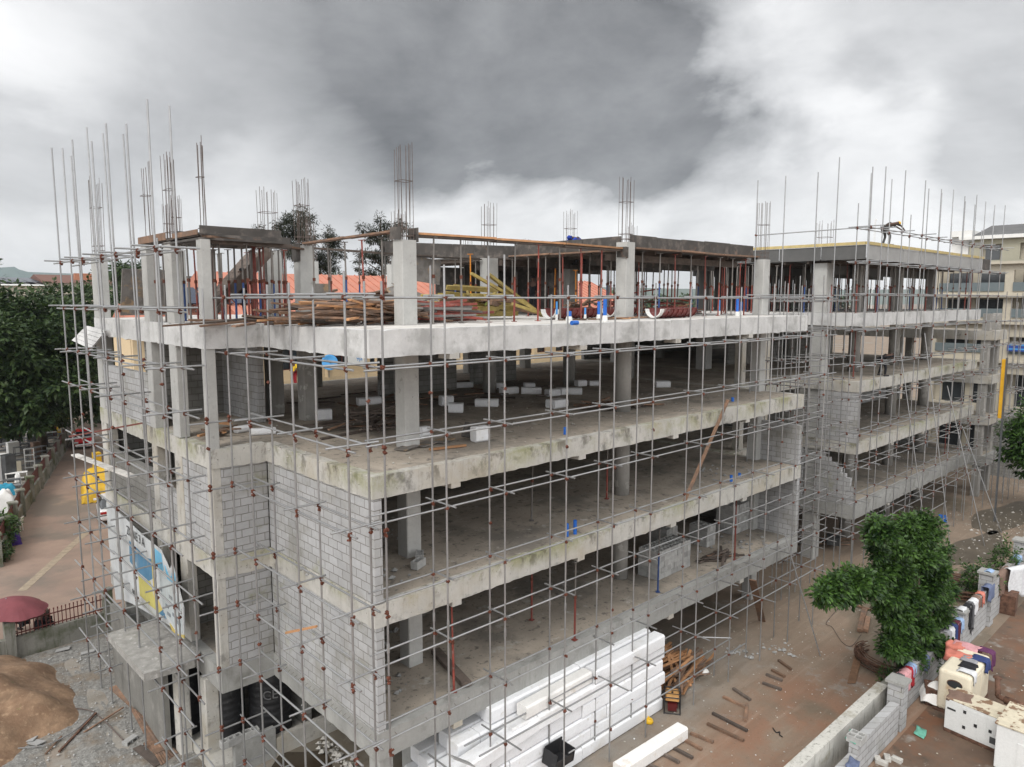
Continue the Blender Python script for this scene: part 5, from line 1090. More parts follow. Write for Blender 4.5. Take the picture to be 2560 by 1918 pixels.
P = az(cK(1195, 1515), 0); mb = MB(); mb.obox((0, 0, .15), (.7, .4, .3), (.05, 0, .4)); mb.obox((0, 0, .31), (.74, .44, .03), (.05, 0, .4)); o = mb.build('blue_bin', Mt['blue'], None, off=Vector()); o.location = P; tag(o, 'bright blue plastic tub on the yard beyond the tree', 'tub')
P = az(cO3(1320, 920), 0); mb = MB(); mb.rock((0, 0, .1), .2); mb.rock((.1, .05, .12), .17); o = mb.build('white_sack', Mt['foam_dirty'], None, off=Vector()); o.location = P; tag(o, 'crumpled white sack on the earth by the batten heap', 'sack')
# ================================================================== PEOPLE
def skinmesh(name, V, E_, Rr, m_, parent, root=0, sub=1):
    me = bpy.data.meshes.new(name); me.from_pydata([tuple(v) for v in V], E_, []); o = bpy.data.objects.new(name, me); COL.objects.link(o); o.parent = parent
    me.materials.append(m_)
    md = o.modifiers.new('skin', 'SKIN')
    for i, r_ in enumerate(Rr): me.skin_vertices[0].data[i].radius = (r_, r_); me.skin_vertices[0].data[i].use_root = (i == root)
    md.use_smooth_shade = True
    s = o.modifiers.new('sub', 'SUBSURF'); s.levels = sub; s.render_levels = sub
    return o
POSES = {
 'stand': dict(pel=(0, 0, .95), wa=(0, 0, 1.12), ch=(.01, 0, 1.35), nk=(.02, 0, 1.50), hd=(.05, 0, 1.62), ht=(.04, 0, 1.72), sL=(0, .18, 1.42), eL=(.02, .27, 1.15), hL=(.18, .22, .95), sR=(0, -.18, 1.42), eR=(.05, -.28, 1.15), hR=(.24, -.2, 1.05), pL=(0, .1, .9), kL=(.03, .12, .5), aL=(0, .13, .08), tL=(.16, .15, .03), pR=(0, -.1, .9), kR=(.02, -.12, .5), aR=(-.03, -.14, .08), tR=(.13, -.16, .03)),
 'bend': dict(pel=(-.1, 0, .92), wa=(.05, 0, 1.05), ch=(.28, 0, 1.13), nk=(.45, 0, 1.14), hd=(.55, 0, 1.16), ht=(.66, 0, 1.14), sL=(.36, .17, 1.12), eL=(.62, .22, 1.0), hL=(.86, .14, .84), sR=(.36, -.17, 1.12), eR=(.6, -.22, 1.0), hR=(.84, -.12, .82), pL=(-.1, .1, .88), kL=(.06, .2, .5), aL=(-.02, .27, .08), tL=(.16, .3, .03), pR=(-.1, -.1, .88), kR=(-.0, -.3, .48), aR=(-.12, -.42, .08), tR=(.05, -.44, .03)),
 'sit': dict(pel=(0, 0, .48), wa=(0, 0, .62), ch=(.03, 0, .86), nk=(.05, 0, 1.0), hd=(.09, 0, 1.12), ht=(.08, 0, 1.22), sL=(.03, .18, .93), eL=(.1, .26, .68), hL=(.36, .16, .62), sR=(.03, -.18, .93), eR=(.1, -.26, .68), hR=(.36, -.14, .62), pL=(.02, .1, .48), kL=(.45, .14, .5), aL=(.45, .14, .08), tL=(.6, .16, .03), pR=(.02, -.1, .48), kR=(.45, -.14, .5), aR=(.42, -.14, .08), tR=(.57, -.16, .03))}
def person(loc, rz, pose, shirt, trousers, label, hat=None, hair=True, scale=1.0):
    J = POSES[pose]; r = thing('person', label, 'person', loc, rz); r.scale = (scale,) * 3
    ks = ['pel', 'wa', 'ch', 'nk', 'hd', 'ht', 'sL', 'eL', 'hL', 'sR', 'eR', 'hR', 'pL', 'kL', 'aL', 'tL', 'pR', 'kR', 'aR', 'tR']; ix = {k: i for i, k in enumerate(ks)}
    rad = dict(pel=.13, wa=.12, ch=.15, nk=.055, hd=.095, ht=.07, sL=.06, eL=.042, hL=.035, sR=.06, eR=.042, hR=.035, pL=.085, kL=.055, aL=.038, tL=.035, pR=.085, kR=.055, aR=.038, tR=.035)
    ed = [('pel', 'wa'), ('wa', 'ch'), ('ch', 'nk'), ('nk', 'hd'), ('hd', 'ht'), ('ch', 'sL'), ('sL', 'eL'), ('eL', 'hL'), ('ch', 'sR'), ('sR', 'eR'), ('eR', 'hR'), ('pel', 'pL'), ('pL', 'kL'), ('kL', 'aL'), ('aL', 'tL'), ('pel', 'pR'), ('pR', 'kR'), ('kR', 'aR'), ('aR', 'tR')]
    V = [Vector(J[k]) for k in ks]; E_ = [(ix[a], ix[b]) for a, b in ed]; RR = [rad[k] for k in ks]
    for s in 'LR':     # fingers and thumb
        h = ix['h' + s]; d = (Vector(J['h' + s]) - Vector(J['e' + s])).normalized(); side = d.cross(Vector((0, 0, 1))).normalized()
        for q in range(5):
            V.append(V[h] + d * (.09 if q else .05) + side * ((q - 2.2) * .022 if q else (.05 if s == 'L' else -.05)) - Vector((0, 0, .02))); RR.append(.010); E_.append((h, len(V) - 1))
    skinmesh('body', V, E_, RR, Mt['skin'], r)
    def part(nm, kk, ee, f, m_, root=0):
        skinmesh(nm, [Vector(J[k]) for k in kk], [(kk.index(a), kk.index(b)) for a, b in ee], [rad[k] * f[k] if k in f else rad[k] * 1.18 for k in kk], m_, r, root)
    part('shirt', ['pel', 'wa', 'ch', 'sL', 'eL', 'sR', 'eR'], [('pel', 'wa'), ('wa', 'ch'), ('ch', 'sL'), ('sL', 'eL'), ('ch', 'sR'), ('sR', 'eR')], {'pel': 1.12}, shirt, 1)
    part('trousers', ['pel', 'pL', 'kL', 'aL', 'pR', 'kR', 'aR'], [('pel', 'pL'), ('pL', 'kL'), ('kL', 'aL'), ('pel', 'pR'), ('pR', 'kR'), ('kR', 'aR')], {'aL': 1.5, 'aR': 1.5, 'kL': 1.3, 'kR': 1.3, 'pel': 1.15}, trousers)
    for s in 'LR': mb = MB(); a, t = Vector(J['a' + s]), Vector(J['t' + s]); mb.obox(((a + t) / 2) - Vector((0, 0, .02)), (.27, .1, .08), (0, 0, 0)); o = mb.build('shoe', Mt['black'], r, off=Vector())
    hd = Vector(J['hd']); ht = Vector(J['ht']); up = (ht - hd).normalized(); fw_ = Vector((1, 0, 0)) if pose != 'bend' else Vector((.3, 0, -1)).normalized()
    mb = MB()
    for s in (-1, 1): mb.obox(hd + fw_ * .085 + Vector((0, s * .032, .02)), (.02, .02, .012)); mb.obox(hd + Vector((0, s * .095, 0)), (.04, .02, .06))
    mb.obox(hd + fw_ * .1, (.04, .025, .04)); mb.obox(hd + fw_ * .09 - Vector((0, 0, .05)), (.02, .05, .012)); mb.build('face', Mt['skin'], r, off=Vector())
    mb = MB(); mb.lathe((0, 0, 0), [(.098, -.01), (.10, .05), (.075, .1), (.02, .125)] if hat else [(.098, .0), (.095, .05), (.065, .09), (.02, .105)], 12)
    o = mb.build('helmet' if hat else 'hair', hat or Mt['blackcloth'], r, smooth=True, off=Vector()); o.location = hd + up * .04; o.rotation_euler = up.to_track_quat('Z', 'Y').to_euler()
    if hat: mb = MB(); mb.obox((.1, 0, 0), (.1, .14, .012)); b2 = mb.build('brim', hat, o, off=Vector())
    return r
cl_ = lambda n, c: mat(n, c, .95, var=.1, scale=8)
GREYT, DARKB, NAVY, WHITEC, YELC, REDC, BLUEC = cl_('grey_trousers', (.09, .09, .09)), cl_('dark_brown_shirt', (.045, .03, .022)), cl_('black_clothes', (.012, .013, .017)), cl_('white_cloth', (.6, .6, .62)), cl_('yellow_cloth', (.75, .5, .03)), cl_('red_cloth', (.3, .02, .03)), cl_('blue_cloth', (.02, .06, .38))
person((33.3, .9, 17.08), R(-38), 'bend', DARKB, GREYT, 'worker in yellow helmet bending on the top edge of the second block', hat=HY, scale=1.08)
person((33.4, .75, H3), R(-35), 'bend', NAVY, NAVY, 'worker in black clothes leaning over the tubes on the third slab of the second block')
person((15.2, 7.0, 15.72), R(170), 'bend', BLUEC, NAVY, 'worker in blue with his back showing above the black deck boards', hat=cl_('blue_cap', (.02, .05, .30)))
Pp = ay(cC(390, 760), 9); person((Pp.x, 9, H4), R(200), 'stand', NAVY, NAVY, 'worker in dark clothes standing among the props left of the middle column')
Pp = ay(cB(30, 1030), 9.5); person((Pp.x, 9.5, H4), R(160), 'stand', DARKB, NAVY, 'worker in dark brown half hidden behind the props of the left wing')
for p, pose, sh, lab, rz in [((345, 590), 'sit', DARKB, 'seated person in dark top with orange cloth behind the red railing', 200), ((300, 640), 'sit', NAVY, 'person in dark clothes crouching left of the seated one behind the railing', 30), ((180, 610), 'sit', NAVY, 'person in black under the red umbrella behind the railing', 120)]:
    P = az(cF(*p), .4); P.z = 0; person(P, R(rz), pose, sh, NAVY, lab)
P = az(cQ(185, 560), .9); person((P.x, P.y, 0), R(200), 'sit', WHITEC, NAVY, 'person in white shirt seated under the grey market umbrella')
P = az(cQ(290, 590), .8); person((P.x, P.y, 0), R(200), 'stand', REDC, NAVY, 'person in dark red standing right of the white shirted one at the market')
P = az(cQ(5, 560), 1.0); person((P.x, P.y, 0), R(0), 'stand', YELC, NAVY, 'person in yellow at the left border by the grey market umbrella')
P = ay((660 + 495 * .1537, 840 + 300 * .1537), 29.3); person((P.x, 29.3, 8.6), R(180), 'stand', YELC, REDC, 'person in yellow shirt on the walkway of the beige building behind')
# ================================================================== RIGHT SIDE: yard walls, compound
def stone_wall(name, lab, segs, m_, cap=None, capm='conc'):
    r = thing(name, lab, 'wall', (segs[0][0], segs[0][1], 0))
    for s in segs:
        mb = MB(); x0, y0, x1, y1, zb, zt = s; mb.box(x0, y0, zb, x1, y1, zt); mb.build('wall_body', Mt[m_], r)
        if cap: mb = MB(); mb.box(x0 - .001, y0 - cap, zt + .002, x1 + .001, y1 + cap, zt + .07); mb.build('coping', Mt[capm], r)
    return r
stone_wall('retaining_wall', 'long low white wall with black algae streaks between the yard and the ditch', [(4, -5.93, 17.3, -5.56, -.5, .6)], 'wallwhite')
bw = stone_wall('block_wall', 'grey block wall with stepped end beside the streaked white wall', [(12.9, -6.64, 16.3, -6.36, -.5, .6), (8, -6.66, 12.85, -6.4, -.5, .3)], 'block')
for i in range(2): inst('top_block', HB, (13.0 + i * .23, -6.5, .6), (0, 0, R(90)), (1, 1, 1), bw)
def pillar(x, y, zb, zt, w_, lab, lx=None):
    r = thing('wall_pillar', lab, 'pillar', (x, y, zb)); mb = MB(); mb.box(x - w_ / 2, y - w_ / 2, zb, x + w_ / 2, y + w_ / 2, zt - .1); mb.build('shaft', Mt['block'], r); mb = MB(); mb.box(x - w_ / 2 - .07, y - w_ / 2 - .07, zt - .098, x + w_ / 2 + .07, y + w_ / 2 + .07, zt); mb.build('cap', Mt['conc_new'], r)
pillar(16.75, -6.42, -.5, 1.25, .5, 'thick square block pillar with flat cap where the block wall ends, nearest the viewer')
stone_wall('block_wall', 'block wall hung with clothes behind the first pillar and the tree', [(17.0, -6.3, 19.4, -6.05, -.5, .95), (19.4, -6.28, 22.3, -6.03, -.5, .75), (22.3, -6.32, 24.4, -6.07, -.5, 1.0), (24.6, -6.3, 27.9, -6.05, -.5, 1.25)], 'block')
pillar(24.5, -6.15, -.5, 1.3, .4, 'pillar between the clothes wall sections'); pillar(28.3, -6.15, -.5, 2.0, .55, 'taller pillar with a pale blue cloth on top')
stone_wall('block_wall', 'block wall continuing to the right border beyond the taller pillar', [(28.6, -6.3, 34, -6.05, -.5, 1.4), (34.6, -6.3, 60, -6.05, -.5, 1.3)], 'block')
pillar(34.3, -6.15, -.5, 2.1, .6, 'far block pillar at the right border overgrown by a creeper')
stone_wall('retaining_wall', 'streaked inner wall running on behind the tree', [(17.4, -5.93, 24, -5.56, -.5, .45), (24, -5.93, 30, -5.6, -.5, .35)], 'wallold')
# clothes
CC = {'red': (.36, .02, .03), 'pink': (.62, .32, .34), 'white': (.65, .66, .68), 'black': (.015, .015, .018), 'navy': (.03, .05, .16), 'grey': (.12, .12, .13), 'coral': (.60, .20, .15), 'blue': (.30, .42, .62), 'brown': (.20, .13, .10), 'purple': (.11, .03, .09), 'plum': (.09, .015, .03), 'stripe': (.3, .3, .32), 'mint': (.15, .42, .32), 'slate': (.13, .16, .26)}
CM = {k: cl_('cloth_' + k, v) for k, v in CC.items()}
def drape(p, dirn, w_, f, b, col, lab, r_=.13, cat='clothing', name='garment', top_w=.24):
    """cloth hung over an edge: p = centre on top, dirn = angle of the wall line, f/b = front/back drop"""
    rs = random.Random(hash(lab) % 9999 if False else len(lab) * 7 + int(p[0] * 10)); mb = MB(); u = Vector((math.cos(R(dirn)), math.sin(R(dirn)), 0)); n = Vector((u.y, -u.x, 0)); p = Vector(p)
    tot = f + top_w + b; ph = rs.random() * 6
    def fn(s, t):
        x = (s - .5) * w_; d = t * tot; wv_ = .025 * math.sin(s * 11 + ph) + rs.uniform(-.006, .006)
        if d < b: o, z = -top_w / 2 - .02 + wv_, -(b - d)
        elif d < b + top_w: o, z = -top_w / 2 + (d - b), .02 + wv_ * .6
        else: dd = d - b - top_w; o, z = top_w / 2 + .02 + wv_ * (1 + dd), -dd * (1 + .12 * math.sin(s * 7 + ph))
        return p + u * (x * (1 + .08 * math.sin(t * 9 + ph))) + n * o + Vector((0, 0, z))
    mb.grid(10, 14, fn); o = mb.build(name, CM[col], None, smooth=True, off=p); o.location = p
    sdm = o.modifiers.new('thickness', 'SOLIDIFY'); sdm.thickness = .012
    return tag(o, lab, cat)
drape((17.5, -6.18, .96), 0, .55, .95, .3, 'grey', 'charcoal trousers hanging on the wall right beside the nearest pillar')
drape((18.0, -6.18, .97), 0, .5, .75, .3, 'pink', 'pale pink garment hanging between the charcoal trousers and the red one')
drape((18.45, -6.18, .96), 0, .4, .7, .3, 'red', 'crimson garment hanging right of the pale pink one'); drape((18.7, -6.18, .97), 0, .4, .35, .3, 'blue', 'blue cloth edge on the wall above the crimson garment')
drape((20.1, -6.16, .77), 0, .45, .5, .3, 'slate', 'slate blue trousers over the dark part of the wall behind the pillar')
for x, c, lab, f in [(22.6, 'stripe', 'grey and white streaked cloths hanging near the tree foot', .8), (22.9, 'white', 'white shirt hanging just beyond the streaked cloths', .5), (23.4, 'navy', 'navy trousers hanging left of the plum ones', .8), (23.75, 'plum', 'plum red trousers on the wall below the white bundle', .9), (24.2, 'blue', 'pale blue garment under the white bundle', .5)]:
    drape((x, -6.2, 1.02), 0, .45, f, .3, c, lab)
drape((24.6, -6.15, 1.33), 0, .6, .4, .3, 'white', 'white bundle of clothes heaped on the middle pillar'); 
for x, c, lab, f in [(25.3, 'black', 'black long garment hanging left on the far clothes wall', .95), (25.7, 'grey', 'grey patterned long garment on the far clothes wall', 1.2), (26.1, 'white', 'white shirt on the far clothes wall', .6), (26.6, 'brown', 'dark brown shirt on the far clothes wall', .5), (27.2, 'coral', 'coral red shirt at the right of the far clothes wall', .5)]:
    drape((x, -6.17, 1.27), 0, .5, f, .3, c, lab)
drape((27.9, -6.3, 1.5), 0, .8, .7, .4, 'slate', 'large slate blue sheet slumped against the taller pillar'); drape((28.3, -6.2, 2.02), 0, .5, .75, .3, 'blue', 'pale blue cloth over the cap of the taller pillar')
drape((30.5, -6.2, 1.45), 0, 1.5, 1.2, .3, 'brown', 'brown tarpaulin over the wall at the right border', cat='tarpaulin', name='tarpaulin'); drape((31.5, -6.6, 1.5), -20, 1.6, 1.4, .3, 'white', 'large pale grey tarpaulin slung from the wall at the right border', cat='tarpaulin', name='tarpaulin')
drape((33.2, -6.2, 1.45), 0, .8, .3, .3, 'blue', 'light blue cloth on the far wall before the creeper pillar')
P = az(cN(850, 1450), -.48)
for p, c, lab in [((850, 1450), 'mint', 'green scrap of cloth lying on the compound mud'), ((430, 1480), 'mint', 'mint rag on the end of the stepped block wall'), ((430, 1650), 'slate', 'blue grey cloth on the block wall at the lower border')]:
    z_ = -.48 if 'mud' in lab else .62 if 'mint' in lab else .35
    P = az(cN(*p), z_); mb = MB(); mb.grid(5, 4, lambda s, t: ((s - .5) * .6 + .1 * t, (t - .5) * .35 + .1 * s * s, .03 + .04 * math.sin(s * 9) * math.cos(t * 7))); o = mb.build('cloth_rag', CM[c], None, True, off=Vector()); o.location = P; o.modifiers.new('t', 'SOLIDIFY').thickness = .01; tag(o, lab, 'cloth')
# generator enclosures
def rbox(mb_name, x0, y0, z0, x1, y1, z1, m_, parent, bev=.05, rz=0):
    mb = MB(); mb.box(x0, y0, z0, x1, y1, z1); o = mb.build(mb_name, m_, parent); bv = o.modifiers.new('b', 'BEVEL'); bv.width = bev; bv.segments = 3; return o
g1 = thing('generator_set', 'cream generator enclosure with oval window and clothes on its roof', 'generator', (20, -7.5, -.5))
rbox('enclosure', 18.93, -8.05, -.42, 21.3, -7.0, 1.1, Mt['creampaint'], g1, .12); mb = MB(); mb.box(18.9, -8.05, -.5, 21.35, -6.9, -.42); mb.build('base', Mt['rustbrown'], g1)
mb = MB(); mb.lathe((0, 0, 0), [(.22, 0), (.22, .03)], 20); o = mb.build('oval_window', Mt['glass'], g1, off=Vector()); o.location = Vector((18.925, -7.55, .68)) - g1.location; o.rotation_euler = (0, R(-90), 0); o.scale = (.55, 1, 1)
mb = MB(); mb.lathe((0, 0, 0), [(.25, 0), (.25, .01)], 20); o = mb.build('window_ring', Mt['rustbrown'], g1, off=Vector()); o.location = Vector((18.93, -7.55, .68)) - g1.location; o.rotation_euler = (0, R(-90), 0); o.scale = (.62, 1, 1)
mb = MB(); mb.box(19.1, -8.062, -.2, 20.1, -8.05, .9); mb.box(20.2, -8.062, -.2, 21.1, -8.05, .9); mb.build('door', Mt['creampaint'], g1)
for (x, y, c, w_, f, lab) in [(19.3, -7.8, 'white', .4, .35, 'white lace cloth over the near corner of the cream generator'), (19.8, -7.7, 'black', .5, .55, 'black trousers hanging off the roof side of the cream generator'), (20.3, -7.6, 'stripe', .5, .2, 'black and white striped shirt on the cream generator roof'), (20.5, -7.2, 'coral', .8, .1, 'coral garment spread on the cream generator roof'), (20.7, -7.85, 'navy', .5, .4, 'dark blue trousers at the far corner of the cream generator roof'), (21.5, -7.2, 'pink', .9, .4, 'pink patterned cloth behind the cream generator roof'), (21.6, -7.8, 'purple', .5, .6, 'purple garment hanging beyond the cream generator'), (21.3, -6.9, 'coral', .6, .2, 'second coral garment at the far end by the purple one')]:
    drape((x, y, 1.12), 0 if y < -7.5 else 90, w_, f, .25, c, lab, top_w=.5)
g2 = thing('generator_set', 'white generator enclosure with doors and brown cloth on top, in front of the cream one', 'generator', (18.1, -8.4, -.5))
mb = MB(); pts = [(17.82, -7.62), (18.72, -7.78), (18.42, -9.28), (17.22, -9.28)]
def gprism(nm, z0, z1, m_, s=1.0):
    c = Vector((18.0, -8.45)); mb = MB(); mb.prism([tuple(c + (Vector(p) - c) * s) for p in G2], z0, z1); o = mb.build(nm, m_, g2); bv = o.modifiers.new('b', 'BEVEL'); bv.width = .03; bv.segments = 2
G2 = [(17.72, -7.62), (18.72, -7.7), (18.55, -9.35), (17.52, -9.3)]
gprism('enclosure', -.38, .68, Mt['whitepaint2']); gprism('base', -.5, -.38, Mt['rustbrown'], 1.01); gprism('roof', .682, .72, Mt['rustpeel'], 1.02)
dn = (Vector(G2[3]) - Vector(G2[0])); Ld = dn.length; dn.normalize(); on = Vector((-dn.y, dn.x)); 
if on.x > 0: on = -on
def onface(nm, a0, a1, z0, z1, m_, t=.012):
    P0 = Vector(G2[0]) + dn * a0; P1 = Vector(G2[0]) + dn * a1; mb = MB(); mb.prism([tuple(P0), tuple(P1), tuple(P1 + on * t), tuple(P0 + on * t)], z0, z1); mb.build(nm, m_, g2)
onface('door', .55, .98, -.28, .6, Mt['whitepaint2']); onface('door', 1.02, 1.28, -.28, .6, Mt['whitepaint2']); onface('door', 1.31, 1.62, -.28, .6, Mt['whitepaint2'])
for a, z_ in ((.58, .42), (.58, -.12), (.92, .1), (1.36, .12)): onface('latch', a, a + .09, z_, z_ + .1, Mt['black'], .03)
onface('grille', 1.40, 1.58, -.22, .0, Mt['darkmetal'], .02); onface('plate', .08, .34, .34, .40, Mt['black'], .014)
drape((18.1, -7.95, .73), 100, .7, .15, .1, 'brown', 'brown patterned cloth crumpled on the roof of the white generator', top_w=.6)
g3 = thing('generator_set', 'white enclosure with rusty peeling roof at the lower right corner', 'generator', (16.8, -10, -.5))
rbox('enclosure', 16.62, -11.6, -.45, 18.3, -9.36, .98, Mt['whitepaint2'], g3, .03); rbox('roof', 16.58, -11.65, .985, 18.35, -9.32, 1.05, Mt['rustpeel'], g3, .02)
mb = MB(); mb.box(16.6, -10.9, -.2, 16.62, -9.95, .6); mb.build('door', Mt['whitepaint2'], g3)
P1, P2, P3 = Vector((20.0, -9.0, -.45)), Vector((19.9, -9.1, .5)), Vector((19.6, -9.6, .1))
pr = thing('exhaust_pipe', 'rusty flanged exhaust pipe lying behind the white generator', 'pipe', (20, -9.2, -.5)); mb = MB(); mb.tube(az(cN(1325, 1110), .5), az(cN(1325, 1215), .1), .09, 12); mb.tube(az(cN(1325, 1215), .1), az(cN(1370, 1240), .1), .09, 12); mb.tube(az(cN(1370, 1240), .1), az(cN(1530, 1300), .1), .14, 14); mb.lathe(az(cN(1325, 1105), .5), [(.15, 0), (.15, .04)], 12); mb.build('pipe', Mt['rustbrown'], pr, smooth=True)
bg_ = az(cN(935, 1250), -.5); bgx = thing('covered_crate', 'grey sheet knotted over a crate at the foot of the clothes wall', 'crate', bg_)
mb = MB(); mb.obox((0, 0, .3), (.8, .7, .6), (0, 0, .4)); mb.build('crate', Mt['rustbrown'], bgx, off=Vector())
mb = MB(); mb.grid(12, 12, lambda s, t: ((s - .5) * 1.1, (t - .5) * 1.0, .62 - .45 * max(abs(s - .5), abs(t - .5)) ** 3 * 8 + .05 * math.sin(s * 17 + t * 9) + .12 * math.exp(-((s - .5) ** 2 + (t - .5) ** 2) * 20))); o = mb.build('sheet', Mt['foam_dirty'], bgx, True, off=Vector()); o.rotation_euler.z = .4
bx = az(cN(1375, 690), -.5); mb = MB(); mb.obox((0, 0, .45), (.9, .8, .9), (0, 0, .1)); mb.obox((0, 0, .92), (.95, .85, .04), (0, 0, .1)); o = mb.build('rusty_drum_box', Mt['rustbrown'], None, off=Vector()); o.location = bx; tag(o, 'rusty dark iron box standing before the brown tarpaulin', 'box')
for p in [(610, 1640), (640, 1610), (700, 1620), (580, 1620)]:
    P = az(cN(*p), -.5); mb = MB(); mb.obox((0, 0, .06), (.3, .18, .12), (0, 0, rnd.random() * 3)); o = mb.build('broken_brick', Mt['conc'], None, off=Vector()); o.location = P; tag(o, 'broken block piece lying on the compound mud at the lower border', 'block', 'broken pieces on the compound mud')
rubble('rubble', 'stones and scraps on the compound mud', 260, lambda: (rnd.uniform(12, 26), rnd.uniform(-13, -6.9), -.49), .01, .06, 'conc')
# ================================================================== TREES
def leafmat(name, c1, c2, tr=.2):
    m = bpy.data.materials.new(name); m.use_nodes = True; t = m.node_tree; b = t.nodes['Principled BSDF']; b.inputs['Roughness'].default_value = .5; b.inputs['Specular IOR Level'].default_value = .35
    geo = t.nodes.new('ShaderNodeNewGeometry'); n = t.nodes.new('ShaderNodeTexNoise'); n.inputs['Scale'].default_value = 1.2; t.links.new(geo.outputs['Position'], n.inputs['Vector'])
    a = t.nodes.new('ShaderNodeMath'); a.operation = 'MULTIPLY_ADD'; t.links.new(geo.outputs['Random Per Island'], a.inputs[0]); a.inputs[1].default_value = .9; t.links.new(n.outputs[0], a.inputs[2])
    mr = t.nodes.new('ShaderNodeMapRange'); mr.inputs[1].default_value = .45; mr.inputs[2].default_value = 1.4; t.links.new(a.outputs[0], mr.inputs[0])
    x = t.nodes.new('ShaderNodeMix'); x.data_type = 'RGBA'; t.links.new(mr.outputs[0], x.inputs[0]); x.inputs[6].default_value = (*c1, 1); x.inputs[7].default_value = (*c2, 1); t.links.new(x.outputs[2], b.inputs['Base Color'])
    tl = t.nodes.new('ShaderNodeBsdfTranslucent'); t.links.new(x.outputs[2], tl.inputs[0]); ms_ = t.nodes.new('ShaderNodeMixShader'); ms_.inputs[0].default_value = tr
    t.links.new(b.outputs[0], ms_.inputs[1]); t.links.new(tl.outputs[0], ms_.inputs[2]); t.links.new(ms_.outputs[0], t.nodes['Material Output'].inputs[0]); return m
LEAF1 = leafmat('glossy_leaf', (.009, .028, .008), (.060, .125, .02), .12); LEAF2 = leafmat('dark_tree_leaf', (.018, .040, .016), (.060, .095, .028)); LEAF3 = leafmat('grey_green_needle', (.018, .026, .016), (.045, .05, .028))
BARK = mat('brown_bark', (.11, .085, .06), .95, var=.2, scale=6, bump=.4, bscale=20)
def crown(name, blobs, n, size, m_, parent, droop=.3, seed=1, clump=7, asp=.42, inner=.55, cr=.22):
    """blobs: (x,y,z,rx,ry,rz,weight). leaves grow in fanned clumps through each blob's volume"""
    r_ = np.random.RandomState(seed)
    blobs = [tuple(b) for b in blobs]
    if n > 5000:
        ex = []
        for b in blobs:
            for _ in range(4):
                dd = r_.normal(size=3); dd /= np.linalg.norm(dd); f = .28 + .22 * r_.rand(); ex.append((b[0] + dd[0] * b[3] * 1.02, b[1] + dd[1] * b[4] * 1.02, b[2] + dd[2] * b[5] * 1.02, b[3] * f, b[4] * f, b[5] * f * .8, 1.6))
        blobs = [(b[0], b[1], b[2], b[3] * .86, b[4] * .86, b[5] * .86, b[6] if len(b) > 6 else 1) for b in blobs] + ex
    W = np.array([b[3] * b[4] * b[5] * (b[6] if len(b) > 6 else 1) for b in blobs]) ** .67; W /= W.sum(); off = parent_off(parent)
    nc = n // clump; bi = r_.choice(len(blobs), nc, p=W); B = np.array([b[:6] for b in blobs])[bi]
    d = r_.normal(size=(nc, 3)); d /= np.linalg.norm(d, axis=1)[:, None]; rad = (inner + (1 - inner) * r_.rand(nc) ** .6)[:, None] * (1 + .30 * np.sin(d[:, :1] * 7 + d[:, 1:2] * 5 + bi[:, None]) + .12 * np.sin(d[:, 2:3] * 13 + bi[:, None] * 3))
    C = B[:, :3] + d * B[:, 3:6] * rad
    C = np.repeat(C, clump, 0); D = np.repeat(d, clump, 0); N_ = len(C)
    e = r_.normal(size=(N_, 3)) * [1, 1, .55] + D * .9; e /= np.linalg.norm(e, axis=1)[:, None]; e[:, 2] -= droop * r_.rand(N_); e /= np.linalg.norm(e, axis=1)[:, None]
    up = np.tile([0, 0, 1.0], (N_, 1)) + r_.normal(size=(N_, 3)) * .35; s = np.cross(e, up); s /= np.linalg.norm(s, axis=1)[:, None] + 1e-9
    L_ = size * (.6 + .7 * r_.rand(N_))[:, None]; base = C + e * (size * cr * r_.rand(N_))[:, None] * 3; nn = np.cross(s, e)
    mid = base + e * L_ * .5; tip = base + e * L_ - np.array([0, 0, 1]) * L_ * .22 * droop
    v = np.stack([base, mid + s * L_ * asp / 2 - nn * L_ * .04, tip, mid - s * L_ * asp / 2 - nn * L_ * .04], 1).reshape(-1, 3) - np.array(off)
    me = bpy.data.meshes.new(name); me.vertices.add(len(v)); me.vertices.foreach_set('co', v.ravel().astype(np.float32)); me.loops.add(len(v)); me.loops.foreach_set('vertex_index', np.arange(len(v), dtype=np.int32)); me.polygons.add(N_); me.polygons.foreach_set('loop_start', np.arange(0, len(v), 4, dtype=np.int32)); me.polygons.foreach_set('loop_total', np.full(N_, 4, dtype=np.int32)); me.update(calc_edges=True); me.materials.append(m_)
    o = bpy.data.objects.new(name, me); COL.objects.link(o); o.parent = parent; return o
def trunk(parent, segs, n=8):
    mb = MB()
    for p, q, r0, r1 in segs: mb.tube(p, q, r0, n, r1)
    return mb.build('trunk', BARK, parent, smooth=True)
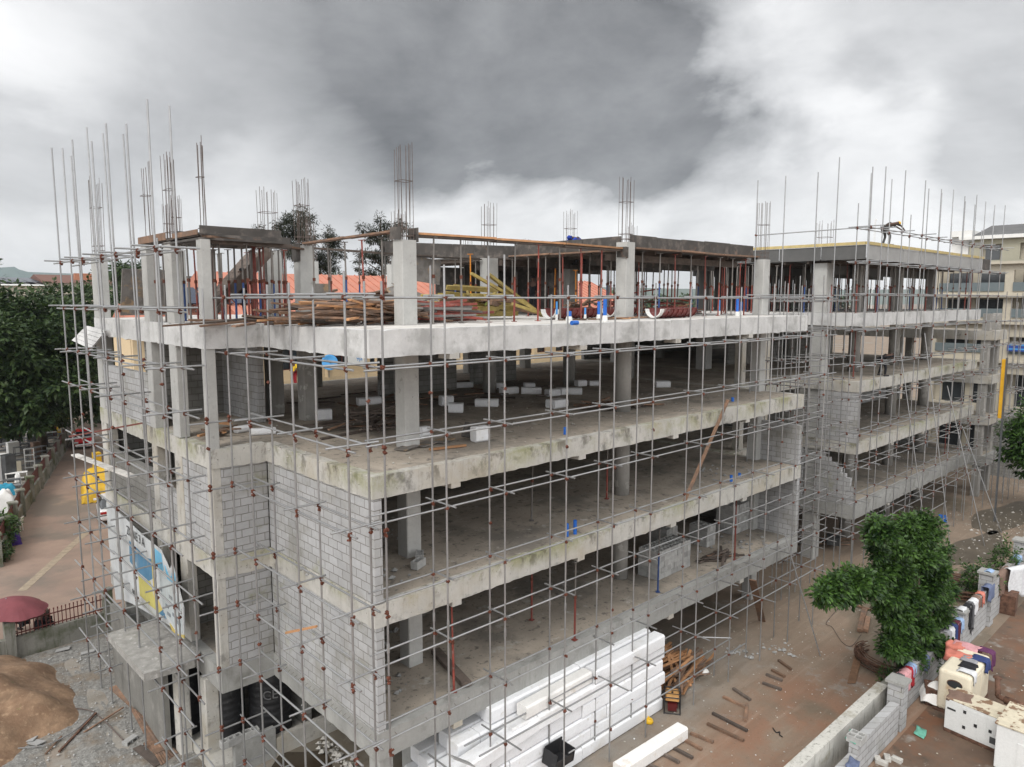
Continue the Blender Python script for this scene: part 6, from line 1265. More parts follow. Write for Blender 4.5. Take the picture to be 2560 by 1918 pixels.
# yard tree with a side arm, at (21, -5.2)
T0 = az(cN(835, 1010), .2); T0.z = 0
def tb(px, py, rx, rz_, w_=1, dy=0):
    P = ay(cN(px, py), T0.y + dy); s = (P - CAMPOS).dot(_fw) / FPX * .40323; return (P.x, P.y, P.z, rx * s * .75, rx * s * .75, rz_ * s, w_)
tr = thing('tree', 'leafy green tree with a long low side arm standing in the yard at the right', 'tree', (T0.x, T0.y, 0))
bl_ = [tb(850, 190, 125, 95), tb(740, 140, 60, 45), tb(600, 165, 90, 55, 1, -.3), tb(560, 200, 60, 40), tb(660, 300, 110, 60), tb(820, 330, 150, 100), tb(900, 400, 110, 100), tb(700, 440, 130, 90), tb(880, 520, 130, 120), tb(950, 640, 90, 90), tb(760, 600, 110, 90), tb(560, 510, 100, 60), tb(430, 500, 100, 55), tb(310, 540, 85, 55), tb(270, 590, 60, 35), tb(400, 600, 60, 45), tb(660, 690, 70, 60), tb(960, 720, 70, 60), tb(640, 610, 90, 70), tb(700, 740, 90, 80), tb(820, 760, 100, 80), tb(500, 540, 80, 50), tb(1010, 560, 45, 50), tb(990, 330, 40, 50), tb(580, 300, 45, 35), tb(240, 560, 40, 25), tb(620, 420, 60, 45), tb(870, 110, 50, 35), tb(720, 850, 100, 75), tb(880, 880, 110, 80), tb(770, 960, 90, 60), tb(930, 950, 60, 60), tb(660, 900, 55, 60), tb(880, 1010, 60, 40)]
crown('crown', bl_, 66000, .165, LEAF1, tr, .5, 3, 7, .5, .45, .5)
tt = [T0, ay(cN(815, 800), T0.y), ay(cN(820, 640), T0.y), ay(cN(830, 450), T0.y), ay(cN(845, 250), T0.y)]
trunk(tr, [(tt[0], tt[1], .16, .13), (tt[1], tt[2], .13, .11), (tt[2], tt[3], .11, .08), (tt[3], tt[4], .08, .04), (tt[1], ay(cN(920, 700), T0.y), .09, .05), (tt[2], ay(cN(560, 560), T0.y), .09, .05), (ay(cN(560, 560), T0.y), ay(cN(320, 560), T0.y), .05, .02), (tt[3], ay(cN(620, 220), T0.y), .07, .03), (T0, ay(cN(900, 860), T0.y), .09, .05)])
# small shrubs and creepers by the walls
def shrub(lab, c, rx, rz_, n, sz, m_=LEAF1, name='shrub'):
    r = thing(name, lab, 'plant', (c[0], c[1], c[2] - rz_)); crown('foliage', [(c[0], c[1], c[2], rx, rx, rz_)], n, sz, m_, r, .4, int(c[0] * 10) % 97, 6); mb = MB(); mb.tube((c[0], c[1], c[2] - rz_), (c[0] + .05, c[1], c[2]), .03, 5, .01); mb.build('stem', BARK, r)
P = az(cN(1210, 470), 1.2); shrub('small green creeper over the inner wall left of the taller pillar', (P.x, P.y, 1.0), .7, .8, 1500, .18)
P = az(cN(1370, 360), 1.5); shrub('green creeper climbing the far block pillar', (P.x, P.y, 1.2), .6, 1.1, 1500, .18)
P = az(cN(630, 1110), .3); shrub('weed sprouting between white wall and first pillar', (P.x, P.y, .3), .25, .5, 500, .12)
P = ax(cK(1790, 980), 47); r = thing('tree', 'dark leafy tree cut by the right border above the yard', 'tree', (P.x, P.y, 0)); 
bb_ = [ax(cK(*q), 47) for q in [(1800, 820), (1790, 950), (1850, 900), (1840, 1060), (1900, 1000), (1880, 780)]]
crown('crown', [(q.x, q.y, q.z, 1.3, 1.3, 1.3) for q in bb_], 9000, .3, LEAF1, r, .5, 12, 8, .42); trunk(r, [((bb_[2].x, bb_[2].y - .6, 0), bb_[2], .25, .12), (bb_[2], bb_[5], .12, .05)])
P = ax(cK(1720, 600), 66); shrub('dark green bush below the beige hotel at the right border', (P.x, P.y, 3.2), 2.8, 3.3, 4000, .5, LEAF2)
# big tree at the left
LT = thing('tree', 'huge dense dark green tree over the market at the left border', 'tree', (4.5, 64, 0))
def lb_(px, py, Y, r_, rz_=None, w_=1): P = ay((px, py), Y); return (P.x, P.y, P.z, r_, r_, rz_ or r_, w_)
LB = [(lambda t: (t[0], t[1], t[2] - .7, *t[3:]))(t_) for t_ in [lb_(-90, 790, 62, 4.2), lb_(0, 775, 60, 2.9), lb_(70, 770, 60, 2.7), lb_(130, 790, 62, 3.0), lb_(190, 800, 66, 3.0), lb_(-30, 860, 58, 3.6), lb_(60, 870, 56, 3.2), lb_(130, 880, 58, 3.2), lb_(20, 960, 56, 2.8, 2.2), lb_(90, 970, 56, 3.0, 2.2), lb_(150, 960, 60, 2.8, 2.4), lb_(-60, 960, 58, 3, 2.2), lb_(-130, 900, 60, 4), lb_(100, 930, 60, 3.2), lb_(120, 1010, 62, 2.2, 1.3), lb_(40, 1020, 58, 2.4, 1.2), lb_(-20, 1010, 57, 2.4, 1.2)]]
crown('crown', LB, 60000, .55, LEAF2, LT, .4, 5, 9, .45, .55, .25); trunk(LT, [((6.6, 73.5, 0), (6, 68, 6), .5, .35), ((6, 68, 6), (4.5, 62, 10), .35, .15), ((4.5, 64, 0), (4, 62, 8), .45, .25), ((4, 62, 8), (1.5, 60, 12), .22, .1)])
L2 = thing('tree', 'lighter green tree joining the huge one, seen between the left scaffold tubes', 'tree', (13, 80, 0))
crown('crown', [lb_(230, 770, 80, 3.6), lb_(290, 790, 78, 3.4), lb_(350, 800, 80, 3.6), lb_(250, 860, 78, 4), lb_(200, 930, 76, 3.6), lb_(300, 880, 80, 4), lb_(240, 980, 78, 3.4), lb_(420, 800, 84, 3.2), lb_(210, 770, 74, 2.8)], 24000, .6, LEAF2, L2, .4, 8, 9, .45); trunk(L2, [((13, 80, 0), (13, 79, 9), .45, .2)])
L3 = thing('tree', 'pale green treetops beyond the left wing deck', 'tree', (30, 110, 0)); crown('crown', [lb_(330, 770, 100, 4.5), lb_(400, 780, 104, 4.5), lb_(480, 790, 110, 4.5), lb_(300, 800, 100, 4)], 10000, .8, LEAF2, L3, .3, 9, 9); trunk(L3, [((22, 100, 0), (22, 100, 12), .4, .2)])
pm = thing('palm_tree', 'small palm top showing above the left wing deck between the columns', 'tree', tuple(ay(cA(790, 1120), 60))[:2] + (0,)); pt = ay(cA(790, 1135), 60); mb = MB(); mb.tube((pt.x, pt.y, 0), pt, .2, 8, .12); mb.build('trunk', BARK, pm)
crown('crown', [(pt.x + 1.1 * math.cos(a), pt.y + 1.1 * math.sin(a), pt.z + .1, .9, .9, .35) for a in range(6)], 1500, .9, LEAF2, pm, .9, 4, 6, .12)
# conifers behind
def conifer(lab, parts_, Y, top, n, sz, asp=.27, m_=LEAF3, dr=.5, tx=None):
    P = [ay(cB(*q[:2]), Y) for q in parts_]; r = thing('tree', lab, 'tree', (P[0].x, Y, 0)); T = ay(cB(*top), Y)
    crown('crown', [(p.x, p.y, p.z, q[2], q[2], q[3]) for p, q in zip(P, parts_)], int(n * 1.6), sz, m_, r, dr, int(P[0].x * 7) % 89, 7, asp, .2, .3)
    sg = [((T.x, Y, 0), (T.x, Y, T.z), .22, .04)] + [((T.x, Y, max(6, p.z - 1.2)), p, .08, .02) for p in P]; trunk(r, sg, 6)
conifer('wispy brown green conifer behind the first two rebar columns', [(450, 540, 1.0, .9), (520, 520, 1.0, .9), (390, 600, 1.2, 1.0), (480, 640, 1.4, 1.1), (560, 650, .8, .6), (330, 650, .8, .7), (420, 760, 1.6, 1.0), (500, 850, 1.4, 1.2), (320, 560, .6, .5), (590, 960, 1.0, 1.0)], 50, (460, 470), 6500, .30)
conifer('small dark tuft of tree top left of the wispy conifer', [(150, 610, .5, .45), (140, 850, .7, .6), (170, 930, .6, .8)], 50, (150, 570), 900, .28)
conifer('slender grey conifer between the two rebar columns and the tall one', [(695, 640, .5, .5), (690, 690, .9, .5), (740, 700, .7, .5), (680, 800, 1.0, .7), (760, 790, .9, .7), (640, 880, .8, .6), (720, 900, 1.0, .6), (600, 930, .9, .7)], 50, (695, 600), 3800, .28)
conifer('spreading pine with upswept fronds left of the tall rebar column', [(1100, 560, .35, .9), (1030, 620, .7, .5), (960, 600, .35, .5), (1170, 610, .7, .5), (1250, 610, .7, .7), (1320, 600, .4, .4), (1090, 680, 1.1, .4), (1190, 700, 1.1, .5), (990, 800, .9, .3), (1100, 820, 1.1, .5), (1160, 900, 1.1, .6), (960, 850, .6, .25), (1050, 950, 1.0, .4), (920, 910, .4, .2)], 50, (1110, 520), 5200, .34)
conifer('small bush tops behind the orange roof right of the tall column', [(1420, 960, .5, .3), (1440, 985, .7, .25), (770, 985, .6, .4)], 47, (1420, 950), 500, .3, .3, LEAF2)
# ================================================================== LEFT SIDE: street, market
bwall = thing('boundary_wall', 'low stained wall with pillars and dark red metal panels along the street', 'wall', (1, 46, 0))
wl = [(-3.6, 31.5), (-.9, 41.45), (1.47, 48.9), (5.81, 62.72), (7.39, 68.37), (9.2, 74)]
tot = []
for a, b in zip(wl, wl[1:]):
    n = max(1, round(math.dist(a, b) / 3.3))
    for i in range(n): tot.append((a[0] + (b[0] - a[0]) * i / n, a[1] + (b[1] - a[1]) * i / n))
tot.append(wl[-1])
for i, (a, b) in enumerate(zip(tot, tot[1:])):
    mb = MB(); d = Vector((b[0] - a[0], b[1] - a[1], 0)); mb.beam((a[0], a[1], .45), (b[0], b[1], .45), .25, .9); mb.build('wall_body', Mt['wallold'], bwall)
    mb = MB(); mb.beam((a[0] - .02, a[1], 1.35), (b[0], b[1], 1.35), .04, .75)
    for z_ in (1.0, 1.7): mb.beam((a[0], a[1], z_), (b[0], b[1], z_), .07, .05)
    mb.build('metal_panel', Mt['redwall'], bwall); mb = MB(); mb.box(a[0] - .22, a[1] - .22, 0, a[0] + .22, a[1] + .22, 1.75); mb.box(a[0] - .27, a[1] - .27, 1.75, a[0] + .27, a[1] + .27, 1.85); mb.build('pillar', Mt['wallold'], bwall)
# market goods
def cabinet(p, w_, d, h, kind, m_, lab, rz=None):
    P = az(cQ(*p), 0); rz = rnd.uniform(-.3, .6) if rz is None else rz; r = thing('cabinet' if kind != 'table' else 'table', lab, 'furniture', (P.x, P.y, 0), rz, group='second hand steel furniture set out behind the street wall')
    mb = MB()
    if kind == 'box':
        mb.box(-w_ / 2, -d / 2, .05, w_ / 2, d / 2, h); mb.build('carcass', m_, r, off=Vector()); mb = MB(); mb.box(-w_ / 2 + .03, -d / 2 - .015, .1, -.01, -d / 2, h - .05); mb.box(.01, -d / 2 - .015, .1, w_ / 2 - .03, -d / 2, h - .05); mb.build('door', m_, r, off=Vector())
    elif kind == 'shelf':
        for x in (-w_ / 2, w_ / 2 - .04):
            for y in (-d / 2, d / 2 - .04): mb.box(x, y, 0, x + .04, y + .04, h)
        mb.build('frame', m_, r, off=Vector()); 
        for k in range(4): m2 = MB(); z_ = h - .03 - k * h / 3.6; m2.box(-w_ / 2 - .01, -d / 2 - .01, z_, w_ / 2 + .01, d / 2 + .01, z_ + .03); m2.build('shelf', m_, r, off=Vector())
    else:
        for x in (-w_ / 2, w_ / 2 - .05):
            for y in (-d / 2, d / 2 - .05): l = MB(); l.box(x, y, 0, x + .05, y + .05, h - .04); l.build('leg', m_, r, off=Vector())
        mb.box(-w_ / 2 - .03, -d / 2 - .03, h - .04, w_ / 2 + .03, d / 2 + .03, h); mb.build('table_top', m_, r, off=Vector()); mb = MB(); mb.box(-w_ / 2 + .05, -d / 2 + .03, h * .35, w_ / 2 - .05, d / 2 - .03, h * .4); mb.build('shelf', m_, r, off=Vector())
    return r
D_, Gm, Wp, Cp = Mt['darkmetal'], Mt['greymetal'], Mt['white'], Mt['creampaint']
cabinet((75, 665), 1.1, .6, 1.1, 'box', D_, 'dark grey steel cabinet beneath the grey umbrella'); cabinet((210, 600), .9, .5, .9, 'box', D_, 'dark cabinet before the white shirted person')
cabinet((440, 600), 1.4, .8, .9, 'table', Gm, 'grey steel table left of the pale shelves by the kiosk'); cabinet((580, 590), 1.3, .8, .8, 'table', D_, 'table just before the yellow kiosk')
cabinet((740, 610), 1.2, .7, .9, 'table', Gm, 'grey table touching the wall beside the kiosk'); cabinet((740, 690), 1.1, .7, .8, 'table', D_, 'dark table between the wall and the racks near the kiosk'); cabinet((500, 690), 1.0, .6, 1.1, 'box', Gm, 'pale grey box cabinet in the middle of the market rows')
cabinet((620, 690), 1.0, .6, 1.2, 'shelf', D_, 'dark open rack in the middle of the market rows'); cabinet((390, 700), 1.0, .5, .9, 'table', D_, 'dark table left of the middle rack'); cabinet((350, 770), 1.5, .7, .85, 'table', D_, 'long dark table behind the shelf units')
cabinet((130, 740), 1.4, .8, .7, 'table', Gm, 'grey low table at the left of the market'); cabinet((40, 800), 1.3, .9, .9, 'table', D_, 'dark table at the left border above the fridge'); cabinet((200, 830), .9, .55, 1.3, 'box', Wp, 'white cupboard lying behind the dark shelf unit')
cabinet((330, 1020), 1.0, .45, 1.9, 'shelf', D_, 'tall dark shelf unit left of the white rack'); cabinet((450, 1050), .7, .4, 1.9, 'shelf', Wp, 'white and tan four tier rack near the wall'); cabinet((590, 940), 1.1, .6, 1.5, 'shelf', Gm, 'grey topped rack against the wall, with white goods'); cabinet((540, 880), .6, .5, 1.6, 'box', mat('brown_board', (.22, .14, .1), .7), 'brown narrow cabinet left of the grey topped rack')
cabinet((40, 1190), 1.0, .75, 2.1, 'box', Wp, 'large white fridge like cabinet at the left border', .4); cabinet((140, 1195), .8, .75, 2.1, 'box', D_, 'tall dark cabinet right of the white one', .4); cabinet((240, 1090), .7, .5, 1.0, 'box', Cp, 'cream slatted crate unit between dark cabinet and shelf')
cabinet((250, 1200), 1.4, .5, .7, 'table', Wp, 'long white bench shaped table near the wall'); cabinet((180, 1290), 1.1, .6, .6, 'table', D_, 'dark low table above the blue tub'); cabinet((160, 1350), 1.2, .6, .45, 'table', Gm, 'grey low table beside the blue tub')
cabinet((650, 780), .9, .5, .9, 'table', Gm, 'small grey table with white bowls by the wall'); cabinet((430, 660), .9, .5, 1.0, 'shelf', D_, 'small dark rack near the middle'); cabinet((700, 560), 1, .6, .7, 'table', D_, 'dark table left of the kiosk door')
def lump(name, lab, P, s, m_, cat, seed=1):
    rs = random.Random(seed); mb = MB(); mb.grid(14, 14, lambda u, v: ((u - .5) * s[0] * 1.05, (v - .5) * s[1] * 1.05, s[2] * (max(0, 1 - (2 * abs(u - .5)) ** 4) * max(0, 1 - (2 * abs(v - .5)) ** 4)) ** .5 * (1 + .14 * math.sin(u * 13 + seed) * math.cos(v * 9)) + rs.uniform(0, .03) * s[2])); o = mb.build(name, m_, None, True, off=Vector()); o.location = P; return tag(o, lab, cat)
lump('plastic_tub', 'bright blue plastic bundle among the market goods by the wall', az(cQ(90, 1410), 0), (1.3, .9, .8), cl_('cyan_plastic', (.03, .25, .38)), 'bundle')
lump('sheet', 'white sheet heaped over goods at the left border by the wall', az(cQ(20, 1650), 0), (1.6, 1.6, 1.4), Mt['white'], 'sheet', 3); lump('sack', 'small white sack beside the cream pillar near the long bench', az(cQ(270, 1240), 0), (.4, .4, .8), Mt['white'], 'sack')
lump('sack', 'purple sack pile on the road edge by the plants', az(cP(105, 1195), 0), (.8, .8, .7), cl_('purple_sack', (.06, .03, .2)), 'sack', 5); lump('sack', 'violet sack behind the white plastic chair', az(cP(80, 1060), 0), (.7, .7, .5), cl_('violet_sack', (.08, .05, .22)), 'sack', 6)
# plastic chair
P = az(cP(150, 1090), 0); ch = thing('plastic_chair', 'white plastic chair standing alone on the road edge', 'chair', (P.x, P.y, 0), R(150))
mb = MB(); mb.obox((0, 0, .43), (.45, .42, .03)); mb.build('seat', Wp, ch, off=Vector()); mb = MB(); mb.obox((-.24, 0, .68), (.03, .42, .48), (0, -.2, 0)); mb.build('backrest', Wp, ch, off=Vector())
for sx in (-.19, .19):
    for sy in (-.18, .18): mb = MB(); mb.tube((sx * 1.1, sy * 1.1, 0), (sx, sy, .42), .022, 6); mb.build('leg', Wp, ch, off=Vector())
mb = MB(); mb.beam((-.22, .21, .62), (.15, .21, .62), .04, .03); mb.beam((-.22, -.21, .62), (.15, -.21, .62), .04, .03); mb.beam((.15, .21, .43), (.15, .21, .62), .03, .03); mb.beam((.15, -.21, .43), (.15, -.21, .62), .03, .03); mb.build('armrest', Wp, ch, off=Vector())
P = az(cP(40, 1210), 0); shrub('potted green plants at the left border beside the purple sacks', (P.x - .6, P.y, 1.0), 1.2, 1.0, 3500, .25, LEAF1)
P = az(cP(5, 1300), 0); shrub('low green plants at the left border behind the red umbrella', (P.x - .4, P.y - .6, .5), .8, .6, 1200, .2, LEAF1)
def umbrella(P, r_, h, m_, lab, tilt=(0, 0), n=8, drop=.45):
    u = thing('umbrella', lab, 'umbrella', P); mb = MB(); vs = [(0, 0, h)]; rings = 5; seg = n * 4
    for k in range(1, rings + 1):
        for i in range(seg):
            a = 2 * math.pi * i / seg; f = 1 - .07 * (k / rings) ** 2 * (1 - abs(math.cos(a * n / 2))) ; rr = r_ * k / rings * f; vs.append((rr * math.cos(a), rr * math.sin(a), h - drop * (k / rings) ** 1.7))
    fs = [(0, 1 + i, 1 + (i + 1) % seg) for i in range(seg)]
    for k in range(rings - 1):
        for i in range(seg): fs.append((1 + k * seg + i, 1 + (k + 1) * seg + i, 1 + (k + 1) * seg + (i + 1) % seg, 1 + k * seg + (i + 1) % seg))
    mb.add(vs, fs); o = mb.build('canopy', m_, u, smooth=False, off=Vector()); o.modifiers.new('t', 'SOLIDIFY').thickness = .01; o.rotation_euler = (*tilt, 0)
    mb = MB(); mb.tube((0, 0, 0), (0, 0, h), .025, 6); mb.build('pole', Mt['steel_old'], u, off=Vector())
    mb = MB()
    for i in range(n): a = 2 * math.pi * i / n; mb.tube((0, 0, h - .03), (r_ * .97 * math.cos(a), r_ * .97 * math.sin(a), h - drop - .02), .008, 4)
    o = mb.build('rib', Mt['steel_old'], u, off=Vector()); o.rotation_euler = (*tilt, 0)
P = az(cF(70, 480), 1.9); umbrella((P.x - .1, P.y, 0), 1.2, 2.25, mat('maroon_canopy', (.20, .055, .065), .8, var=.1, scale=2), 'large faded maroon umbrella at the left border behind the railing', (.1, .12))
P = az(cQ(195, 400), 2.3); umbrella((P.x, P.y, 0), 1.9, 2.6, mat('grey_violet_canopy', (.16, .15, .19), .8, var=.15, scale=1.5), 'grey violet umbrella shading the market stall at the left', (.0, .05))
P = az(cQ(70, 540), .2); mb = MB(); mb.obox((0, 0, 1.75), (.9, .02, .8), (0, 0, -.5)); o = mb.build('price_sheet', Wp, None, off=Vector()); o.location = (P.x, P.y, .2); tag(o, 'white printed sheet hanging from the grey violet umbrella', 'sheet')
# kiosk
P = az(cP(440, 300), 0); k = thing('kiosk', 'yellow painted kiosk with dark doorway under the big tree', 'kiosk', (P.x, P.y, 0), R(-20)); YK = mat('yellow_kiosk_paint', (.72, .47, .03), .7, var=.05, scale=2, dirt=[((.5, .48, .42), 3, .56, .6, 3, .8)])
mb = MB(); mb.box(-1.3, 0, 0, -.35, .12, 2.5); mb.box(.35, 0, 0, 1.3, .12, 2.5); mb.box(-.35, 0, 1.95, .35, .12, 2.5); mb.box(-1.3, .12, 0, -1.2, 2, 2.5); mb.box(1.2, .12, 0, 1.3, 2, 2.5); mb.box(-1.2, 1.9, 0, 1.2, 2, 2.5); mb.build('wall', YK, k, off=Vector())
mb = MB(); mb.obox((0, -.2, 2.75), (3.0, .9, .35)); mb.build('fascia', mat('bright_yellow_sign', (.80, .62, .02), .6), k, off=Vector()); mb = MB(); mb.obox((.2, .9, 2.98), (3.4, 3.0, .08), (.08, 0, 0)); mb.obox((-2.2, .2, 2.5), (1.8, 1.2, .05), (0, .15, 0)); mb.build('roof', Wp, k, off=Vector()); mb = MB(); mb.box(-.34, .06, 0, .34, .1, 1.0); mb.build('door', Mt['redwall'], k, off=Vector())
# cars
def car(P, rz, m_, lab, L_=4.6, W_=1.78, H_=1.45):
    c = thing('car', lab, 'car', (P[0], P[1], 0), rz); hw = W_ / 2
    def loft(nm, secs, mt_):   # secs: x -> (ybottom half, ytop half, z0, z1)
        mb = MB(); vs = []
        for x, yb, yt, z0, z1 in secs: vs += [(x, -yb, z0), (x, -yb * 1.02, (z0 + z1) / 2), (x, -yt, z1), (x, yt, z1), (x, yb * 1.02, (z0 + z1) / 2), (x, yb, z0)]
        fs = []
        for k2 in range(len(secs) - 1):
            for i in range(6): a = k2 * 6 + i; b = k2 * 6 + (i + 1) % 6; fs.append((a, b, b + 6, a + 6))
        fs += [(5, 4, 3, 2, 1, 0), tuple(range(len(vs) - 6, len(vs)))]; mb.add(vs, fs); o = mb.build(nm, mt_, c, smooth=False, off=Vector()); bv = o.modifiers.new('b', 'BEVEL'); bv.width = .05; bv.segments = 2; bv.limit_method = 'ANGLE'; return o
    loft('body', [(-L_ / 2, hw * .82, hw * .78, .35, .72), (-L_ / 2 + .1, hw * .95, hw * .85, .22, .92), (-1.3, hw, hw * .9, .2, .95), (0, hw, hw * .92, .2, .93), (.9, hw, hw * .9, .2, .93), (1.6, hw * .98, hw * .82, .2, .84), (L_ / 2 - .15, hw * .9, hw * .7, .22, .70), (L_ / 2, hw * .8, hw * .6, .3, .58)], m_)
    loft('cabin', [(-1.9, hw * .8, hw * .72, .88, .93), (-1.25, hw * .86, hw * .66, .88, H_ - .03), (-.2, hw * .88, hw * .68, .88, H_), (.35, hw * .88, hw * .66, .88, H_ - .06), (1.15, hw * .86, hw * .74, .86, .92)], Mt['glass'])
    loft('roof', [(-1.15, hw * .66, hw * .64, H_ - .03, H_ + .01), (-.2, hw * .69, hw * .66, H_ - .01, H_ + .03), (.35, hw * .67, hw * .64, H_ - .06, H_ - .02)], m_)
    for sx in (-1.42, 1.38):
        for sy in (-1, 1): mb = MB(); mb.tube((sx, sy * (hw - .2), .32), (sx, sy * (hw + .01), .32), .32, 18); w2 = mb.build('wheel', Mt['black'], c, off=Vector()); mb = MB(); mb.tube((sx, sy * (hw - .01), .32), (sx, sy * (hw + .02), .32), .19, 12); o = mb.build('rim', Mt['steel'], w2, off=Vector())
    for sy in (-1, 1):
        mb = MB(); mb.obox((L_ / 2 - .1, sy * hw * .66, .62), (.22, .34, .13), (0, .2, sy * .3)); mb.build('headlight', Mt['whitepaint2'], c, off=Vector()); mb = MB(); mb.obox((-L_ / 2 + .04, sy * hw * .66, .76), (.12, .36, .14)); mb.build('tail_light', mat('red_lamp', (.35, .01, .01), .3), c, off=Vector())
        mb = MB(); mb.obox((.85, sy * (hw + .08), .98), (.12, .18, .12)); mb.build('mirror', m_, c, off=Vector())
    mb = MB(); mb.obox((L_ / 2, 0, .52), (.06, .7, .12)); mb.build('grille', Mt['black'], c, off=Vector()); mb = MB(); mb.obox((L_ / 2 - .02, 0, .28), (.1, 1.3, .08)); mb.obox((-L_ / 2, 0, .6), (.04, .5, .12)); mb.build('number_plate', Wp, c, off=Vector())
REDP = mat('glossy_red_paint', (.52, .012, .02), .25, var=.02, scale=1, spec=.7); WHP = mat('glossy_white_paint', (.65, .66, .68), .25, var=.02, scale=1, spec=.7); BKP = mat('glossy_black_paint', (.012, .012, .014), .2, var=.02, scale=1, spec=.7)
P0, P1 = az(cP(600, 415), 0), az(cP(780, 400), 0); m0 = (P0 + P1) / 2; car((m0.x + .55, m0.y + 2.2), R(-103), REDP, 'glossy red saloon car facing the viewer, parked by the street wall')
P = az(cP(845, 1035), 0); car((P.x + 1.15, P.y + 2.0), R(78), WHP, 'white car half hidden by the left facade, tail towards the viewer')
P = az(cQ(460, 480), 0); car((P.x, P.y + 2), R(170), BKP, 'black car in the shade under the big tree beside the kiosk', H_=1.7)
P = az(cQ(300, 520), 0); car((P.x - 3, P.y + 4), R(170), BKP, 'second dark car deeper in the shade behind the market umbrella', H_=1.6)
tc_ = az(cP(830, 845), 0); mb = MB()
YT = mat('yellow_tarpaulin', (.55, .34, .02), .6, var=.05, scale=2, bump=.4, bscale=4)
def tarp(u, v):
    x, y = (u - .5) * 2, (v - .5) * 2; h = (max(0, 1 - abs(x) ** 5) * max(0, 1 - abs(y) ** 6)) ** .35; cabin = 1.15 + .75 * math.exp(-((y + .1) / .5) ** 4); fold = .05 * math.sin(u * 31) * (1 - h) + .03 * math.sin(v * 40 + u * 9)
    return (x * 1.15 * (1 + .08 * (1 - h)), y * 2.5, max(0.02, h * cabin * 1.05 + fold))
mb.grid(36, 44, tarp); o = mb.build('covered_car', YT, None, True, off=Vector()); o.location = (tc_.x + .6, tc_.y + 2.3, 0); o.rotation_euler.z = R(-12); tag(o, 'vehicle wrapped in a bright yellow tarpaulin on the street behind the scaffold', 'covered car')
mb = MB(); mb.obox((0, 0, 2.0), (.5, .6, 1.4)); o = mb.build('yellow_bin', YT, None, off=Vector()); o.location = (tc_.x + 1.0, tc_.y + 4.5, 0); tag(o, 'tall yellow wrapped bundle standing behind the yellow covered vehicle', 'bundle')
# railing wall
rw = thing('railing_wall', 'low stained wall carrying a dark red iron railing behind the gravel', 'wall', (-4.8, 18.9, 0)); a, b = Vector((-4.75, 18.95, 0)), Vector((-1.5, 19.15, 0))
mb = MB(); mb.beam(a + Vector((0, 0, .45)), b + Vector((0, 0, .45)), .22, .9); mb.build('wall_body', Mt['wallold'], rw)
mb = MB(); mb.box(-5.1, 18.7, 0, -4.75, 19.15, 1.6); mb.build('pillar', Mt['wallold'], rw); mb = MB(); mb.box(-1.55, 18.9, 0, -1.2, 19.3, 1.9); mb.build('pillar', Mt['wallold'], rw); mb = MB(); mb.box(-14, 18.8, 0, -5.1, 19.05, .9); mb.build('wall_body', Mt['wallold'], rw)
for i in range(22):
    q = a.lerp(b, (i + .6) / 22.5); mb = MB(); mb.tube(q + Vector((0, 0, .9)), q + Vector((0, 0, 1.62)), .018, 5); mb.lathe(q + Vector((0, 0, 1.62)), [(.03, 0), (.02, .05)], 6); mb.build('baluster', Mt['redwall'], rw)
mb = MB(); mb.beam(a + Vector((0, 0, 1.02)), b + Vector((0, 0, 1.02)), .04, .04); mb.beam(a + Vector((0, 0, 1.45)), b + Vector((0, 0, 1.45)), .04, .04); mb.build('rail', Mt['redwall'], rw)
# ================================================================== BUILDINGS beyond
def gable_roof(root, x0, x1, yf, yb, ze, zr, m_, rib=True):
    ym = (yf + yb) / 2; mb = MB(); mb.add([(x0, yf, ze), (x1, yf, ze), (x1, ym, zr), (x0, ym, zr), (x1, yb, ze), (x0, yb, ze)], [(0, 1, 2, 3), (3, 2, 4, 5), (0, 3, 5), (1, 4, 2)])
    if rib:
        n = int((x1 - x0) / .75)
        for i in range(n + 1): x = x0 + (x1 - x0) * i / n; mb.beam((x, yf, ze + .03), (x, ym, zr + .03), .07, .07)
    mb.build('roof', m_, root)
ob = thing('building', 'beige walled building with orange ribbed metal roof behind the front block', 'building', (25, 40, 0))
gable_roof(ob, 10, 52, 31, 46, 12.9, 16.15, Mt['orange_roof'])
def facade_wall(root, x0, x1, y, z0, z1, wins, m_, t=.3, gl='glass', frame='redwall'):
    """wall on a plane y with recessed window openings wins=(xa,xb,za,zb)"""
    mb = MB(); xs = sorted({x0, x1, *[w_[0] for w_ in wins], *[w_[1] for w_ in wins]}); zs = sorted({z0, z1, *[w_[2] for w_ in wins], *[w_[3] for w_ in wins]})
    for a, b in zip(xs, xs[1:]):
        for c, d in zip(zs, zs[1:]):
            if not any(w_[0] <= (a + b) / 2 <= w_[1] and w_[2] <= (c + d) / 2 <= w_[3] for w_ in wins): mb.box(a, y, c, b, y + t, d)
    mb.build('wall', m_, root)
    for xa, xb, za, zb in wins:
        mb = MB(); mb.box(xa, y + .2, za, xb, y + .24, zb); wn = mb.build('window', Mt[gl], root)
        if frame:
            mb = MB(); n = max(1, int((xb - xa) / .7))
            for i in range(n + 1): x = xa + (xb - xa - .05) * i / n; mb.box(x, y + .1, za, x + .05, y + .15, zb)
            for i in range(3): z_ = za + (zb - za - .05) * i / 2; mb.box(xa, y + .095, z_, xb, y + .145, z_ + .05)
            mb.build('frame', Mt[frame], wn)
wins = [(x, x + 2.6, z_, z_ + 1.5) for x in (12, 16, 20, 24, 28, 32, 36, 40, 44, 48) for z_ in (2, 5.4, 9.4)]
facade_wall(ob, 10.5, 77.5, 32, 0, 12.8, wins, Mt['beige'])
mb = MB(); mb.box(10.5, 30.4, 8.2, 77.5, 31.98, 8.45); mb.build('walkway', Mt['conc'], ob)
